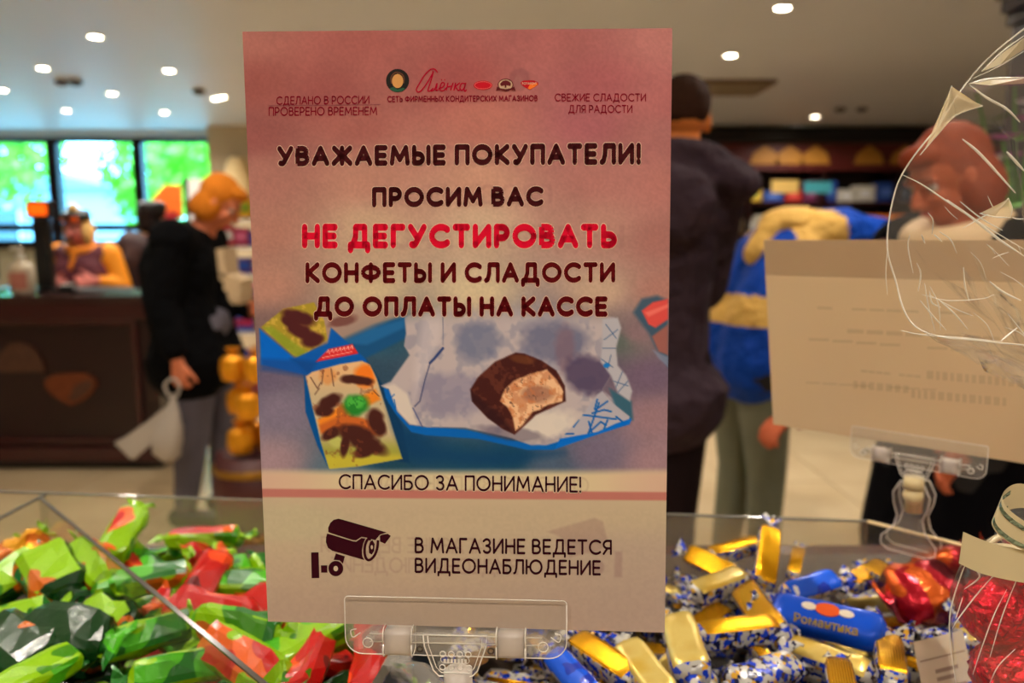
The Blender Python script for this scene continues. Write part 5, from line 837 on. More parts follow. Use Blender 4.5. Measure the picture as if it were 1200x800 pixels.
# sweets that stand out in the photograph: kind, two pixel ends, two heights, roll, scale, where it lies
HERO = [
 ('redlime', (126, 655), (160, 598), 1.090, 1.110, .3, 1.15, 'standing almost upright at the back panel of the green heap'),
 ('redlime', (146, 712), (90, 622), 1.088, 1.108, .9, 1.25, 'leaning up towards the corner where the dividers meet'),
 ('red', (222, 712), (258, 648), 1.086, 1.100, .5, 1.05, 'standing up behind the slanting divider, left of the sign'),
 ('green', (120, 690), (214, 672), 1.092, 1.094, .2, 1.1, 'lying flat across the back of the red and green heap'),
 ('green', (262, 684), (345, 684), 1.086, 1.086, .2, 1.05, 'tucked behind the left edge of the sign'),
 ('red', (182, 702), (322, 736), 1.094, 1.092, .5, 1.25, 'lying along the middle of the slanting divider'),
 ('lime', (236, 728), (318, 742), 1.098, 1.102, 1.1, 1.1, 'below the long red one beside the sign corner'),
 ('green', (296, 792), (398, 732), 1.088, 1.094, .1, 1.3, 'long one lying under the lower left corner of the sign'),
 ('redlime', (238, 745), (338, 806), 1.092, 1.092, .7, 1.3, 'running down beside the slanting divider to the picture edge'),
 ('red', (290, 690), (345, 745), 1.084, 1.086, .5, 1.1, 'lying behind the lower left corner of the sign'),
 ('red', (372, 745), (345, 815), 1.090, 1.088, .5, 1.1, 'below the sign, left of the clip'),
 ('red', (440, 748), (432, 812), 1.090, 1.088, .5, 1.2, 'directly behind the left hinge of the clip'),
 ('lime', (470, 765), (462, 825), 1.084, 1.084, .2, 1.0, 'beside the dark divider under the clip'),
 ('darklime', (38, 640), (92, 716), 1.100, 1.088, .35, 1.45, 'large crumpled one at the top of the corner heap'),
 ('darklime', (96, 718), (156, 742), 1.084, 1.088, .6, 1.1, 'beside the slanting divider, right of the large crumpled one'),
 ('green', (150, 752), (196, 738), 1.084, 1.088, .9, 1.0, 'small square one right of the centre of the corner heap'),
 ('green', (190, 788), (238, 778), 1.084, 1.084, .9, 1.0, 'small square one low beside the slanting divider'),
 ('dark', (44, 738), (112, 750), 1.096, 1.094, .4, 1.25, 'dark folded one in the middle of the corner heap'),
 ('dark', (-8, 742), (48, 786), 1.092, 1.086, .2, 1.45, 'broad striped one at the lower left'),
 ('lime', (14, 806), (60, 782), 1.096, 1.094, .2, 1.0, 'cut by the bottom edge at the lower left'),
 ('darklime', (-20, 700), (36, 664), 1.080, 1.090, .4, 1.2, 'at the left edge below the tray rim'),
 ('lime', (-20, 735), (28, 722), 1.080, 1.084, .4, 1.0, 'at the left edge below the middle'),
 ('amber', (-4, 668), (24, 640), 1.072, 1.078, .4, 1.0, 'amber one at the far left behind the short divider'),
 ('amber', (18, 655), (42, 632), 1.072, 1.082, .9, .9, 'amber one next to the corner of the dividers'),
 ('gold', (895, 690), (903, 618), 1.082, 1.120, .25, 1.10, 'standing upright at the back of the blue and gold heap'),
 ('gold', (830, 652), (892, 636), 1.084, 1.092, .1, .95, 'lying at the back left of the upright one'),
 ('gold', (928, 680), (937, 640), 1.066, 1.082, .1, .72, 'short end rising right of the upright one'),
 ('gold', (800, 645), (875, 682), 1.088, 1.084, .9, 1.05, 'slanting down from the right edge of the sign'),
 ('pale', (800, 702), (882, 672), 1.092, 1.094, .1, 1.1, 'resting across the heap below the upright one'),
 ('blue', (905, 702), (992, 676), 1.088, 1.090, .6, 1.05, 'behind the big blue labelled one'),
 ('gold', (850, 660), (950, 800), 1.094, 1.094, .6, 1.35, 'long diagonal one in the middle of the heap'),
 ('gold', (822, 745), (908, 736), 1.098, 1.098, .05, 1.1, 'broad gold one left of the long diagonal'),
 ('gold', (1048, 812), (1038, 735), 1.092, 1.094, .05, 1.1, 'upright ribbed one at the right bottom'),
 ('pale', (790, 715), (818, 815), 1.096, 1.096, .2, 1.35, 'pointing down right of the sign bottom corner'),
 ('gold', (966, 700), (1062, 652), 1.082, 1.088, .2, 1.0, 'leading up to the right rear corner'),
 ('gold', (1015, 665), (1062, 690), 1.088, 1.092, .2, .9, 'topmost at the right rear corner'),
 ('pale', (930, 762), (1010, 790), 1.086, 1.086, .2, 1.1, 'under the big blue labelled one'),
 ('check', (1010, 700), (1042, 790), 1.086, 1.088, .4, 1.0, 'beside the upright ribbed one'),
 ('check', (865, 800), (925, 782), 1.086, 1.086, .4, 1.1, 'at the bottom edge below the diagonal one'),
 ('gold', (672, 750), (745, 800), 1.090, 1.090, .2, 1.1, 'just under the bottom edge of the sign'),
 ('pale', (735, 760), (780, 822), 1.092, 1.092, .2, 1.2, 'pale one below the lower right corner of the sign'),
 ('blue', (655, 775), (690, 812), 1.086, 1.086, .6, 1.0, 'right of the clip, half under the sign'),
 ('foil', (1052, 700), (1112, 690), 1.085, 1.085, .4, 1.35, 'beyond the right panel, behind the cellophane bag'),
]
RG = {'a': 'sweets behind the short left divider', 'b': 'green sweets in the corner heap', 'c': 'red and green sweets in the left heap', 'd': 'blue and gold sweets in the right heap', 'e': 'foil sweets beyond the right panel'}
hk = {'darklime': 'b', 'dark': 'b', 'amber': 'a', 'foil': 'e', 'gold': 'd', 'pale': 'd', 'blue': 'd', 'check': 'd'}
heroes = []
for i, (kind, a, b, za, zb, roll, sc, wh) in enumerate(HERO):
    A = atz(a[0], a[1], za); B = atz(b[0], b[1], zb)
    # both ends at their height, but never a longer sweet than it is: keep the middle
    X = B - A; Ln = KINDS[kind][0][0] * sc; mid = (A + B) / 2
    X = X.normalized(); Y = Vector((0, 0, 1)).cross(X).normalized(); Z = X.cross(Y)
    q = Matrix((X, Y, Z)).transposed().to_quaternion() @ Quaternion((1, 0, 0), roll)
    g = hk.get(kind, 'c')
    if 'corner heap' in wh or 'left edge' in wh or 'lower left' in wh and 'sign' not in wh: g = 'b'
    heroes.append((mid, X, Ln, g))
    t = candy(kind, i % 4, mid, q, KINDS[kind][2] + ' sweet ' + wh, RG[g], sc)
    if wh == 'behind the big blue labelled one': pass
def seg_d(p, c, X, L):
    t = max(-L / 2, min(L / 2, (p - c).dot(X))); return (p - (c + X * t)).length
zones = {'a': 'in the far left heap', 'b': 'in the corner heap', 'c': 'in the left heap', 'd': 'in the right heap', 'e': 'beyond the right panel'}
mixk = {'a': ['amber', 'darklime', 'lime', 'green'], 'b': ['dark', 'darklime', 'lime', 'green', 'dark'], 'c': ['green', 'red', 'redlime', 'lime', 'green', 'red'], 'd': ['gold', 'pale', 'check', 'gold', 'check', 'gold', 'blue', 'pale', 'check'], 'e': ['foil']}
# the big blue sweet with its label
def label_text(body, parent, size, M, m, depth=.0004, name='lettering'):
    c = bpy.data.curves.new('t', 'FONT'); c.body = body; c.size = size; c.align_x = 'CENTER'; c.align_y = 'CENTER'; c.extrude = depth; c.resolution_u = 3; c.offset = size * .015
    o = bpy.data.objects.new('t', c); COL.objects.link(o); me = bpy.data.meshes.new_from_object(o.evaluated_get(bpy.context.evaluated_depsgraph_get())); bpy.data.objects.remove(o)
    me.transform(M); me.materials.clear(); return link(name, me, m, parent)
A = atz(898, 712, 1.100); B = atz(1046, 745, 1.100); X = (B - A).normalized(); Y = Vector((0, 0, 1)).cross(X).normalized(); Z = X.cross(Y)
body, ends = wrap_meshes(.118, .074, .029, .022, 5, 20, .0008, .62, 6)
W_lab = ramp_mat('label_blue', [(0, (8, 50, 175)), (.5, (12, 84, 225))], 30, rough=.22, metal=.1, const=False)
body.materials.append(W_lab); body.materials.append(W_lab)
for m_ in [body] + ends: m_.polygons.foreach_set('use_smooth', [True] * len(m_.polygons))
for e in ends: e.materials.append(W_pat)
t = thing('wrapped_sweet', 'big bright blue sweet with orange spot and yellow lettering in the right heap', 'sweet', (A + B) / 2, 0, RG['d']); t.rotation_mode = 'QUATERNION'
t.rotation_quaternion = Matrix((X, Y, Z)).transposed().to_quaternion() @ Quaternion((1, 0, 0), .45)
link('wrapper', body, None, t)
for e in ends: link('twisted_end', e, None, t)
ROMB = lambda rz, dz: Matrix.Rotation(rz, 4, 'X') @ Matrix.Translation((0, 0, dz))
label_text('Романтика', t, .0088, Matrix.Rotation(rad(48), 4, 'X') @ Matrix.Translation((0, 0, .0147)), mat('letter_gold', (176, 150, 52), .4))
bm = bmesh.new(); lathe(bm, [(.001, .0), (.006, 0), (.006, .0006), (.001, .0008)], 16); bmesh.ops.transform(bm, matrix=Matrix.Translation((0, .002, .0111)) @ Matrix.Scale(1.5, 4, (1, 0, 0)), verts=bm.verts); link('orange_spot', bm, mat('spot_orange', (240, 95, 35), .4), t)
for sx in (-1, 1):
    bm = bmesh.new(); lathe(bm, [(.001, .0), (.0035, 0), (.0035, .0006), (.001, .0008)], 12); bmesh.ops.transform(bm, matrix=Matrix.Translation((sx * .0135, .002, .0111)) @ Matrix.Scale(1.6, 4, (1, 0, 0)), verts=bm.verts); link('white_spot', bm, mat('spot_white', (235, 225, 205), .4), t)
heroes.append(((A + B) / 2, X, .12, 'd'))
SEEN = {46, 58, 99, 107, 108, 110, 114, 119, 129, 131, 137, 140, 145, 156, 166, 173, 177, 182, 184, 185, 187, 191, 195, 202, 205, 206, 207, 208, 209, 211, 213, 214, 216, 219, 222, 225, 228, 229, 230, 236, 237, 238, 239, 240, 241, 244, 247, 248, 256, 269, 271, 275, 284, 303, 313, 315, 334, 335, 338, 342}
ORD = ['first', 'second', 'third', 'fourth', 'fifth', 'sixth', 'seventh', 'eighth', 'ninth', 'tenth', 'eleventh', 'twelfth', '13th', '14th', '15th', '16th', '17th', '18th', '19th', '20th', '21st', '22nd', '23rd', '24th', '25th', '26th', '27th', '28th', '29th', '30th']
random.seed(77); made = []
for i, (k, x, y, z, qw, qx, qy, qz) in enumerate(SIM):
    P = Vector((x, y, z)); q = Quaternion((qw, qx, qy, qz)); ax = q @ Vector((1, 0, 0)); bad = False; kind = random.choice(mixk[k]); v = random.randrange(4); tw = rnd(0, 6)
    for (c, X, L, g) in heroes:
        if P.z > c.z - .028 and min(seg_d(P + ax * s_, c, X, L) for s_ in (-.03, -.015, 0, .015, .03)) < .021: bad = True; break
    if bad or (k == 'c' and z > 1.10) or (i not in SEEN and (x > .52 or x < -.60)): continue
    if k != 'd': q = q @ Quaternion((1, 0, 0), tw)
    t = candy(kind, v, P, q, '', RG[k] + ', ' + KINDS[kind][2]); t['sim'] = i; made.append((k, kind, i, t))
for k in 'abcde':
    for kind in sorted(set(m_[1] for m_ in made)):
        row = sorted([(t.location.x / (t.location.y + (1.4 - t.location.z) * .14), t) for (a, b, i, t) in made if a == k and b == kind and i in SEEN], key=lambda r: r[0])
        for n, (_, t) in enumerate(row): t['label'] = '%s wrapped sweet %s, %s such from the left' % (KINDS[kind][2], zones[k], ORD[n])
        for (a, b, i, t) in made:
            if a == k and b == kind and i not in SEEN: t['label'] = '%s wrapped sweet buried out of sight %s' % (KINDS[kind][2], zones[k]); t['group'] = t['group'] + ', buried'

# ------------------------------------------------------------------ round-ended geometric capitals drawn as strokes
def arc_(cx, cy, rx, ry, a0, a1, n=10): return [(cx + rx * math.cos(rad(a0 + (a1 - a0) * k / n)), cy + ry * math.sin(rad(a0 + (a1 - a0) * k / n))) for k in range(n + 1)]
GL = {
 'А': (.80, [[(0, 0), (.40, 1), (.80, 0)], [(.14, .33), (.66, .33)]]), 'Б': (.58, [[(.52, 1), (0, 1), (0, 0), (.30, 0)] + arc_(.30, .29, .28, .29, -90, 90, 8) + [(0, .58)]]),
 'В': (.58, [[(0, .54), (0, 1), (.28, 1)] + arc_(.28, .77, .24, .23, 90, -90, 7) + [(0, .54), (.30, .54)] + arc_(.30, .27, .28, .27, 90, -90, 7) + [(0, 0), (0, .54)]]),
 'Г': (.50, [[(0, 0), (0, 1), (.50, 1)]]), 'Д': (.90, [[(0, -.20), (0, 0), (.90, 0), (.90, -.20)], [(.13, 0), (.26, .45), (.28, 1), (.74, 1), (.74, 0)]]),
 'Е': (.52, [[(.52, 1), (0, 1), (0, 0), (.52, 0)], [(0, .5), (.47, .5)]]), 'Ж': (1.0, [[(.5, 1), (.5, 0)], [(.02, 1), (.44, .5), (0, 0)], [(.98, 1), (.56, .5), (1, 0)], [(.44, .5), (.56, .5)]]),
 'З': (.56, [[(.02, .86)] + arc_(.27, .76, .25, .24, 140, -90, 9) + [(.18, .52), (.28, .52)] + arc_(.28, .26, .28, .26, 90, -150, 9)]), 'И': (.70, [[(0, 1), (0, 0), (.70, 1), (.70, 0)]]),
 'К': (.64, [[(0, 1), (0, 0)], [(.62, 1), (.08, .50), (.64, 0)], [(0, .5), (.08, .5)]]), 'Л': (.72, [[(0, 0), (.10, .06), (.19, .45), (.21, 1), (.72, 1), (.72, 0)]]), 'М': (.94, [[(0, 0), (.10, 1), (.47, .22), (.84, 1), (.94, 0)]]),
 'Н': (.66, [[(0, 1), (0, 0)], [(.66, 1), (.66, 0)], [(0, .5), (.66, .5)]]), 'О': (.98, [arc_(.49, .5, .49, .5, 0, 360, 22)]), 'П': (.64, [[(0, 0), (0, 1), (.64, 1), (.64, 0)]]),
 'Р': (.56, [[(0, 0), (0, 1), (.27, 1)] + arc_(.27, .70, .29, .30, 90, -90, 8) + [(0, .40)]]), 'С': (.82, [arc_(.49, .5, .49, .5, 48, 312, 16)]), 'Т': (.64, [[(0, 1), (.64, 1)], [(.32, 1), (.32, 0)]]),
 'У': (.70, [[(0, 1), (.36, .38)], [(.70, 1), (.28, .10), (.18, 0), (.06, .02)]]), 'Ф': (.98, [[(.49, 1), (.49, 0)], arc_(.49, .52, .49, .33, 0, 360, 18)]), 'Х': (.66, [[(0, 1), (.66, 0)], [(.66, 1), (0, 0)]]),
 'Ы': (.86, [[(0, 1), (0, 0), (.24, 0)] + arc_(.24, .29, .28, .29, -90, 90, 8) + [(0, .58)], [(.86, 1), (.86, 0)]]), 'Ь': (.56, [[(0, 1), (0, 0), (.27, 0)] + arc_(.27, .29, .29, .29, -90, 90, 8) + [(0, .58)]]),
 'Ю': (1.22, [[(0, 1), (0, 0)], [(0, .5), (.30, .5)], arc_(.76, .5, .46, .5, 0, 360, 20)]), 'Я': (.58, [[(.58, 0), (.58, 1), (.30, 1)] + arc_(.30, .71, .30, .29, 90, 270, 8) + [(.58, .42)], [(.30, .42), (0, 0)]]), '!': (.0, [[(0, 1), (0, .34)], [(0, .01), (0, -.005)]])}
def lay(s, w_, gap=.125):
    """polylines of the whole line in cap-height units (outer box 0..width, 0..1) and the width"""
    x = 0.0; out = []
    for ch in s:
        if ch == ' ': x += .40; continue
        wd, L = GL[ch]
        for P in L: out.append([(x + w_ / 2 + a, w_ / 2 + b * (1 - w_) if b >= 0 else w_ / 2 + b) for a, b in P])
        x += wd + w_ + gap
    return out, x - gap
def quadmap(u, t, tl, tr, br, bl):
    p = (bl[0] + (br[0] - bl[0]) * u, bl[1] + (br[1] - bl[1]) * u); q = (tl[0] + (tr[0] - tl[0]) * u, tl[1] + (tr[1] - tl[1]) * u)
    return (p[0] + (q[0] - p[0]) * t, p[1] + (q[1] - p[1]) * t)
GHOSTS = [('В МАГАЗИНЕ ВЕДЕТСЯ', (376, 628), (607, 631), (607, 649), (376, 647), .11), ('ВИДЕОНАБЛЮДЕНИЕ', (388, 652), (607, 655), (607, 673), (388, 670), .11), ('ПРОСИМ ВАС', (446, 216), (647, 215), (647, 239), (446, 240), .20),
          ('НЕ ДЕГУСТИРОВАТЬ', (362, 263), (731, 263), (731, 292), (362, 292), .22), ('УВАЖАЕМЫЕ ПОКУПАТЕЛИ!', (340, 170), (764, 167), (764, 193), (340, 195), .20), ('СПАСИБО ЗА ПОНИМАНИЕ!', (406, 556), (690, 559), (690, 578), (406, 574), .10)]
# ================================================================== THE BIG SIGN (A4 sheet in a clear clip)
SN = Vector((-0.06003, -0.99738, 0.04033)); SC = Vector((-0.02674, 0.37971, 1.4 - 0.05328))
SXA = Vector((0.99819, -0.05981, 0.0066)); SYA = Vector((-0.00417, 0.04065, 0.99916))
def on_sign(px, py, off=0.0):
    d = ray(px, py); t = (SC - CAM).dot(SN) / d.dot(SN); return CAM + d * t + SN * off
CR = [on_sign(284, 37), on_sign(788, 33), on_sign(779, 741), on_sign(314, 728)]
K = 1.22   # light falling on the sheet: photographed colour -> paper colour
def to_px(P):
    r = P - np.array(CAM); c, s = math.cos(PITCH), math.sin(PITCH)
    z = r[:, 1] * c - r[:, 2] * s; u = r[:, 1] * s + r[:, 2] * c
    return 600 + FPX * r[:, 0] / z, 400 - FPX * u / z
def vnoise(x, y, s, seed):
    rs = np.random.RandomState(seed); G = rs.rand(64, 64); xi = np.floor(x / s).astype(int); yi = np.floor(y / s).astype(int); fx = x / s - xi; fy = y / s - yi
    fx = fx * fx * (3 - 2 * fx); fy = fy * fy * (3 - 2 * fy); g = lambda a, b: G[a % 64, b % 64]
    return (g(xi, yi) * (1 - fx) + g(xi + 1, yi) * fx) * (1 - fy) + (g(xi, yi + 1) * (1 - fx) + g(xi + 1, yi + 1) * fx) * fy
def fbm(x, y, s, seed): return (vnoise(x, y, s, seed) * .5 + vnoise(x, y, s / 2, seed + 1) * .3 + vnoise(x, y, s / 4, seed + 2) * .2)
def paint(x, y):
    C = np.zeros((len(x), 3)); W = np.zeros(len(x))
    ctl = [(290, 45, (165, 104, 92)), (420, 50, (160, 92, 84)), (640, 45, (160, 95, 90)), (780, 45, (172, 112, 104)), (300, 100, (146, 82, 74)), (380, 110, (148, 82, 76)), (540, 95, (152, 80, 76)), (700, 100, (160, 90, 90)), (780, 120, (166, 100, 96)),
           (300, 155, (140, 82, 76)), (420, 145, (160, 96, 86)), (560, 140, (172, 108, 94)), (690, 145, (158, 92, 94)), (780, 160, (162, 104, 98)), (310, 210, (164, 112, 98)), (430, 205, (178, 128, 108)), (560, 210, (184, 138, 114)), (700, 205, (168, 112, 102)), (780, 215, (168, 110, 100)),
           (310, 270, (168, 118, 100)), (430, 270, (186, 156, 126)), (560, 265, (194, 166, 136)), (700, 270, (172, 128, 112)), (780, 280, (160, 108, 98)), (312, 335, (172, 126, 106)), (430, 340, (192, 172, 134)), (560, 340, (196, 178, 140)), (700, 340, (184, 156, 130)), (780, 340, (166, 118, 104)),
           (320, 385, (120, 95, 90)), (312, 440, (98, 88, 108)), (330, 480, (118, 108, 124)), (320, 540, (148, 124, 128)), (400, 555, (80, 104, 116)), (460, 540, (28, 66, 84)), (540, 540, (30, 72, 92)), (640, 545, (70, 88, 108)), (700, 530, (110, 100, 118)), (770, 540, (150, 120, 124)),
           (770, 490, (142, 112, 116)), (760, 440, (104, 86, 104)), (745, 390, (130, 106, 108)), (600, 390, (150, 142, 142)), (540, 460, (126, 118, 134)), (450, 400, (40, 78, 98)), (440, 440, (44, 70, 88)), (480, 520, (16, 62, 96)), (600, 535, (14, 62, 90)), (690, 420, (86, 72, 96)), (650, 390, (104, 106, 122)), (722, 400, (90, 100, 92))]
    for cx, cy, c in ctl:
        w_ = 1 / (((x - cx) ** 2 + (1.5 * (y - cy)) ** 2) ** 1.45 + 400); C += w_[:, None] * np.array(c, float); W += w_
    C /= W[:, None]
    C *= (0.95 + .10 * fbm(x, y, 40, 3))[:, None]; C *= (.965 + .07 * vnoise(x, y, 2.2, 9))[:, None]
    def mixc(c, a, soft=0):
        nonlocal C
        a = np.clip(a, 0, 1)[:, None]; C = C * (1 - a) + np.array(c, float) * a
    def sm(v, a, b): t = np.clip((v - a) / (b - a), 0, 1); return t * t * (3 - 2 * t)
    def poly(P, soft=1.0):
        P = np.array(P, float); n = len(P); ins = np.zeros(len(x), bool); dm = np.full(len(x), 1e9)
        bb = (x > P[:, 0].min() - 12) & (x < P[:, 0].max() + 12) & (y > P[:, 1].min() - 12) & (y < P[:, 1].max() + 12)
        X = x[bb]; Y = y[bb]; i_ = np.zeros(len(X), bool); d_ = np.full(len(X), 1e9)
        for i in range(n):
            a = P[i]; b = P[(i + 1) % n]
            cond = ((a[1] > Y) != (b[1] > Y)); xx = (b[0] - a[0]) * (Y - a[1]) / (b[1] - a[1] + 1e-12) + a[0]; i_ ^= cond & (X < xx)
            e = b - a; t = np.clip(((X - a[0]) * e[0] + (Y - a[1]) * e[1]) / (e @ e), 0, 1); d_ = np.minimum(d_, np.hypot(X - a[0] - t * e[0], Y - a[1] - t * e[1]))
        sd = np.full(len(x), -99.); sd[bb] = np.where(i_, d_, -d_); return np.clip(.5 + sd / (2 * soft), 0, 1)
    def blob(cx, cy, rx, ry, ang=0, soft=.25):
        a = rad(ang); u = (x - cx) * math.cos(a) + (y - cy) * math.sin(a); v = -(x - cx) * math.sin(a) + (y - cy) * math.cos(a)
        r = np.hypot(u / rx, v / ry) + .22 * (vnoise(x, y, 6, int(cx)) - .5); return np.clip((1 + soft - r) / (2 * soft), 0, 1)
    def line(P, w_, soft=.6):
        a_ = np.zeros(len(x))
        for p, q in zip(P, P[1:]):
            p = np.array(p, float); q = np.array(q, float); e = q - p; t = np.clip(((x - p[0]) * e[0] + (y - p[1]) * e[1]) / (e @ e), 0, 1)
            a_ = np.maximum(a_, np.clip(.5 + (w_ / 2 - np.hypot(x - p[0] - t * e[0], y - p[1] - t * e[1])) / (2 * soft), 0, 1))
        return a_
    n1 = fbm(x, y, 9, 21); n2 = fbm(x, y, 16, 31)
    # upper left wrapped bar
    mixc((22, 78, 122), poly([(392, 402), (436, 380), (476, 370), (476, 396), (424, 422)], 2)); mixc((34, 104, 158), poly([(398, 402), (438, 384), (474, 374), (474, 384), (430, 404)], 2) * .7)
    mixc((170, 138, 118), poly([(366, 366), (400, 358), (440, 360), (470, 368), (400, 398), (372, 402)], 4) * .8); mixc((104, 58, 52), blob(402, 376, 17, 6, -14) * .8)
    g = poly([(306, 383), (332, 362), (368, 354), (380, 376), (384, 398), (350, 419), (343, 415)], 1); mixc((158, 138, 42), g); mixc((188, 158, 60), g * sm(n1, .5, .65)); mixc((128, 146, 38), poly([(308, 384), (318, 382), (360, 412), (350, 419), (343, 416)], 2) * .8)
    for b in ((350, 372, 20, 8, 20), (352, 388, 18, 8, 25), (366, 398, 13, 9, -10), (340, 378, 12, 5, 30)): mixc((74, 30, 30), blob(*b) * g)
    mixc((0, 96, 190), poly([(304, 385), (343, 418), (362, 440), (306, 427)], 1.5)); mixc((24, 66, 132), poly([(306, 420), (350, 422), (362, 442), (306, 434)], 3) * .6)
    mixc((6, 84, 165), poly([(388, 384), (406, 400), (428, 420), (432, 424), (362, 440), (340, 422), (384, 402)], 1.2)); mixc((16, 60, 120), poly([(340, 420), (372, 424), (362, 440)], 3) * .6)
    mixc((205, 40, 42), poly([(370, 424), (385, 409), (413, 403), (420, 414)], .8))
    for k in range(7): mixc((245, 215, 190), line([(383 + k * 4.6, 413 - k * .9), (385 + k * 4.6, 410 - k * .9), (386 + k * 4.6, 414 - k * .9)], 1.0) * .8); mixc((245, 215, 190), line([(378 + k * 5, 419 - k), (382 + k * 5, 418 - k)], .9) * .7)
    # front bar: blue sides and printed face
    mixc((0, 74, 135), poly([(356, 438), (364, 462), (386, 550), (372, 522), (358, 482)], 1)); mixc((10, 52, 84), poly([(430, 422), (448, 450), (472, 500), (480, 542), (466, 540)], 1.5))
    g = poly([(359, 441), (366, 436), (398, 427), (424, 423), (433, 427), (441, 443), (456, 488), (471, 537), (420, 546), (386, 549), (376, 518), (364, 468)], 1)
    mixc((186, 168, 128), g); mixc((214, 172, 120), g * sm(-y, -470, -430)); mixc((230, 118, 30), g * blob(428, 440, 12, 14)); mixc((222, 128, 34), poly([(372, 492), (400, 474), (440, 456), (446, 468), (410, 486), (376, 504)], 2) * g)
    mixc((206, 120, 48), g * blob(384, 440, 10, 10) * .5); mixc((190, 96, 36), poly([(374, 498), (404, 484), (440, 494), (448, 510), (400, 512), (376, 508)], 2) * g)
    for P in (((364, 442), (372, 455), (376, 448)), ((374, 455), (369, 462)), ((379, 434), (377, 450)), ((388, 432), (391, 452)), ((438, 458), (444, 464))): mixc((96, 62, 50), line(P, 1.2) * g)
    mixc((150, 150, 60), g * sm(y, 505, 530)); mixc((184, 172, 52), g * sm(y, 528, 538)); mixc((176, 178, 90), blob(394, 514, 9, 10) * g)
    for b in ((410, 444, 12, 5, 0), (424, 446, 14, 5, 8), (386, 471, 16, 8, -28), (380, 482, 11, 6, 0), (418, 508, 24, 10, 14), (440, 492, 10, 13, -20), (430, 520, 26, 9, 22), (388, 508, 12, 6, -30), (404, 522, 5, 14, 8), (428, 528, 14, 7, -20), (444, 500, 8, 12, -30)): mixc((66, 30, 24), blob(*b) * g)
    mixc((120, 60, 36), g * sm(n1, .62, .72) * .5); mixc((34, 122, 40), blob(417, 474, 15, 12, -10) * g); mixc((70, 168, 60), blob(417, 471, 11, 8) * sm(n1, .5, .6) * g)
    # shadow of the open wrapper and its blue outside
    mixc((8, 58, 96), poly([(452, 455), (470, 500), (500, 520), (600, 532), (660, 530), (560, 548), (480, 540), (462, 500)], 8) * .75)
    mixc((2, 92, 170), poly([(449, 452), (457, 458), (478, 497), (500, 500), (545, 503), (600, 516), (640, 521), (690, 506), (739, 487), (740, 493), (700, 508), (648, 527), (618, 527), (560, 514), (500, 510), (482, 506), (463, 484), (452, 466)], 1))
    # wrapper inside: pale, creased paper
    g = poly([(474, 371), (476, 390), (474, 405), (480, 416), (458, 447), (447, 452), (456, 456), (466, 482), (480, 497), (500, 500), (545, 501), (600, 513), (622, 521), (640, 521), (665, 514), (700, 505), (737, 492), (730, 478), (712, 462), (706, 456), (716, 440), (722, 420), (716, 400), (720, 372), (640, 352), (540, 350)], 1.2)
    top = sm(y, 352, 384)
    mixc((176, 164, 160), g * top); mixc((150, 144, 150), g * top * sm(n2, .45, .6)); mixc((126, 120, 140), g * blob(530, 462, 46, 26) * .6); mixc((96, 104, 128), g * blob(560, 400, 26, 22) * .7); mixc((92, 96, 120), g * blob(650, 400, 40, 24) * .75 * top); mixc((122, 88, 96), g * blob(662, 408, 12, 26) * .5); mixc((70, 58, 84), g * blob(690, 440, 30, 22, 20) * .85)
    mixc((200, 188, 172), g * poly([(448, 452), (462, 450), (478, 462), (490, 500), (480, 497), (466, 482)], 2)); mixc((206, 196, 178), g * blob(632, 500, 44, 16, -14) * .9)
    mixc((198, 188, 184), g * poly([(500, 352), (520, 352), (516, 400), (498, 440), (484, 470), (486, 430)], 5) * .5 * top)
    mixc((38, 58, 104), line([(519, 408), (509, 420), (504, 425)], 3.2)); mixc((60, 66, 100), line([(504, 425), (498, 445), (492, 470), (486, 476)], 1.4)); mixc((60, 74, 110), line([(519, 360), (519, 404)], .8) * .7); mixc((70, 80, 120), line([(484, 478), (495, 500)], 1.6) * .8)
    for P in (((452, 458), (458, 466), (462, 462)), ((455, 456), (456, 472)), ((462, 468), (464, 478))): mixc((10, 90, 165), line(P, 1.2))
    # right edge of the wrapper: folded white strip with blue stars
    mixc((52, 92, 108), poly([(714, 455), (740, 470), (742, 492), (722, 480)], 2))
    g = poly([(706, 374), (724, 372), (728, 384), (722, 408), (724, 428), (734, 440), (741, 458), (738, 470), (724, 460), (716, 440), (704, 424), (706, 400)], 1.4); mixc((168, 166, 168), g)
    for P in (((708, 398), (724, 386)), ((710, 380), (722, 396)), ((706, 408), (722, 408)), ((704, 420), (718, 430)), ((716, 416), (712, 432)), ((718, 446), (736, 452)), ((730, 434), (720, 458)), ((722, 462), (738, 444))): mixc((54, 84, 124), line(P, 1.1) * g * .8)
    mixc((20, 110, 180), blob(711, 428, 4, 3))
    g = poly([(656, 515), (680, 490), (700, 462), (706, 458), (713, 468), (738, 488), (735, 496), (700, 507), (668, 514)], .9); mixc((164, 160, 164), g)
    for P in (((688, 512), (702, 472)), ((676, 485), (722, 491)), ((694, 484), (708, 480), (716, 482)), ((697, 479), (700, 468)), ((698, 480), (712, 470)), ((690, 494), (694, 508)), ((690, 507), (704, 494), (710, 498)), ((712, 492), (708, 502)), ((672, 500), (678, 492)), ((662, 508), (672, 508)), ((722, 488), (732, 496))): mixc((0, 84, 158), line(P, 2.0) * g)
    mixc((0, 100, 190), poly([(656, 514), (700, 506), (722, 496), (740, 490), (738, 497), (700, 509), (650, 526)], .8))
    # wrapped bar at the right edge
    mixc((46, 78, 98), poly([(742, 366), (752, 350), (770, 346), (783, 352), (783, 430), (770, 410), (760, 390)], 2.5) * .85); mixc((206, 74, 66), poly([(752, 364), (765, 354), (783, 350), (783, 374), (768, 384), (760, 380)], 1.2)); mixc((232, 128, 110), poly([(756, 366), (783, 356), (783, 360), (760, 371)], 1.5) * .6)
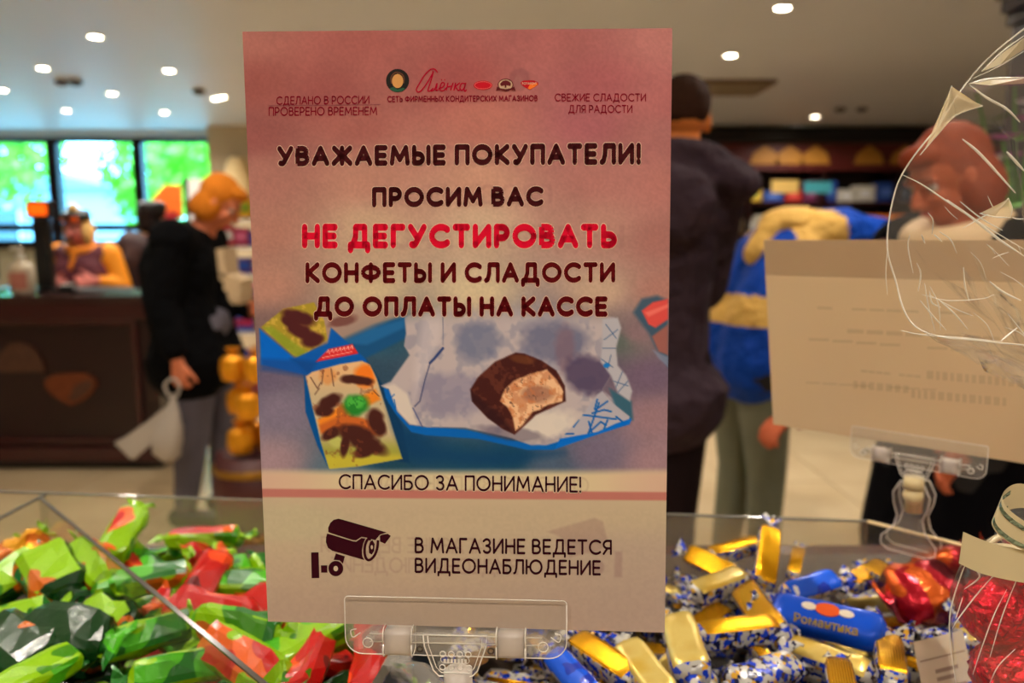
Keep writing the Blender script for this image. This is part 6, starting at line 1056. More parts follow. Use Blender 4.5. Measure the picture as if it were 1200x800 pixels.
    mixc((146, 90, 80), poly([(764, 394), (783, 380), (783, 416), (772, 412)], 1.5)); mixc((120, 130, 150), poly([(765, 410), (783, 418), (783, 430), (772, 420)], 1.5) * .8)
    # bite-sized chocolate with pale filling
    mixc((70, 60, 80), blob(600, 508, 40, 8, 8) * .5)
    g = poly([(551, 456), (560, 442), (580, 424), (604, 413), (614, 414), (634, 422), (652, 434), (662, 452), (663, 470), (650, 476), (628, 486), (613, 500), (603, 509), (590, 503), (572, 490), (553, 470)], 1); mixc((64, 26, 22), g); mixc((96, 48, 34), g * sm(n1, .5, .66) * .7); mixc((104, 58, 30), blob(612, 421, 14, 5, 12) * g * .7); mixc((42, 18, 22), poly([(551, 458), (584, 484), (604, 508), (572, 492), (553, 472)], 3) * g * .7)
    f = poly([(586, 470), (592, 456), (602, 446), (622, 438), (641, 433), (652, 444), (660, 458), (659, 470), (642, 474), (632, 480), (624, 482), (612, 498), (604, 504), (601, 488), (594, 476)], 1); mixc((196, 138, 96), f); mixc((220, 176, 130), f * sm(n1, .45, .6)); mixc((140, 92, 72), f * blob(630, 462, 18, 10) * .7); mixc((190, 110, 60), f * sm(fbm(x, y, 5, 77), .55, .7) * .6); mixc((120, 84, 66), f * sm(fbm(x, y, 4, 57), .68, .78))
    # bands
    mixc((198, 182, 140), sm(y, 546, 558)); mixc((196, 160, 136), sm(y, 546, 560) * sm(np.abs(x - 546), 120, 235) * .8)
    yb = y - (x - 310) * .0085
    mixc((174, 108, 94), sm(yb, 571, 574)); mixc((180, 162, 130), sm(yb, 581, 583.5)); mixc((166, 144, 122), sm(yb, 620, 725)); mixc((178, 170, 132), blob(340, 612, 60, 22) * .5 + 0 * x); mixc((160, 140, 126), sm(yb, 600, 640) * sm(x, 500, 760) * .5)
    # the print on the reverse side showing through the thin paper
    for (s_, tl, tr, br, bl, wt) in GHOSTS:
        P, W_ = lay(s_, wt); hh = bl[1] - tl[1]; bb = (x > tl[0] - 6) & (x < tr[0] + 6) & (y > min(tl[1], tr[1]) - 5) & (y < max(bl[1], br[1]) + 9); X = x[bb]; Y = y[bb]; d_ = np.full(len(X), 99.)
        for L in P:
            Q = [quadmap(1 - a / W_, b, tl, tr, br, bl) for a, b in L]
            for (a, b), (c, d) in zip(Q, Q[1:]):
                ee = (c - a) ** 2 + (d - b) ** 2 + 1e-9; t = np.clip(((X - a) * (c - a) + (Y - b) * (d - b)) / ee, 0, 1); d_ = np.minimum(d_, np.hypot(X - a - t * (c - a), Y - b - t * (d - b)))
        al = np.zeros(len(x)); al[bb] = np.clip(.5 + (wt * hh / 2 - d_) / 2.2, 0, 1); mixc((96, 52, 62), al * (.15 if tl[1] > 500 else .085))
    gm = lambda P: [(1094 - a, b - 1) for a, b in P]; cam_ = lambda P: [(350 + a / 8.892, 600 + b / 8.889) for a, b in P]
    al = np.maximum(poly(gm(cam_([(310, 205), (330, 110), (415, 66), (920, 210), (845, 235), (760, 280), (685, 480), (350, 400), (284, 300)])), 1.6), np.maximum(poly(gm(cam_([(130, 418), (208, 416), (216, 684), (136, 686)])), 1.4), blob(1094 - 393.6, 664.5, 8.5, 8.8, 0, .12)))
    mixc((96, 52, 62), al * .17); mixc((60, 40, 50), blob(608, 93, 13, 13, 0, .1) * .16); mixc((170, 120, 110), blob(608, 97, 6, 8, 0, .2) * .2)
    C *= (1 - .03 * (sm(yb, 583, 600) * vnoise(x, y, 3, 44)))[:, None]
    return C
def sheet_mesh(name, nx, ny, th=.0003):
    u = np.linspace(0, 1, nx + 1); v = np.linspace(0, 1, ny + 1); U, Vv = np.meshgrid(u, v); U = U.ravel()[:, None]; Vv = Vv.ravel()[:, None]
    c = [np.array(q) for q in CR]
    P = (c[0] * (1 - U) + c[1] * U) * (1 - Vv) + (c[3] * (1 - U) + c[2] * U) * Vv
    px_, py_ = to_px(P); col = paint(px_, py_)
    i = np.arange(nx)[None, :] + (np.arange(ny) * (nx + 1))[:, None]; i = i.ravel()
    F = np.stack([i, i + nx + 1, i + nx + 2, i + 1], 1)
    me = bpy.data.meshes.new(name); me.vertices.add(len(P)); me.vertices.foreach_set('co', P.astype('f').ravel()); me.loops.add(F.size); me.loops.foreach_set('vertex_index', F.ravel().astype('i'))
    me.polygons.add(len(F)); me.polygons.foreach_set('loop_start', np.arange(0, F.size, 4, dtype='i')); me.update(calc_edges=True)
    L = col / 255.0; L = np.where(L <= .04045, L / 12.92, ((np.maximum(L, 0) + .055) / 1.055) ** 2.4)
    A = np.ones((len(P), 4), 'f'); A[:, :3] = np.clip(L * K * np.array(SHEET_WB), 0, .95)
    at_ = me.color_attributes.new('print', 'FLOAT_COLOR', 'POINT'); at_.data.foreach_set('color', A.ravel())
    return me
SHEET_WB = (1.0, 1.03, 1.17)
M_sheet = bpy.data.materials.new('printed_paper'); M_sheet.use_nodes = True; N_ = M_sheet.node_tree.nodes; L_ = M_sheet.node_tree.links
a_ = N_.new('ShaderNodeAttribute'); a_.attribute_name = 'print'; L_.new(a_.outputs['Color'], N_['Principled BSDF'].inputs['Base Color']); N_['Principled BSDF'].inputs['Roughness'].default_value = .62; N_['Principled BSDF'].inputs['Specular IOR Level'].default_value = .12
sg = thing('paper_sign', 'large printed shop notice about not tasting sweets, held upright in a clear clip', 'sign', (0, 0, 0))
fr_ = link('printed_front', sheet_mesh('printed_front', 400, 560), M_sheet, sg)
bm = bmesh.new(); prism(bm, [q - SN * .00012 for q in CR], -SN * .0003); link('paper', bm, mat('paper_white', (215, 205, 190), .7), sg)
def pc(name, c, wb=True):   # a printed ink: photographed colour -> ink colour
    l = s2l(c); l = [min(.95, v * K * k) for v, k in zip(l, SHEET_WB)]
    if name in MATS: return MATS[name]
    l = [max(0, v - .004) for v in l]; m = mat(name, c, .6, spec=.12); m.node_tree.nodes['Principled BSDF'].inputs['Base Color'].default_value = (*l, 1); return m
def text_mesh(s, offset=0.0, res=4):
    c = bpy.data.curves.new('t', 'FONT'); c.body = s; c.size = 1; c.resolution_u = res; c.offset = offset
    o = bpy.data.objects.new('t', c); COL.objects.link(o); me = bpy.data.meshes.new_from_object(o.evaluated_get(bpy.context.evaluated_depsgraph_get())); bpy.data.objects.remove(o); return me
def put_text(s, tl, tr, br, bl, ink, wt=.14, halo=None, parent=None, lift=.0001, place=on_sign, name='lettering', grow=.07):
    """one line of capitals; cap height between tl-bl on the left and tr-br on the right, photograph pixels"""
    P, W_ = lay(s, wt)
    for (g, m_, lf) in ([(grow, halo, lift)] if halo else []) + [(0, ink, lift * 2)]:
        bm = bmesh.new(); r = (wt + g) / 2
        def pt(a, b): q = quadmap(a / W_, b, tl, tr, br, bl); return bm.verts.new(place(q[0], q[1], lf))
        for L in P:
            for (a, b) in L[:1] + L[-1:] if len(L) > 14 else L:
                bm.faces.new([pt(a + r * math.cos(k * PI / 5), b + r * math.sin(k * PI / 5)) for k in range(10)])
            for (a, b), (c, d) in zip(L, L[1:]):
                l = math.hypot(c - a, d - b)
                if l < 1e-6: continue
                nx_, ny_ = -(d - b) / l * r, (c - a) / l * r; ex_, ey_ = (c - a) / l * .012, (d - b) / l * .012
                bm.faces.new([pt(a + nx_ - ex_, b + ny_ - ey_), pt(a - nx_ - ex_, b - ny_ - ey_), pt(c - nx_ + ex_, d - ny_ + ey_), pt(c + nx_ + ex_, d + ny_ + ey_)])
        me = bpy.data.meshes.new(name); bm.to_mesh(me); bm.free(); link(name if m_ is ink else 'letter_outline', me, m_, parent or sg)
I_dark = pc('ink_maroon', (62, 16, 18)); I_mar = pc('ink_deep_red', (84, 8, 14)); I_red = pc('ink_red', (206, 14, 44)); I_brn = pc('ink_brown', (46, 12, 22)); I_wine = pc('ink_wine', (126, 12, 34)); I_halo = pc('ink_halo', (212, 176, 148))
put_text('УВАЖАЕМЫЕ ПОКУПАТЕЛИ!', (325, 171), (751, 167), (751, 193), (325, 195), I_dark, .275, I_halo)
put_text('ПРОСИМ ВАС', (436, 219), (637, 218), (637, 242), (436, 243), I_dark, .275, I_halo)
put_text('НЕ ДЕГУСТИРОВАТЬ', (354, 262), (723, 262), (723, 291), (354, 291), I_red, .285, I_halo)
put_text('КОНФЕТЫ И СЛАДОСТИ', (358, 307), (721, 307), (721, 331), (358, 332), I_mar, .25, I_halo)
put_text('ДО ОПЛАТЫ НА КАССЕ', (368, 347), (712, 347), (712, 371), (368, 371), I_mar, .275, I_halo)
I_h2 = pc('ink_halo_low', (196, 178, 146))
put_text('СПАСИБО ЗА ПОНИМАНИЕ!', (397, 555), (681, 558), (681, 577), (397, 573), I_brn, .135, I_h2, grow=.10)
put_text('В МАГАЗИНЕ ВЕДЕТСЯ', (486, 629), (717, 632), (717, 650), (486, 648), I_brn, .155)
put_text('ВИДЕОНАБЛЮДЕНИЕ', (486, 653), (704, 656), (704, 674), (486, 671), I_brn, .155)
put_text('СДЕЛАНО В РОССИИ', (324, 113), (433, 112), (433, 122), (324, 123), I_wine, .14)
put_text('ПРОВЕРЕНО ВРЕМЕНЕМ', (315, 125.5), (442, 125), (442, 135), (315, 136), I_wine, .14)
put_text('СЕТЬ ФИРМЕННЫХ КОНДИТЕРСКИХ МАГАЗИНОВ', (454, 112.5), (630, 111.5), (630, 118.8), (454, 120), I_wine, .20)
put_text('СВЕЖИЕ СЛАДОСТИ', (650, 109.5), (757, 109.5), (757, 119), (650, 119), I_wine, .145)
put_text('ДЛЯ РАДОСТИ', (666, 123), (741, 123), (741, 132.5), (666, 132.5), I_wine, .145)
def stroke(name, paths, w_, ink, lift=.0002, parent=None, place=on_sign, closed=False):
    bm = bmesh.new()
    for P in paths:
        pts = crspline([(a, b, 0) for a, b in P], 6); L = []; R = []
        for i, p in enumerate(pts):
            d = (pts[min(i + 1, len(pts) - 1)] - pts[max(0, i - 1)]); n_ = Vector((-d.y, d.x, 0)).normalized() * w_ / 2
            L.append(bm.verts.new(place(p.x + n_.x, p.y + n_.y, lift))); R.append(bm.verts.new(place(p.x - n_.x, p.y - n_.y, lift)))
        for i in range(len(pts) - 1):
            try: bm.faces.new((L[i], L[i + 1], R[i + 1], R[i]))
            except ValueError: pass
    return link(name, bm, ink, parent or sg)
def shape(name, P, ink, lift=.0001, parent=None, place=on_sign):
    bm = bmesh.new(); f = bm.faces.new([bm.verts.new(place(a, b, lift)) for a, b in P]); bmesh.ops.triangulate(bm, faces=[f]); return link(name, bm, ink, parent or sg)
def oval(cx, cy, rx, ry, n=28): return [(cx + rx * math.cos(2 * PI * i / n), cy + ry * math.sin(2 * PI * i / n)) for i in range(n)]
stroke('script_lettering', [[(513, 85), (509, 81), (504, 82), (497, 89), (491, 99), (488, 105), (490, 108), (494, 106), (500, 98), (507, 86), (507, 83)], [(508, 84), (505, 95), (502, 104), (502, 107), (505, 106), (508, 103)],
    [(505, 107), (509, 105), (512, 98), (512, 101), (511, 106), (514, 105)], [(514, 104), (519, 102), (521, 98), (518, 97), (516, 101), (516, 106), (520, 106), (523, 103)], [(525, 97), (523, 106)], [(524, 102), (529, 101)], [(531, 97), (528, 106)],
    [(534, 97), (532, 106)], [(533, 102), (539, 97)], [(534, 102), (537, 106), (539, 105)], [(545, 98), (541, 98), (539, 103), (541, 106), (544, 103), (546, 97), (544, 104), (545, 107), (547, 105)]], 1.5, pc('ink_script', (165, 12, 40)))
stroke('script_dots', [[(517, 93.5), (518.2, 93.6)], [(520.6, 93.5), (521.8, 93.6)]], 1.4, pc('ink_script', (165, 12, 40)))
stroke('print_line', [[(315, 123.9), (380, 123.4), (446, 122.6)]], .5, pc('ink_line', (126, 60, 66)))
shape('round_emblem', oval(466, 94.5, 13.6, 13.8), pc('ink_black', (34, 32, 28)), .0001)
shape('emblem_face', oval(466, 95, 6.6, 8.2), pc('ink_face', (196, 142, 78)), .0002); shape('emblem_collar', [(456, 104), (461, 102), (466, 105), (472, 103), (475, 104), (470, 107.5), (462, 107.5)], pc('ink_green', (44, 84, 60)), .0002)
stroke('emblem_hood', [[(459, 98), (458.5, 91), (462, 86), (466, 85), (471, 87), (473.5, 92), (473, 98)]], 1.6, pc('ink_browndark', (92, 58, 40)), .00025)
shape('oval_emblem', oval(566, 100, 11, 5.4), pc('ink_emblem_red', (186, 22, 36)), .0001); stroke('emblem_ring', [oval(566, 100, 9.6, 4.2) + [(575.6, 100)]], .5, pc('ink_rose', (214, 110, 100)), .0002)
shape('dome_emblem', oval(592.5, 99.5, 8.6, 6.8), pc('ink_sand', (190, 160, 124)), .0001); stroke('emblem_ring', [oval(592.5, 99.5, 8.6, 6.8) + [(601.1, 99.5)]], 1.0, pc('ink_bluebrown', (92, 30, 32)), .0002)
shape('emblem_tree', [(587, 101), (586, 98), (589, 95), (593, 94), (597, 95.5), (599, 98), (598, 101), (593.5, 100), (593.5, 103), (591.5, 103), (591.5, 100)], pc('ink_bluebrown', (92, 30, 32)), .0002)
shape('emblem_ribbon', [(581.5, 106.5), (582.5, 101.5), (586, 103.5), (592.5, 104.5), (599, 103.5), (602.5, 101.5), (604.5, 106.5), (598, 105.5), (592.5, 107.5), (587, 105.5)], pc('ink_bluebrown', (92, 30, 32)), .0003)
shape('heart_emblem', [(610, 97), (613, 94.5), (620, 94), (626, 94.3), (630.5, 96.5), (631, 99), (627, 102), (621, 105.5), (616, 103), (611, 99.5)], pc('ink_heart', (178, 26, 34)), .0001); shape('emblem_field', [(622, 97.5), (629.5, 97.5), (630, 99), (626.5, 102), (621, 105), (618.5, 103.5)], pc('ink_orange', (226, 110, 40)), .0002)
put_text('РОТФРОНТ', (612, 96.6), (629, 96.6), (629, 99.4), (612, 99.4), pc('ink_cream', (232, 196, 160)), .14, lift=.00015)
# security camera pictogram
cz = lambda P: [(350 + a / 8.892, 600 + b / 8.889) for a, b in P]
I_cam = pc('ink_camera', (48, 10, 20))
shape('camera_picture', cz([(310, 205), (308, 160), (330, 110), (365, 78), (415, 66), (450, 74), (920, 210), (870, 225), (845, 235), (800, 290), (760, 280), (700, 262), (655, 255), (600, 292), (565, 290), (330, 215)]), I_cam)
shape('camera_picture', cz([(296, 222), (320, 226), (560, 300), (600, 305), (655, 268), (700, 275), (690, 285), (672, 330), (660, 400), (665, 460), (685, 497), (350, 400), (305, 370), (284, 310), (286, 260)]), I_cam)
shape('camera_picture', cz([(960, 245), (955, 255), (900, 328), (850, 305), (846, 245), (870, 232), (930, 224)]), I_cam)
stroke('camera_picture', [cz([(755, 282), (722, 280), (694, 340), (688, 420), (705, 480), (740, 495), (790, 450), (820, 370), (828, 290)])], 3.0, I_cam)
shape('camera_picture', cz([(770, 290), (792, 330), (788, 400), (762, 440), (735, 425), (730, 360), (745, 305)]), I_cam); shape('camera_picture', cz(oval(763, 362, 12, 22, 12)), pc('ink_paper', (186, 166, 136)), .0002)
shape('camera_picture', cz([(388, 428), (482, 458), (462, 535), (425, 500), (365, 495)]), I_cam)
shape('camera_picture', cz(oval(388, 585, 77, 80, 28)), I_cam, .00015); shape('camera_picture', cz(oval(388, 585, 24, 28, 16)), pc('ink_paper', (186, 166, 136)), .0002)
shape('camera_picture', cz([(232, 552), (298, 552), (300, 628), (235, 628)]), I_cam); shape('camera_picture', cz([(130, 418), (208, 416), (216, 684), (136, 686)]), I_cam)
# print of the reverse side showing through the paper
def ghost(name, c, a):
    if name in MATS: return MATS[name]
    m = bpy.data.materials.new(name); m.use_nodes = True; p = m.node_tree.nodes['Principled BSDF']; p.inputs['Base Color'].default_value = (*s2l(c), 1); p.inputs['Alpha'].default_value = a; p.inputs['Roughness'].default_value = .7; p.inputs['Specular IOR Level'].default_value = 0.1; MATS[name] = m; return m
G1 = ghost('show_through', (96, 52, 62), .16); G2 = ghost('show_through_rose', (150, 70, 80), .14)
# ------------------------------------------------------------------ clear clip under the big sign
def clear(name, tint=(1, 1, 1), rough=.03, ior=1.46):
    if name in MATS: return MATS[name]
    m = bpy.data.materials.new(name); m.use_nodes = True; p = m.node_tree.nodes['Principled BSDF']; p.inputs['Base Color'].default_value = (*tint, 1); p.inputs['Roughness'].default_value = rough; p.inputs['Transmission Weight'].default_value = 1; p.inputs['IOR'].default_value = ior; MATS[name] = m; return m
M_clear = film('clear_plastic', (.97, .97, .96), .08, 1.8, body=.16, bodycol=(.85, .8, .74)); M_frost = mat('frosted_nylon', (212, 200, 190), .35, spec=.6)
M_frost.node_tree.nodes['Principled BSDF'].inputs['Transmission Weight'].default_value = .25
M_plate = film('clip_plate', (.985, .985, .98), .12, 1.4, body=.07, bodycol=(.8, .74, .66)); M_line = mat('rim_and_highlight', (225, 220, 212), .15, spec=1)
def make_clip(name, label, F, stem_to):
    """F(a, b, c) maps clip millimetres: a across, b up from the rod axis, c towards the viewer -> world"""
    t = thing(name, label, 'sign clip', (0, 0, 0))
    def rr(x0, x1, z0, z1, rt, rb, n=6):
        P = []
        for (cx, cz_, r, a0) in ((x1 - rt, z1 - rt, rt, 0), (x0 + rt, z1 - rt, rt, 90), (x0 + rb, z0 + rb, rb, 180), (x1 - rb, z0 + rb, rb, 270)):
            for k in range(n + 1): a = rad(a0 + 90 * k / n); P.append((cx + r * math.cos(a), cz_ + r * math.sin(a)))
        return P
    def plate(P, c0, c1, nm, m):
        bm = bmesh.new(); A = [bm.verts.new(F(a, b, c0)) for a, b in P]; B = [bm.verts.new(F(a, b, c1)) for a, b in P]; bm.faces.new(A); bm.faces.new(B[::-1])
        for i in range(len(P)): bm.faces.new((A[i], A[(i + 1) % len(P)], B[(i + 1) % len(P)], B[i]))
        return link(nm, bm, m, t)
    def wire(P, c, r, nm, m, closed=True, n=6):
        bm = bmesh.new(); Q = [F(a, b, c) for a, b in P]
        Q = Q + [Q[0]] if closed else crspline(Q, 5)
        tube(bm, Q, r, n); return link(nm, bm, m, t, True)
    U = rr(-57.5, 57.5, -8.5, 22.5, 2.0, 9)
    pl = plate(U, 2.2, 1.0, 'front_plate', M_plate); pb = plate(rr(-57.5, 57.5, -8, 20, 3, 9), -1.4, -2.6, 'rear_plate', M_plate)
    w1 = wire(U, 2.4, .00028, 'plate_rim', M_line)
    bm = bmesh.new(); tube(bm, [F(-45, 0, 0), F(45, 0, 0)], .0026, 14); link('rod', bm, M_clear, t, True)
    bm = bmesh.new(); tube(bm, [F(-45, 2.1, 1.6), F(45, 2.1, 1.6)], .00035, 6); tube(bm, [F(-45, -2.3, 1.2), F(45, -2.3, 1.2)], .00035, 6); link('rod_highlight', bm, M_line, t, True)  # pale lines along the rod paint in its highlights
    for a in (-29.5, 29.0):
        bm = bmesh.new(); P = []
        for k in range(20):
            an = 2 * PI * k / 20; y = 6.8 * math.copysign(abs(math.sin(an)) ** .35, math.sin(an)); z = 5.2 * math.copysign(abs(math.cos(an)) ** .6, math.cos(an)); P.append((y - 1.2, z + .6))
        A = [bm.verts.new(F(a - 6.9, b, c)) for b, c in P]; B = [bm.verts.new(F(a + 6.9, b, c)) for b, c in P]; bm.faces.new(A); bm.faces.new(B[::-1])
        for i in range(20): bm.faces.new((A[i], A[(i + 1) % 20], B[(i + 1) % 20], B[i]))
        h = link('hinge_sleeve', bm, M_frost, t, True)
        for q in h.data.polygons:
            if len(q.vertices) > 4: q.use_smooth = False
        for s_ in (-7.4, 7.4):
            bm = bmesh.new(); tube(bm, [F(a + s_, b * 1.12 + .2, c * 1.08) for b, c in P] + [F(a + s_, P[0][0] * 1.12 + .2, P[0][1] * 1.08)], .0004, 6); link('sleeve_rim', bm, M_line, h, True)
    for a in (-45.5, 45.5, ):
        bm = bmesh.new(); tube(bm, [F(a, -2, -2), F(a, -2, 3.2)], .0024, 14); s_ = link('end_stud', bm, M_clear, t, True)
        wire([(a + 2.6 * math.cos(k * PI / 7), -2 + 2.6 * math.sin(k * PI / 7)) for k in range(14)], 3.2, .0003, 'stud_ring', M_line).parent = s_
        wire([(a + (4 if a > 0 else -4), 3), (a + (8 if a > 0 else -8), .5), (a + (9 if a > 0 else -9), 4), (a + (6 if a > 0 else -6), 5)], 2.6, .0003, 'corner_bead', M_line, False)
    for a in (-18.5, 18.5): wire([(a + 1.5 * math.cos(k * PI / 6), -5.2 + 1.5 * math.sin(k * PI / 6)) for k in range(12)], 2.4, .0004, 'pin_hole', mat('pin_dark', (60, 48, 36), .4))
    T = [(-16.5, 3), (16.5, 3), (16, -3), (11.5, -16), (8.5, -19.2), (-8.5, -19.2), (-11.5, -16), (-16, -3)]
    sp = plate(T, 3.0, -3.0, 'spade', M_plate); wire(T, 3.1, .0004, 'spade_rim', M_line).parent = sp; wire([(p * .86, q * .9) for p, q in T], 3.0, .00025, 'spade_rim', M_line).parent = sp
    for k in range(4):
        for (b, w_) in ((-7.2, 4.4), (-14.4, 4.6)):
            cx_ = (k - 1.5) * w_ + .2
            bm = bmesh.new(); tube(bm, [F(cx_ + 1.5 * math.cos(j * PI / 5), b + 1.5 * math.sin(j * PI / 5), 3.1) for j in range(11)], .00032, 5); link('embossed_ring', bm, M_line, sp, True)
    wire([(-7.5 + 0 * 0, -9.4), (-6.5, -9.4 + 1.2), (6.5, -9.4 + 1.2), (7.5, -10.6), (6.5, -12), (-6.5, -12), (-7.5, -10.6)], 3.1, .0002, 'embossed_bar', M_line).parent = sp
    bm = bmesh.new()
    for k in range(7): abox(bm, -.0006, .0006, -.0002, .0002, -.0009, .0009, M=Matrix.Translation(F(-5.4 + k * 1.8, -10.8, 3.1)))
    link('embossed_mark', bm, M_line, sp)
    stem_to(t, F)
    return t
def F1(a, b, c):
    o = on_sign(534, 747.5); return o + SXA * (a * .001) + SYA * (b * .001) + SN * (c * .001)
def stem1(t, F):
    bm = bmesh.new()
    A = F(1, -18, 0); tube(bm, [A, A + Vector((0, 0, -.012)), A + Vector((0, .004, -.02))], .0075, 16); link('neck', bm, M_frost, t, True)
    # ball joint, body and jaw that grip the dark divider below the picture
    foot = Vector((-.0755, .470, RIM - .010)); B = A + Vector((0, .01, -.035))
    bm = bmesh.new(); add_sphere(bm, A + Vector((0, .005, -.028)), .009, None, 16, 10); link('ball_joint', bm, M_frost, t, True)
    bm = bmesh.new(); tube(bm, [A + Vector((0, .006, -.034)), A.lerp(foot, .55), foot + Vector((0, -.01, .012))], [.008, .007, .006], 12); link('arm', bm, M_clear, t, True)
    R = Matrix.Translation(foot + Vector((0, 0, 0)))
    for s_ in (-.0052, .0052): bm = bmesh.new(); abox(bm, -.0016, .0016, -.012, .012, -.022, .010, .001, M=R @ Matrix.Translation((s_, 0, 0)) @ Matrix.Rotation(-.17, 4, 'Z')); link('jaw', bm, M_clear, t)
    bm = bmesh.new(); abox(bm, -.007, .007, -.012, .012, .008, .014, .001, M=R @ Matrix.Rotation(-.17, 4, 'Z')); link('jaw_bridge', bm, M_clear, t)
make_clip('sign_clip', 'clear plastic clip with two frosted hinges gripping the bottom of the large notice', F1, stem1)

# ------------------------------------------------------------------ second, blank-backed sign and its clip
L2 = aty(895, 281, .715); ldn = aty(906, 497, .715); R2 = aty(1200, 281, .715 * .82); rdn = aty(1200, 543, .715 * .82)
TLs = L2; BLs = ldn; ex = (R2 - L2); ex.z = 0
def on2(u, v, off=0.0):
    """u 0..1 along the visible part, v 0 top .. 1 bottom"""
    n2_ = Vector((ex.y, -ex.x, 0)).normalized(); 
    if n2_.y > 0: n2_ = -n2_
    t_ = L2.lerp(R2, u); b_ = ldn.lerp(rdn, u); return t_.lerp(b_, v) + n2_ * off
s2_ = thing('paper_sign', 'blank-backed paper notice on a clear clip at the right, half behind cellophane', 'sign', (0, 0, 0))
bm = bmesh.new(); UX = 1.25; prism(bm, [on2(0, 0), on2(UX, 0), on2(UX, 1), on2(0, 1)], on2(0, 0, -.0004) - on2(0, 0)); link('paper', bm, mat('paper_cream', (214, 186, 146), .7, noise=.04, scale=8), s2_)
bm = bmesh.new(); bm.faces.new([bm.verts.new(on2(a, b, .0002)) for a, b in ((.002, .002), (UX, .002), (UX, .185), (.002, .185))]); link('show_through', bm, ghost('show_brown', (130, 84, 60), .22), s2_)
def p2(px, py, off=.0003):
    d = ray(px, py); o = on2(0, 0); n_ = (on2(0, 0, 1) - o); t_ = (o - CAM).dot(n_) / d.dot(n_); return CAM + d * t_ + n_ * off
G3 = ghost('show_line', (105, 66, 60), .17)
for (x0, x1, ya, yb, h) in ((958, 1140, 359, 366, 3), (970, 1175, 384, 395, 5), (920, 1170, 394, 412, 3), (1000, 1080, 432, 440, 3), (925, 1100, 446, 456, 2)):
    n = 9
    for k in range(n):
        if (k * 7 + int(x0)) % 5 == 0: continue
        a = x0 + (x1 - x0) * k / n; b = x0 + (x1 - x0) * (k + .86) / n; y0_ = ya + (yb - ya) * k / n
        shape('show_through', [(a, y0_), (b, y0_ + .6), (b, y0_ + h + .6), (a, y0_ + h)], G3, .0003, s2_, place=p2)
for (x0, x1, y0_, h) in ((1086, 1196, 434, 10), (1000, 1060, 446, 9), (1068, 1176, 456, 10)):
    x = x0
    while x < x1:
        wd = rnd(4, 8); shape('show_through', [(x, y0_ + (x - x0) * .09), (x + wd, y0_ + (x - x0) * .09 + .4), (x + wd, y0_ + h + (x - x0) * .09), (x, y0_ + h + (x - x0) * .09)], G3, .0003, s2_, place=p2); x += wd + 3
u2 = (R2 - L2); u2.z = 0; u2.normalize(); n2v = (on2(0, 0, 1) - on2(0, 0)); o2 = p2(1073, 537, .0)
def F2(a, b, c): return o2 + u2 * (a * .0009) + Vector((0, 0, b * .0009)) + n2v * (c * .001)
def stem2(t, F):
    A = F(0, -18, 0); foot = atz(1068, 622, RIM); Bc = A + Vector((0, 0, -.014))
    bm = bmesh.new(); tube(bm, [A, A + Vector((0, 0, -.010))], .008, 14); add_sphere(bm, A + Vector((0, 0, -.016)), .0080, None, 14, 9); link('ball_joint', bm, mat('frosted_warm', (220, 200, 150), .35), t, True)
    def outline(sc, zt, zb, y_):
        P = [(-.010, zt), (-.016, zt - .012), (-.015, zt - .022), (-.011, zt - .034), (-.014, zt - .046), (-.024, zb + .012), (-.024, zb + .004), (-.017, zb), (.017, zb), (.024, zb + .004), (.024, zb + .012), (.014, zt - .046), (.011, zt - .034), (.015, zt - .022), (.016, zt - .012), (.010, zt)]
        return P
    zt = A.z - .026; zb = RIM - .020; c0 = Vector((foot.x, foot.y, 0)); ux = Vector((.72, -.69, 0)); uy = Vector((.69, .72, 0))
    c0 = Vector((A.x, A.y, 0)).lerp(c0, 1.0)
    for s_, nm in ((-.0075, 'jaw'), (.0075, 'jaw')):
        bm = bmesh.new(); P = outline(1, zt, zb, 0); A_ = [bm.verts.new(c0 + ux * x + uy * (s_ - .001) + Vector((0, 0, z))) for x, z in P]; B_ = [bm.verts.new(c0 + ux * x + uy * (s_ + .001) + Vector((0, 0, z))) for x, z in P]
        bm.faces.new(A_); bm.faces.new(B_[::-1])
        for i in range(len(P)): bm.faces.new((A_[i], A_[(i + 1) % len(P)], B_[(i + 1) % len(P)], B_[i]))
        j = link(nm, bm, M_plate, t)
        bm = bmesh.new(); Q = [c0 + ux * x + uy * s_ * 1.15 + Vector((0, 0, z)) for x, z in P]; tube(bm, Q + [Q[0]], .0006, 6); link('jaw_rim', bm, M_line, j, True)
    bm = bmesh.new(); tube(bm, [c0 + Vector((0, 0, zt + .004)), c0 + Vector((0, 0, zt - .006)), c0 + Vector((0, 0, zt - .03))], [.006, .0085, .0075], 14); link('spring_block', bm, mat('frosted_warm', (220, 200, 150), .35), t, True)
    bm = bmesh.new(); tube(bm, [A + Vector((0, 0, -.018)), c0 + Vector((0, 0, zt + .002))], .006, 12); link('neck', bm, M_clear, t, True)
make_clip('sign_clip', 'clear plastic clip holding the blank-backed notice, gripping the right tray panel', F2, stem2)
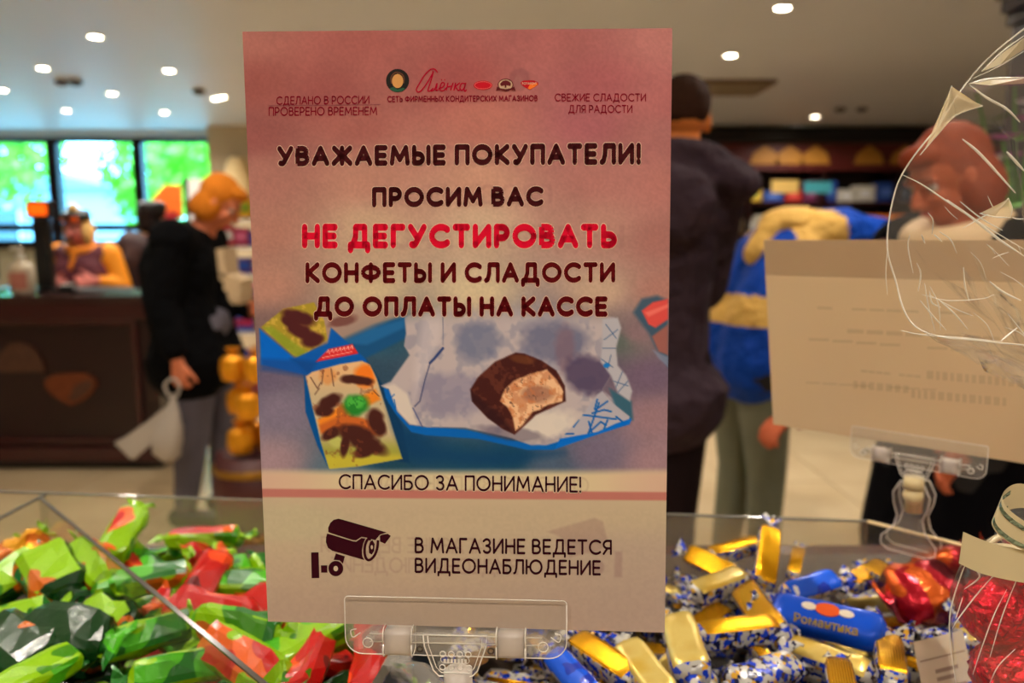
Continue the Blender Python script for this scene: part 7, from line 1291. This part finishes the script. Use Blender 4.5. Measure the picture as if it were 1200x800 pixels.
# price card lying among the sweets
pcd = thing('price_card', 'small white price card standing in the sweets at the lower right', 'card', (0, 0, 0))
c_ = [atz(1070, 752, 1.108), atz(1128, 738, 1.112)]; dn = Vector((0.0, -.035, -.055))
bm = bmesh.new(); prism(bm, [c_[0], c_[1], c_[1] + dn, c_[0] + dn], Vector((0, .0004, -.0004))); link('card', bm, mat('card_white', (205, 190, 165), .6), pcd)
bm = bmesh.new()
cn = (c_[1] - c_[0]).cross(dn).normalized(); cn = cn if cn.y < 0 else -cn
for (u0, u1, v0, v1) in ((.05, .95, .20, .215), (.3, .75, .32, .36), (.3, .65, .40, .44), (.3, .85, .50, .58)):
    P = [c_[0] + (c_[1] - c_[0]) * u + dn * v + cn * .0005 for u, v in ((u0, v0), (u1, v0), (u1, v1), (u0, v1))]; bm.faces.new([bm.verts.new(q) for q in P])
link('print', bm, mat('print_grey', (150, 128, 112), .7), pcd)

# ================================================================== CELLOPHANE GIFT BAG (right edge)
M_cel = film('cellophane', (.995, .995, .99), .09, 1.72, bump=.25, scale=40, body=.03, bodycol=(.95, .92, .85))
M_crease = film('cellophane_highlight_line', (1, 1, 1), .35, 2.2, body=.5, bodycol=(1, .97, .88)); M_facet = film('cellophane_highlight_facet', (1, 1, 1), .30, 1.9, body=.42, bodycol=(1, .84, .52))
gbx = thing('gift_bag', 'cellophane gift bag of red foil sweets with flared top and pale ribbon at the right', 'gift bag', (0, 0, 0))
neck = aty(1290, 500, .455)
OUT = [(1330, -20, .40), (1240, 5, .40), (1200, 34, .41), (1165, 62, .42), (1140, 88, .43), (1118, 118, .43), (1100, 148, .43), (1085, 165, .43), (1066, 190, .435), (1052, 215, .44), (1044, 245, .44), (1040, 275, .44), (1041, 300, .44), (1050, 330, .44), (1058, 360, .435), (1072, 382, .43), (1100, 394, .42), (1140, 398, .42), (1175, 402, .42), (1210, 408, .42), (1235, 440, .43)]
random.seed(5)
def flare(depth, seed, amp, m, nm):
    r_ = random.Random(seed); bm = bmesh.new(); rows = []; nu = len(OUT); nv = 9
    for i, (a, b, y) in enumerate(OUT):
        e = aty(a, b, y + depth); row = []
        for j in range(nv + 1):
            t = j / nv; tt = .04 + .96 * t; p = neck.lerp(e, tt); k = (t * (1 - t) * 4) ** .6
            fold = abs(math.sin(i * 1.35 + seed)) - .5
            p = p + Vector((0, 1, 0)) * (fold * .022 * k + r_.uniform(-1, 1) * amp * (k + .12)) + Vector((r_.uniform(-1, 1), 0, r_.uniform(-1, 1))) * .006 * k
            row.append(bm.verts.new(p))
        rows.append(row)
    for A, B in zip(rows, rows[1:]):
        for j in range(nv):
            if r_.random() < .5: bm.faces.new((A[j], B[j], B[j + 1])); bm.faces.new((A[j], B[j + 1], A[j + 1]))
            else: bm.faces.new((A[j], B[j], A[j + 1])); bm.faces.new((B[j], B[j + 1], A[j + 1]))
    bmesh.ops.subdivide_edges(bm, edges=bm.edges[:], cuts=1, use_grid_fill=True, smooth=.25)
    return link(nm, bm, m, gbx, True), rows
f1, _ = flare(0, 2, .003, M_cel, 'cellophane_sheet'); f2, _ = flare(.035, 7, .005, M_cel, 'cellophane_sheet')
bm = bmesh.new(); tube(bm, crspline([aty(a, b, y) for a, b, y in OUT], 3), .00045, 5); link('sheet_edge', bm, M_crease, f1, True)
def crease(P, w0=.0006, y=.425, m=None):
    bm = bmesh.new(); pts = crspline([aty(a, b, y + .004 * i) for i, (a, b) in enumerate(P)], 4); n = len(pts)
    tube(bm, pts, [w0 * .62 * (.30 + .9 * math.sin(PI * (k + .5) / n)) for k in range(n)], 5); link('crease', bm, m or M_crease, f1, True)
# sharp folds of the film as pale lines, lamp highlights painted into their colour
for P, w0 in ((((1115, 100), (1108, 128), (1095, 160), (1085, 172)), .0009), (((1115, 101), (1125, 114), (1152, 124)), .0007), (((1152, 124), (1120, 135), (1098, 158), (1078, 182)), .0008), (((1136, 98), (1160, 93), (1200, 91)), .0011), (((1137, 100), (1155, 114), (1180, 128), (1195, 143)), .0010),
              (((1200, 42), (1175, 60), (1150, 84)), .0007), (((1200, 60), (1170, 78), (1140, 92)), .0004), (((1128, 163), (1150, 182), (1190, 226)), .0010), (((1180, 178), (1200, 200)), .0010), (((1056, 204), (1080, 216), (1110, 236), (1150, 262), (1200, 292)), .0006), (((1110, 234), (1140, 256), (1170, 280), (1200, 300)), .0010), (((1125, 236), (1150, 256), (1175, 270)), .0005),
              (((1148, 250), (1170, 244), (1182, 232)), .0006), (((1148, 250), (1165, 254), (1184, 255)), .0006), (((1182, 232), (1186, 244), (1184, 255)), .0005), (((1080, 345), (1110, 352), (1150, 350), (1165, 345)), .0004), (((1088, 345), (1120, 362), (1140, 370)), .0004), (((1055, 387), (1080, 392), (1130, 396), (1175, 400)), .0006),
              (((1172, 400), (1182, 392), (1192, 384)), .0007), (((1160, 330), (1175, 342), (1196, 352)), .0009), (((1066, 275), (1064, 290), (1070, 320)), .0005), (((1040, 290), (1038, 320), (1040, 345)), .0004), (((1080, 275), (1084, 285)), .0006), (((1095, 275), (1104, 283)), .0006)):
    crease(P, w0)
rc = random.Random(21)
for k in range(22):
    x0 = rc.uniform(1070, 1190); y0 = rc.uniform(225, 385); a = rad(rc.choice([38, 42, 35, 55, 12, 80, -20]) + rc.uniform(-8, 8)); L_c = rc.uniform(14, 60); bnd = rc.uniform(-4, 4)
    crease([(x0, y0), (x0 + L_c * .5 * math.cos(a) + bnd, y0 + L_c * .5 * math.sin(a) - bnd), (min(1215, x0 + L_c * math.cos(a)), y0 + L_c * math.sin(a))], rc.uniform(.00025, .0006), .424)
def facet(P, y=.425):  # cream-gold patch: a lamp highlight painted onto the fold
    bm = bmesh.new(); f = bm.faces.new([bm.verts.new(aty(a, b, y + .003 * (k % 2))) for k, (a, b) in enumerate(P)]); bmesh.ops.triangulate(bm, faces=[f]); bm.normal_update()
    for f in bm.faces:
        if f.normal.y > 0: f.normal_flip()
    me = bpy.data.meshes.new('fold'); bm.to_mesh(me); bm.free(); link('fold', me, M_facet, f1)
facet([(1115, 101), (1124, 113), (1150, 124), (1120, 134), (1098, 158), (1084, 174), (1096, 154), (1107, 128)]); facet([(1150, 249), (1168, 244), (1182, 233), (1186, 244), (1184, 254), (1166, 253)], .422); facet([(1140, 98), (1162, 94), (1200, 92), (1200, 98), (1160, 100)], .424)
facet([(1150, 84), (1175, 62), (1200, 44), (1200, 58), (1172, 76)], .426)
# pouch below the ribbon
pcx = aty(1186, 700, .435)
bm = bmesh.new(); rings = []; n = 34; r_ = random.Random(3)
for (py, rpx) in ((600, 22), (632, 27), (650, 40), (672, 56), (700, 68), (730, 74), (765, 74), (800, 70), (850, 60), (890, 40)):
    c0 = aty(1186 if py > 640 else 1196, py, .435); r = rpx / 900 * .435; ring = []
    for i in range(n):
        a = 2 * PI * i / n; k = 1 + .06 * math.sin(3 * a + py * .02) + r_.uniform(-.04, .04) + (.10 * math.sin(9 * a) if py < 660 else 0)
        ring.append(bm.verts.new(Vector((c0.x + r * k * math.cos(a), .435 + r * .8 * k * math.sin(a), c0.z))))
    rings.append(ring)
for A, B in zip(rings, rings[1:]):
    for i in range(n): bm.faces.new((A[i], A[(i + 1) % n], B[(i + 1) % n], B[i]))
bm.faces.new(rings[-1]); pouch = link('pouch', bm, M_cel, gbx, True); zb = rings and min(v.co.z for v in pouch.data.vertices)
for P, w0 in ((((1135, 652), (1124, 680), (1114, 715), (1113, 750), (1120, 800)), .0005), (((1178, 660), (1150, 690), (1125, 722), (1116, 736)), .0005), (((1180, 690), (1165, 720), (1150, 760), (1140, 790)), .0004), (((1196, 668), (1175, 720), (1160, 770)), .0004), (((1140, 664), (1148, 676), (1130, 690)), .0006), (((1190, 760), (1170, 780), (1160, 800)), .0004), (((1128, 700), (1120, 725)), .0004)):
    crease(P, w0, .400)
# link between neck and pouch, out of the frame for the most part
bm = bmesh.new(); tube(bm, [aty(1200, 640, .435), aty(1208, 600, .435), aty(1240, 560, .44), neck], [.012, .010, .009, .010], 14, False); link('gathered_neck', bm, M_cel, gbx, True)
M_foil = mat('red_foil', (215, 14, 42), .24, metal=.85, noise=.25, scale=60, bump=1.0)
def foil_ball(c, r, seed, label):
    bm = bmesh.new(); bmesh.ops.create_icosphere(bm, subdivisions=4, radius=r)
    for v in bm.verts:
        q = v.co.normalized(); k = 1 + .16 * (abs(mnoise.noise(q * 2.6 + Vector((seed, 0, 0)))) - .2) + .10 * (abs(mnoise.noise(q * 7 + Vector((0, seed, 0)))) - .2) + .04 * mnoise.noise(q * 17)
        v.co = q * r * k
    o = link('foil_sweet', bm, M_foil, None); o.location = c; tag(o, label, 'sweet', 'red foil sweets in the gift bag')
foil_ball(aty(1166, 716, .440), .0200, 1, 'crumpled red foil sweet in the cellophane bag, upper front one')
foil_ball(aty(1204, 700, .452), .0180, 5, 'crumpled red foil sweet in the cellophane bag, at the right picture edge')
foil_ball(aty(1180, 788, .435), .0200, 9, 'crumpled red foil sweet in the cellophane bag, lower front one')
foil_ball(aty(1218, 768, .445), .0180, 14, 'crumpled red foil sweet in the cellophane bag, lower right one')
foil_ball(aty(1192, 668, .445), .0150, 17, 'crumpled red foil sweet in the cellophane bag, topmost under the ribbon')
foil_ball(aty(1190, 850, .440), .0190, 19, 'crumpled red foil sweet at the bottom of the cellophane bag')
# ribbon: flat band across and a curl above it
M_rib = mat('ribbon_satin', (205, 190, 150), .35, spec=.6, noise=.05, scale=30); M_holo = mat('holographic_strip', (170, 205, 205), .12, metal=1.0, noise=.5, scale=200, bump=.4)
rb = thing('ribbon', 'pale cream ribbon with glittering stripes tied round the cellophane bag neck', 'ribbon', (0, 0, 0))
def band(T, Bt, m, off=0, nm='band', parent=None):
    bm = bmesh.new(); tp = crspline([aty(*q) for q in T], 5); bp = crspline([aty(*q) for q in Bt], 5)
    A = [bm.verts.new(v + Vector((0, -off, 0))) for v in tp]; B = [bm.verts.new(v + Vector((0, -off, 0))) for v in bp]; A2 = [bm.verts.new(v + Vector((0, .0003 - off, 0))) for v in tp]; B2 = [bm.verts.new(v + Vector((0, .0003 - off, 0))) for v in bp]
    for i in range(len(tp) - 1): bm.faces.new((A[i], A[i + 1], B[i + 1], B[i])); bm.faces.new((A2[i], B2[i], B2[i + 1], A2[i + 1]))
    return link(nm, bm, m, parent or rb, True)
band([(1129, 623, .395), (1150, 632, .392), (1180, 641, .390), (1230, 648, .392)], [(1124, 660, .395), (1148, 671, .392), (1180, 679, .390), (1230, 688, .392)], M_rib)
cT = [(1226, 574, .410), (1200, 567, .400), (1185, 569, .394), (1175, 580, .390), (1180, 594, .388), (1200, 610, .388), (1226, 622, .390)]
cB = [(1222, 600, .412), (1200, 595, .402), (1180, 598, .395), (1163, 609, .390), (1168, 624, .388), (1190, 640, .388), (1222, 652, .390)]
band([(q[0], q[1], q[2]) for q in cT], cB, M_rib, nm='curl')
def mixq(A, B, t): return [tuple(a + (b - a) * t for a, b in zip(p, q)) for p, q in zip(A, B)]
band(mixq(cT[2:], cB[2:], .18), mixq(cT[2:], cB[2:], .34), M_holo, .0004, 'glitter_stripe'); band(mixq(cT[2:], cB[2:], .80), mixq(cT[2:], cB[2:], .95), M_holo, .0004, 'glitter_stripe')
bm = bmesh.new(); c0 = aty(1199, 640, .435); tube(bm, [Vector((c0.x + .018 * math.cos(a), .435 + .018 * math.sin(a), c0.z + .004 * math.sin(2 * a))) for a in [2 * PI * k / 20 for k in range(21)]], .002, 6); link('knot_loop', bm, M_rib, rb, True)
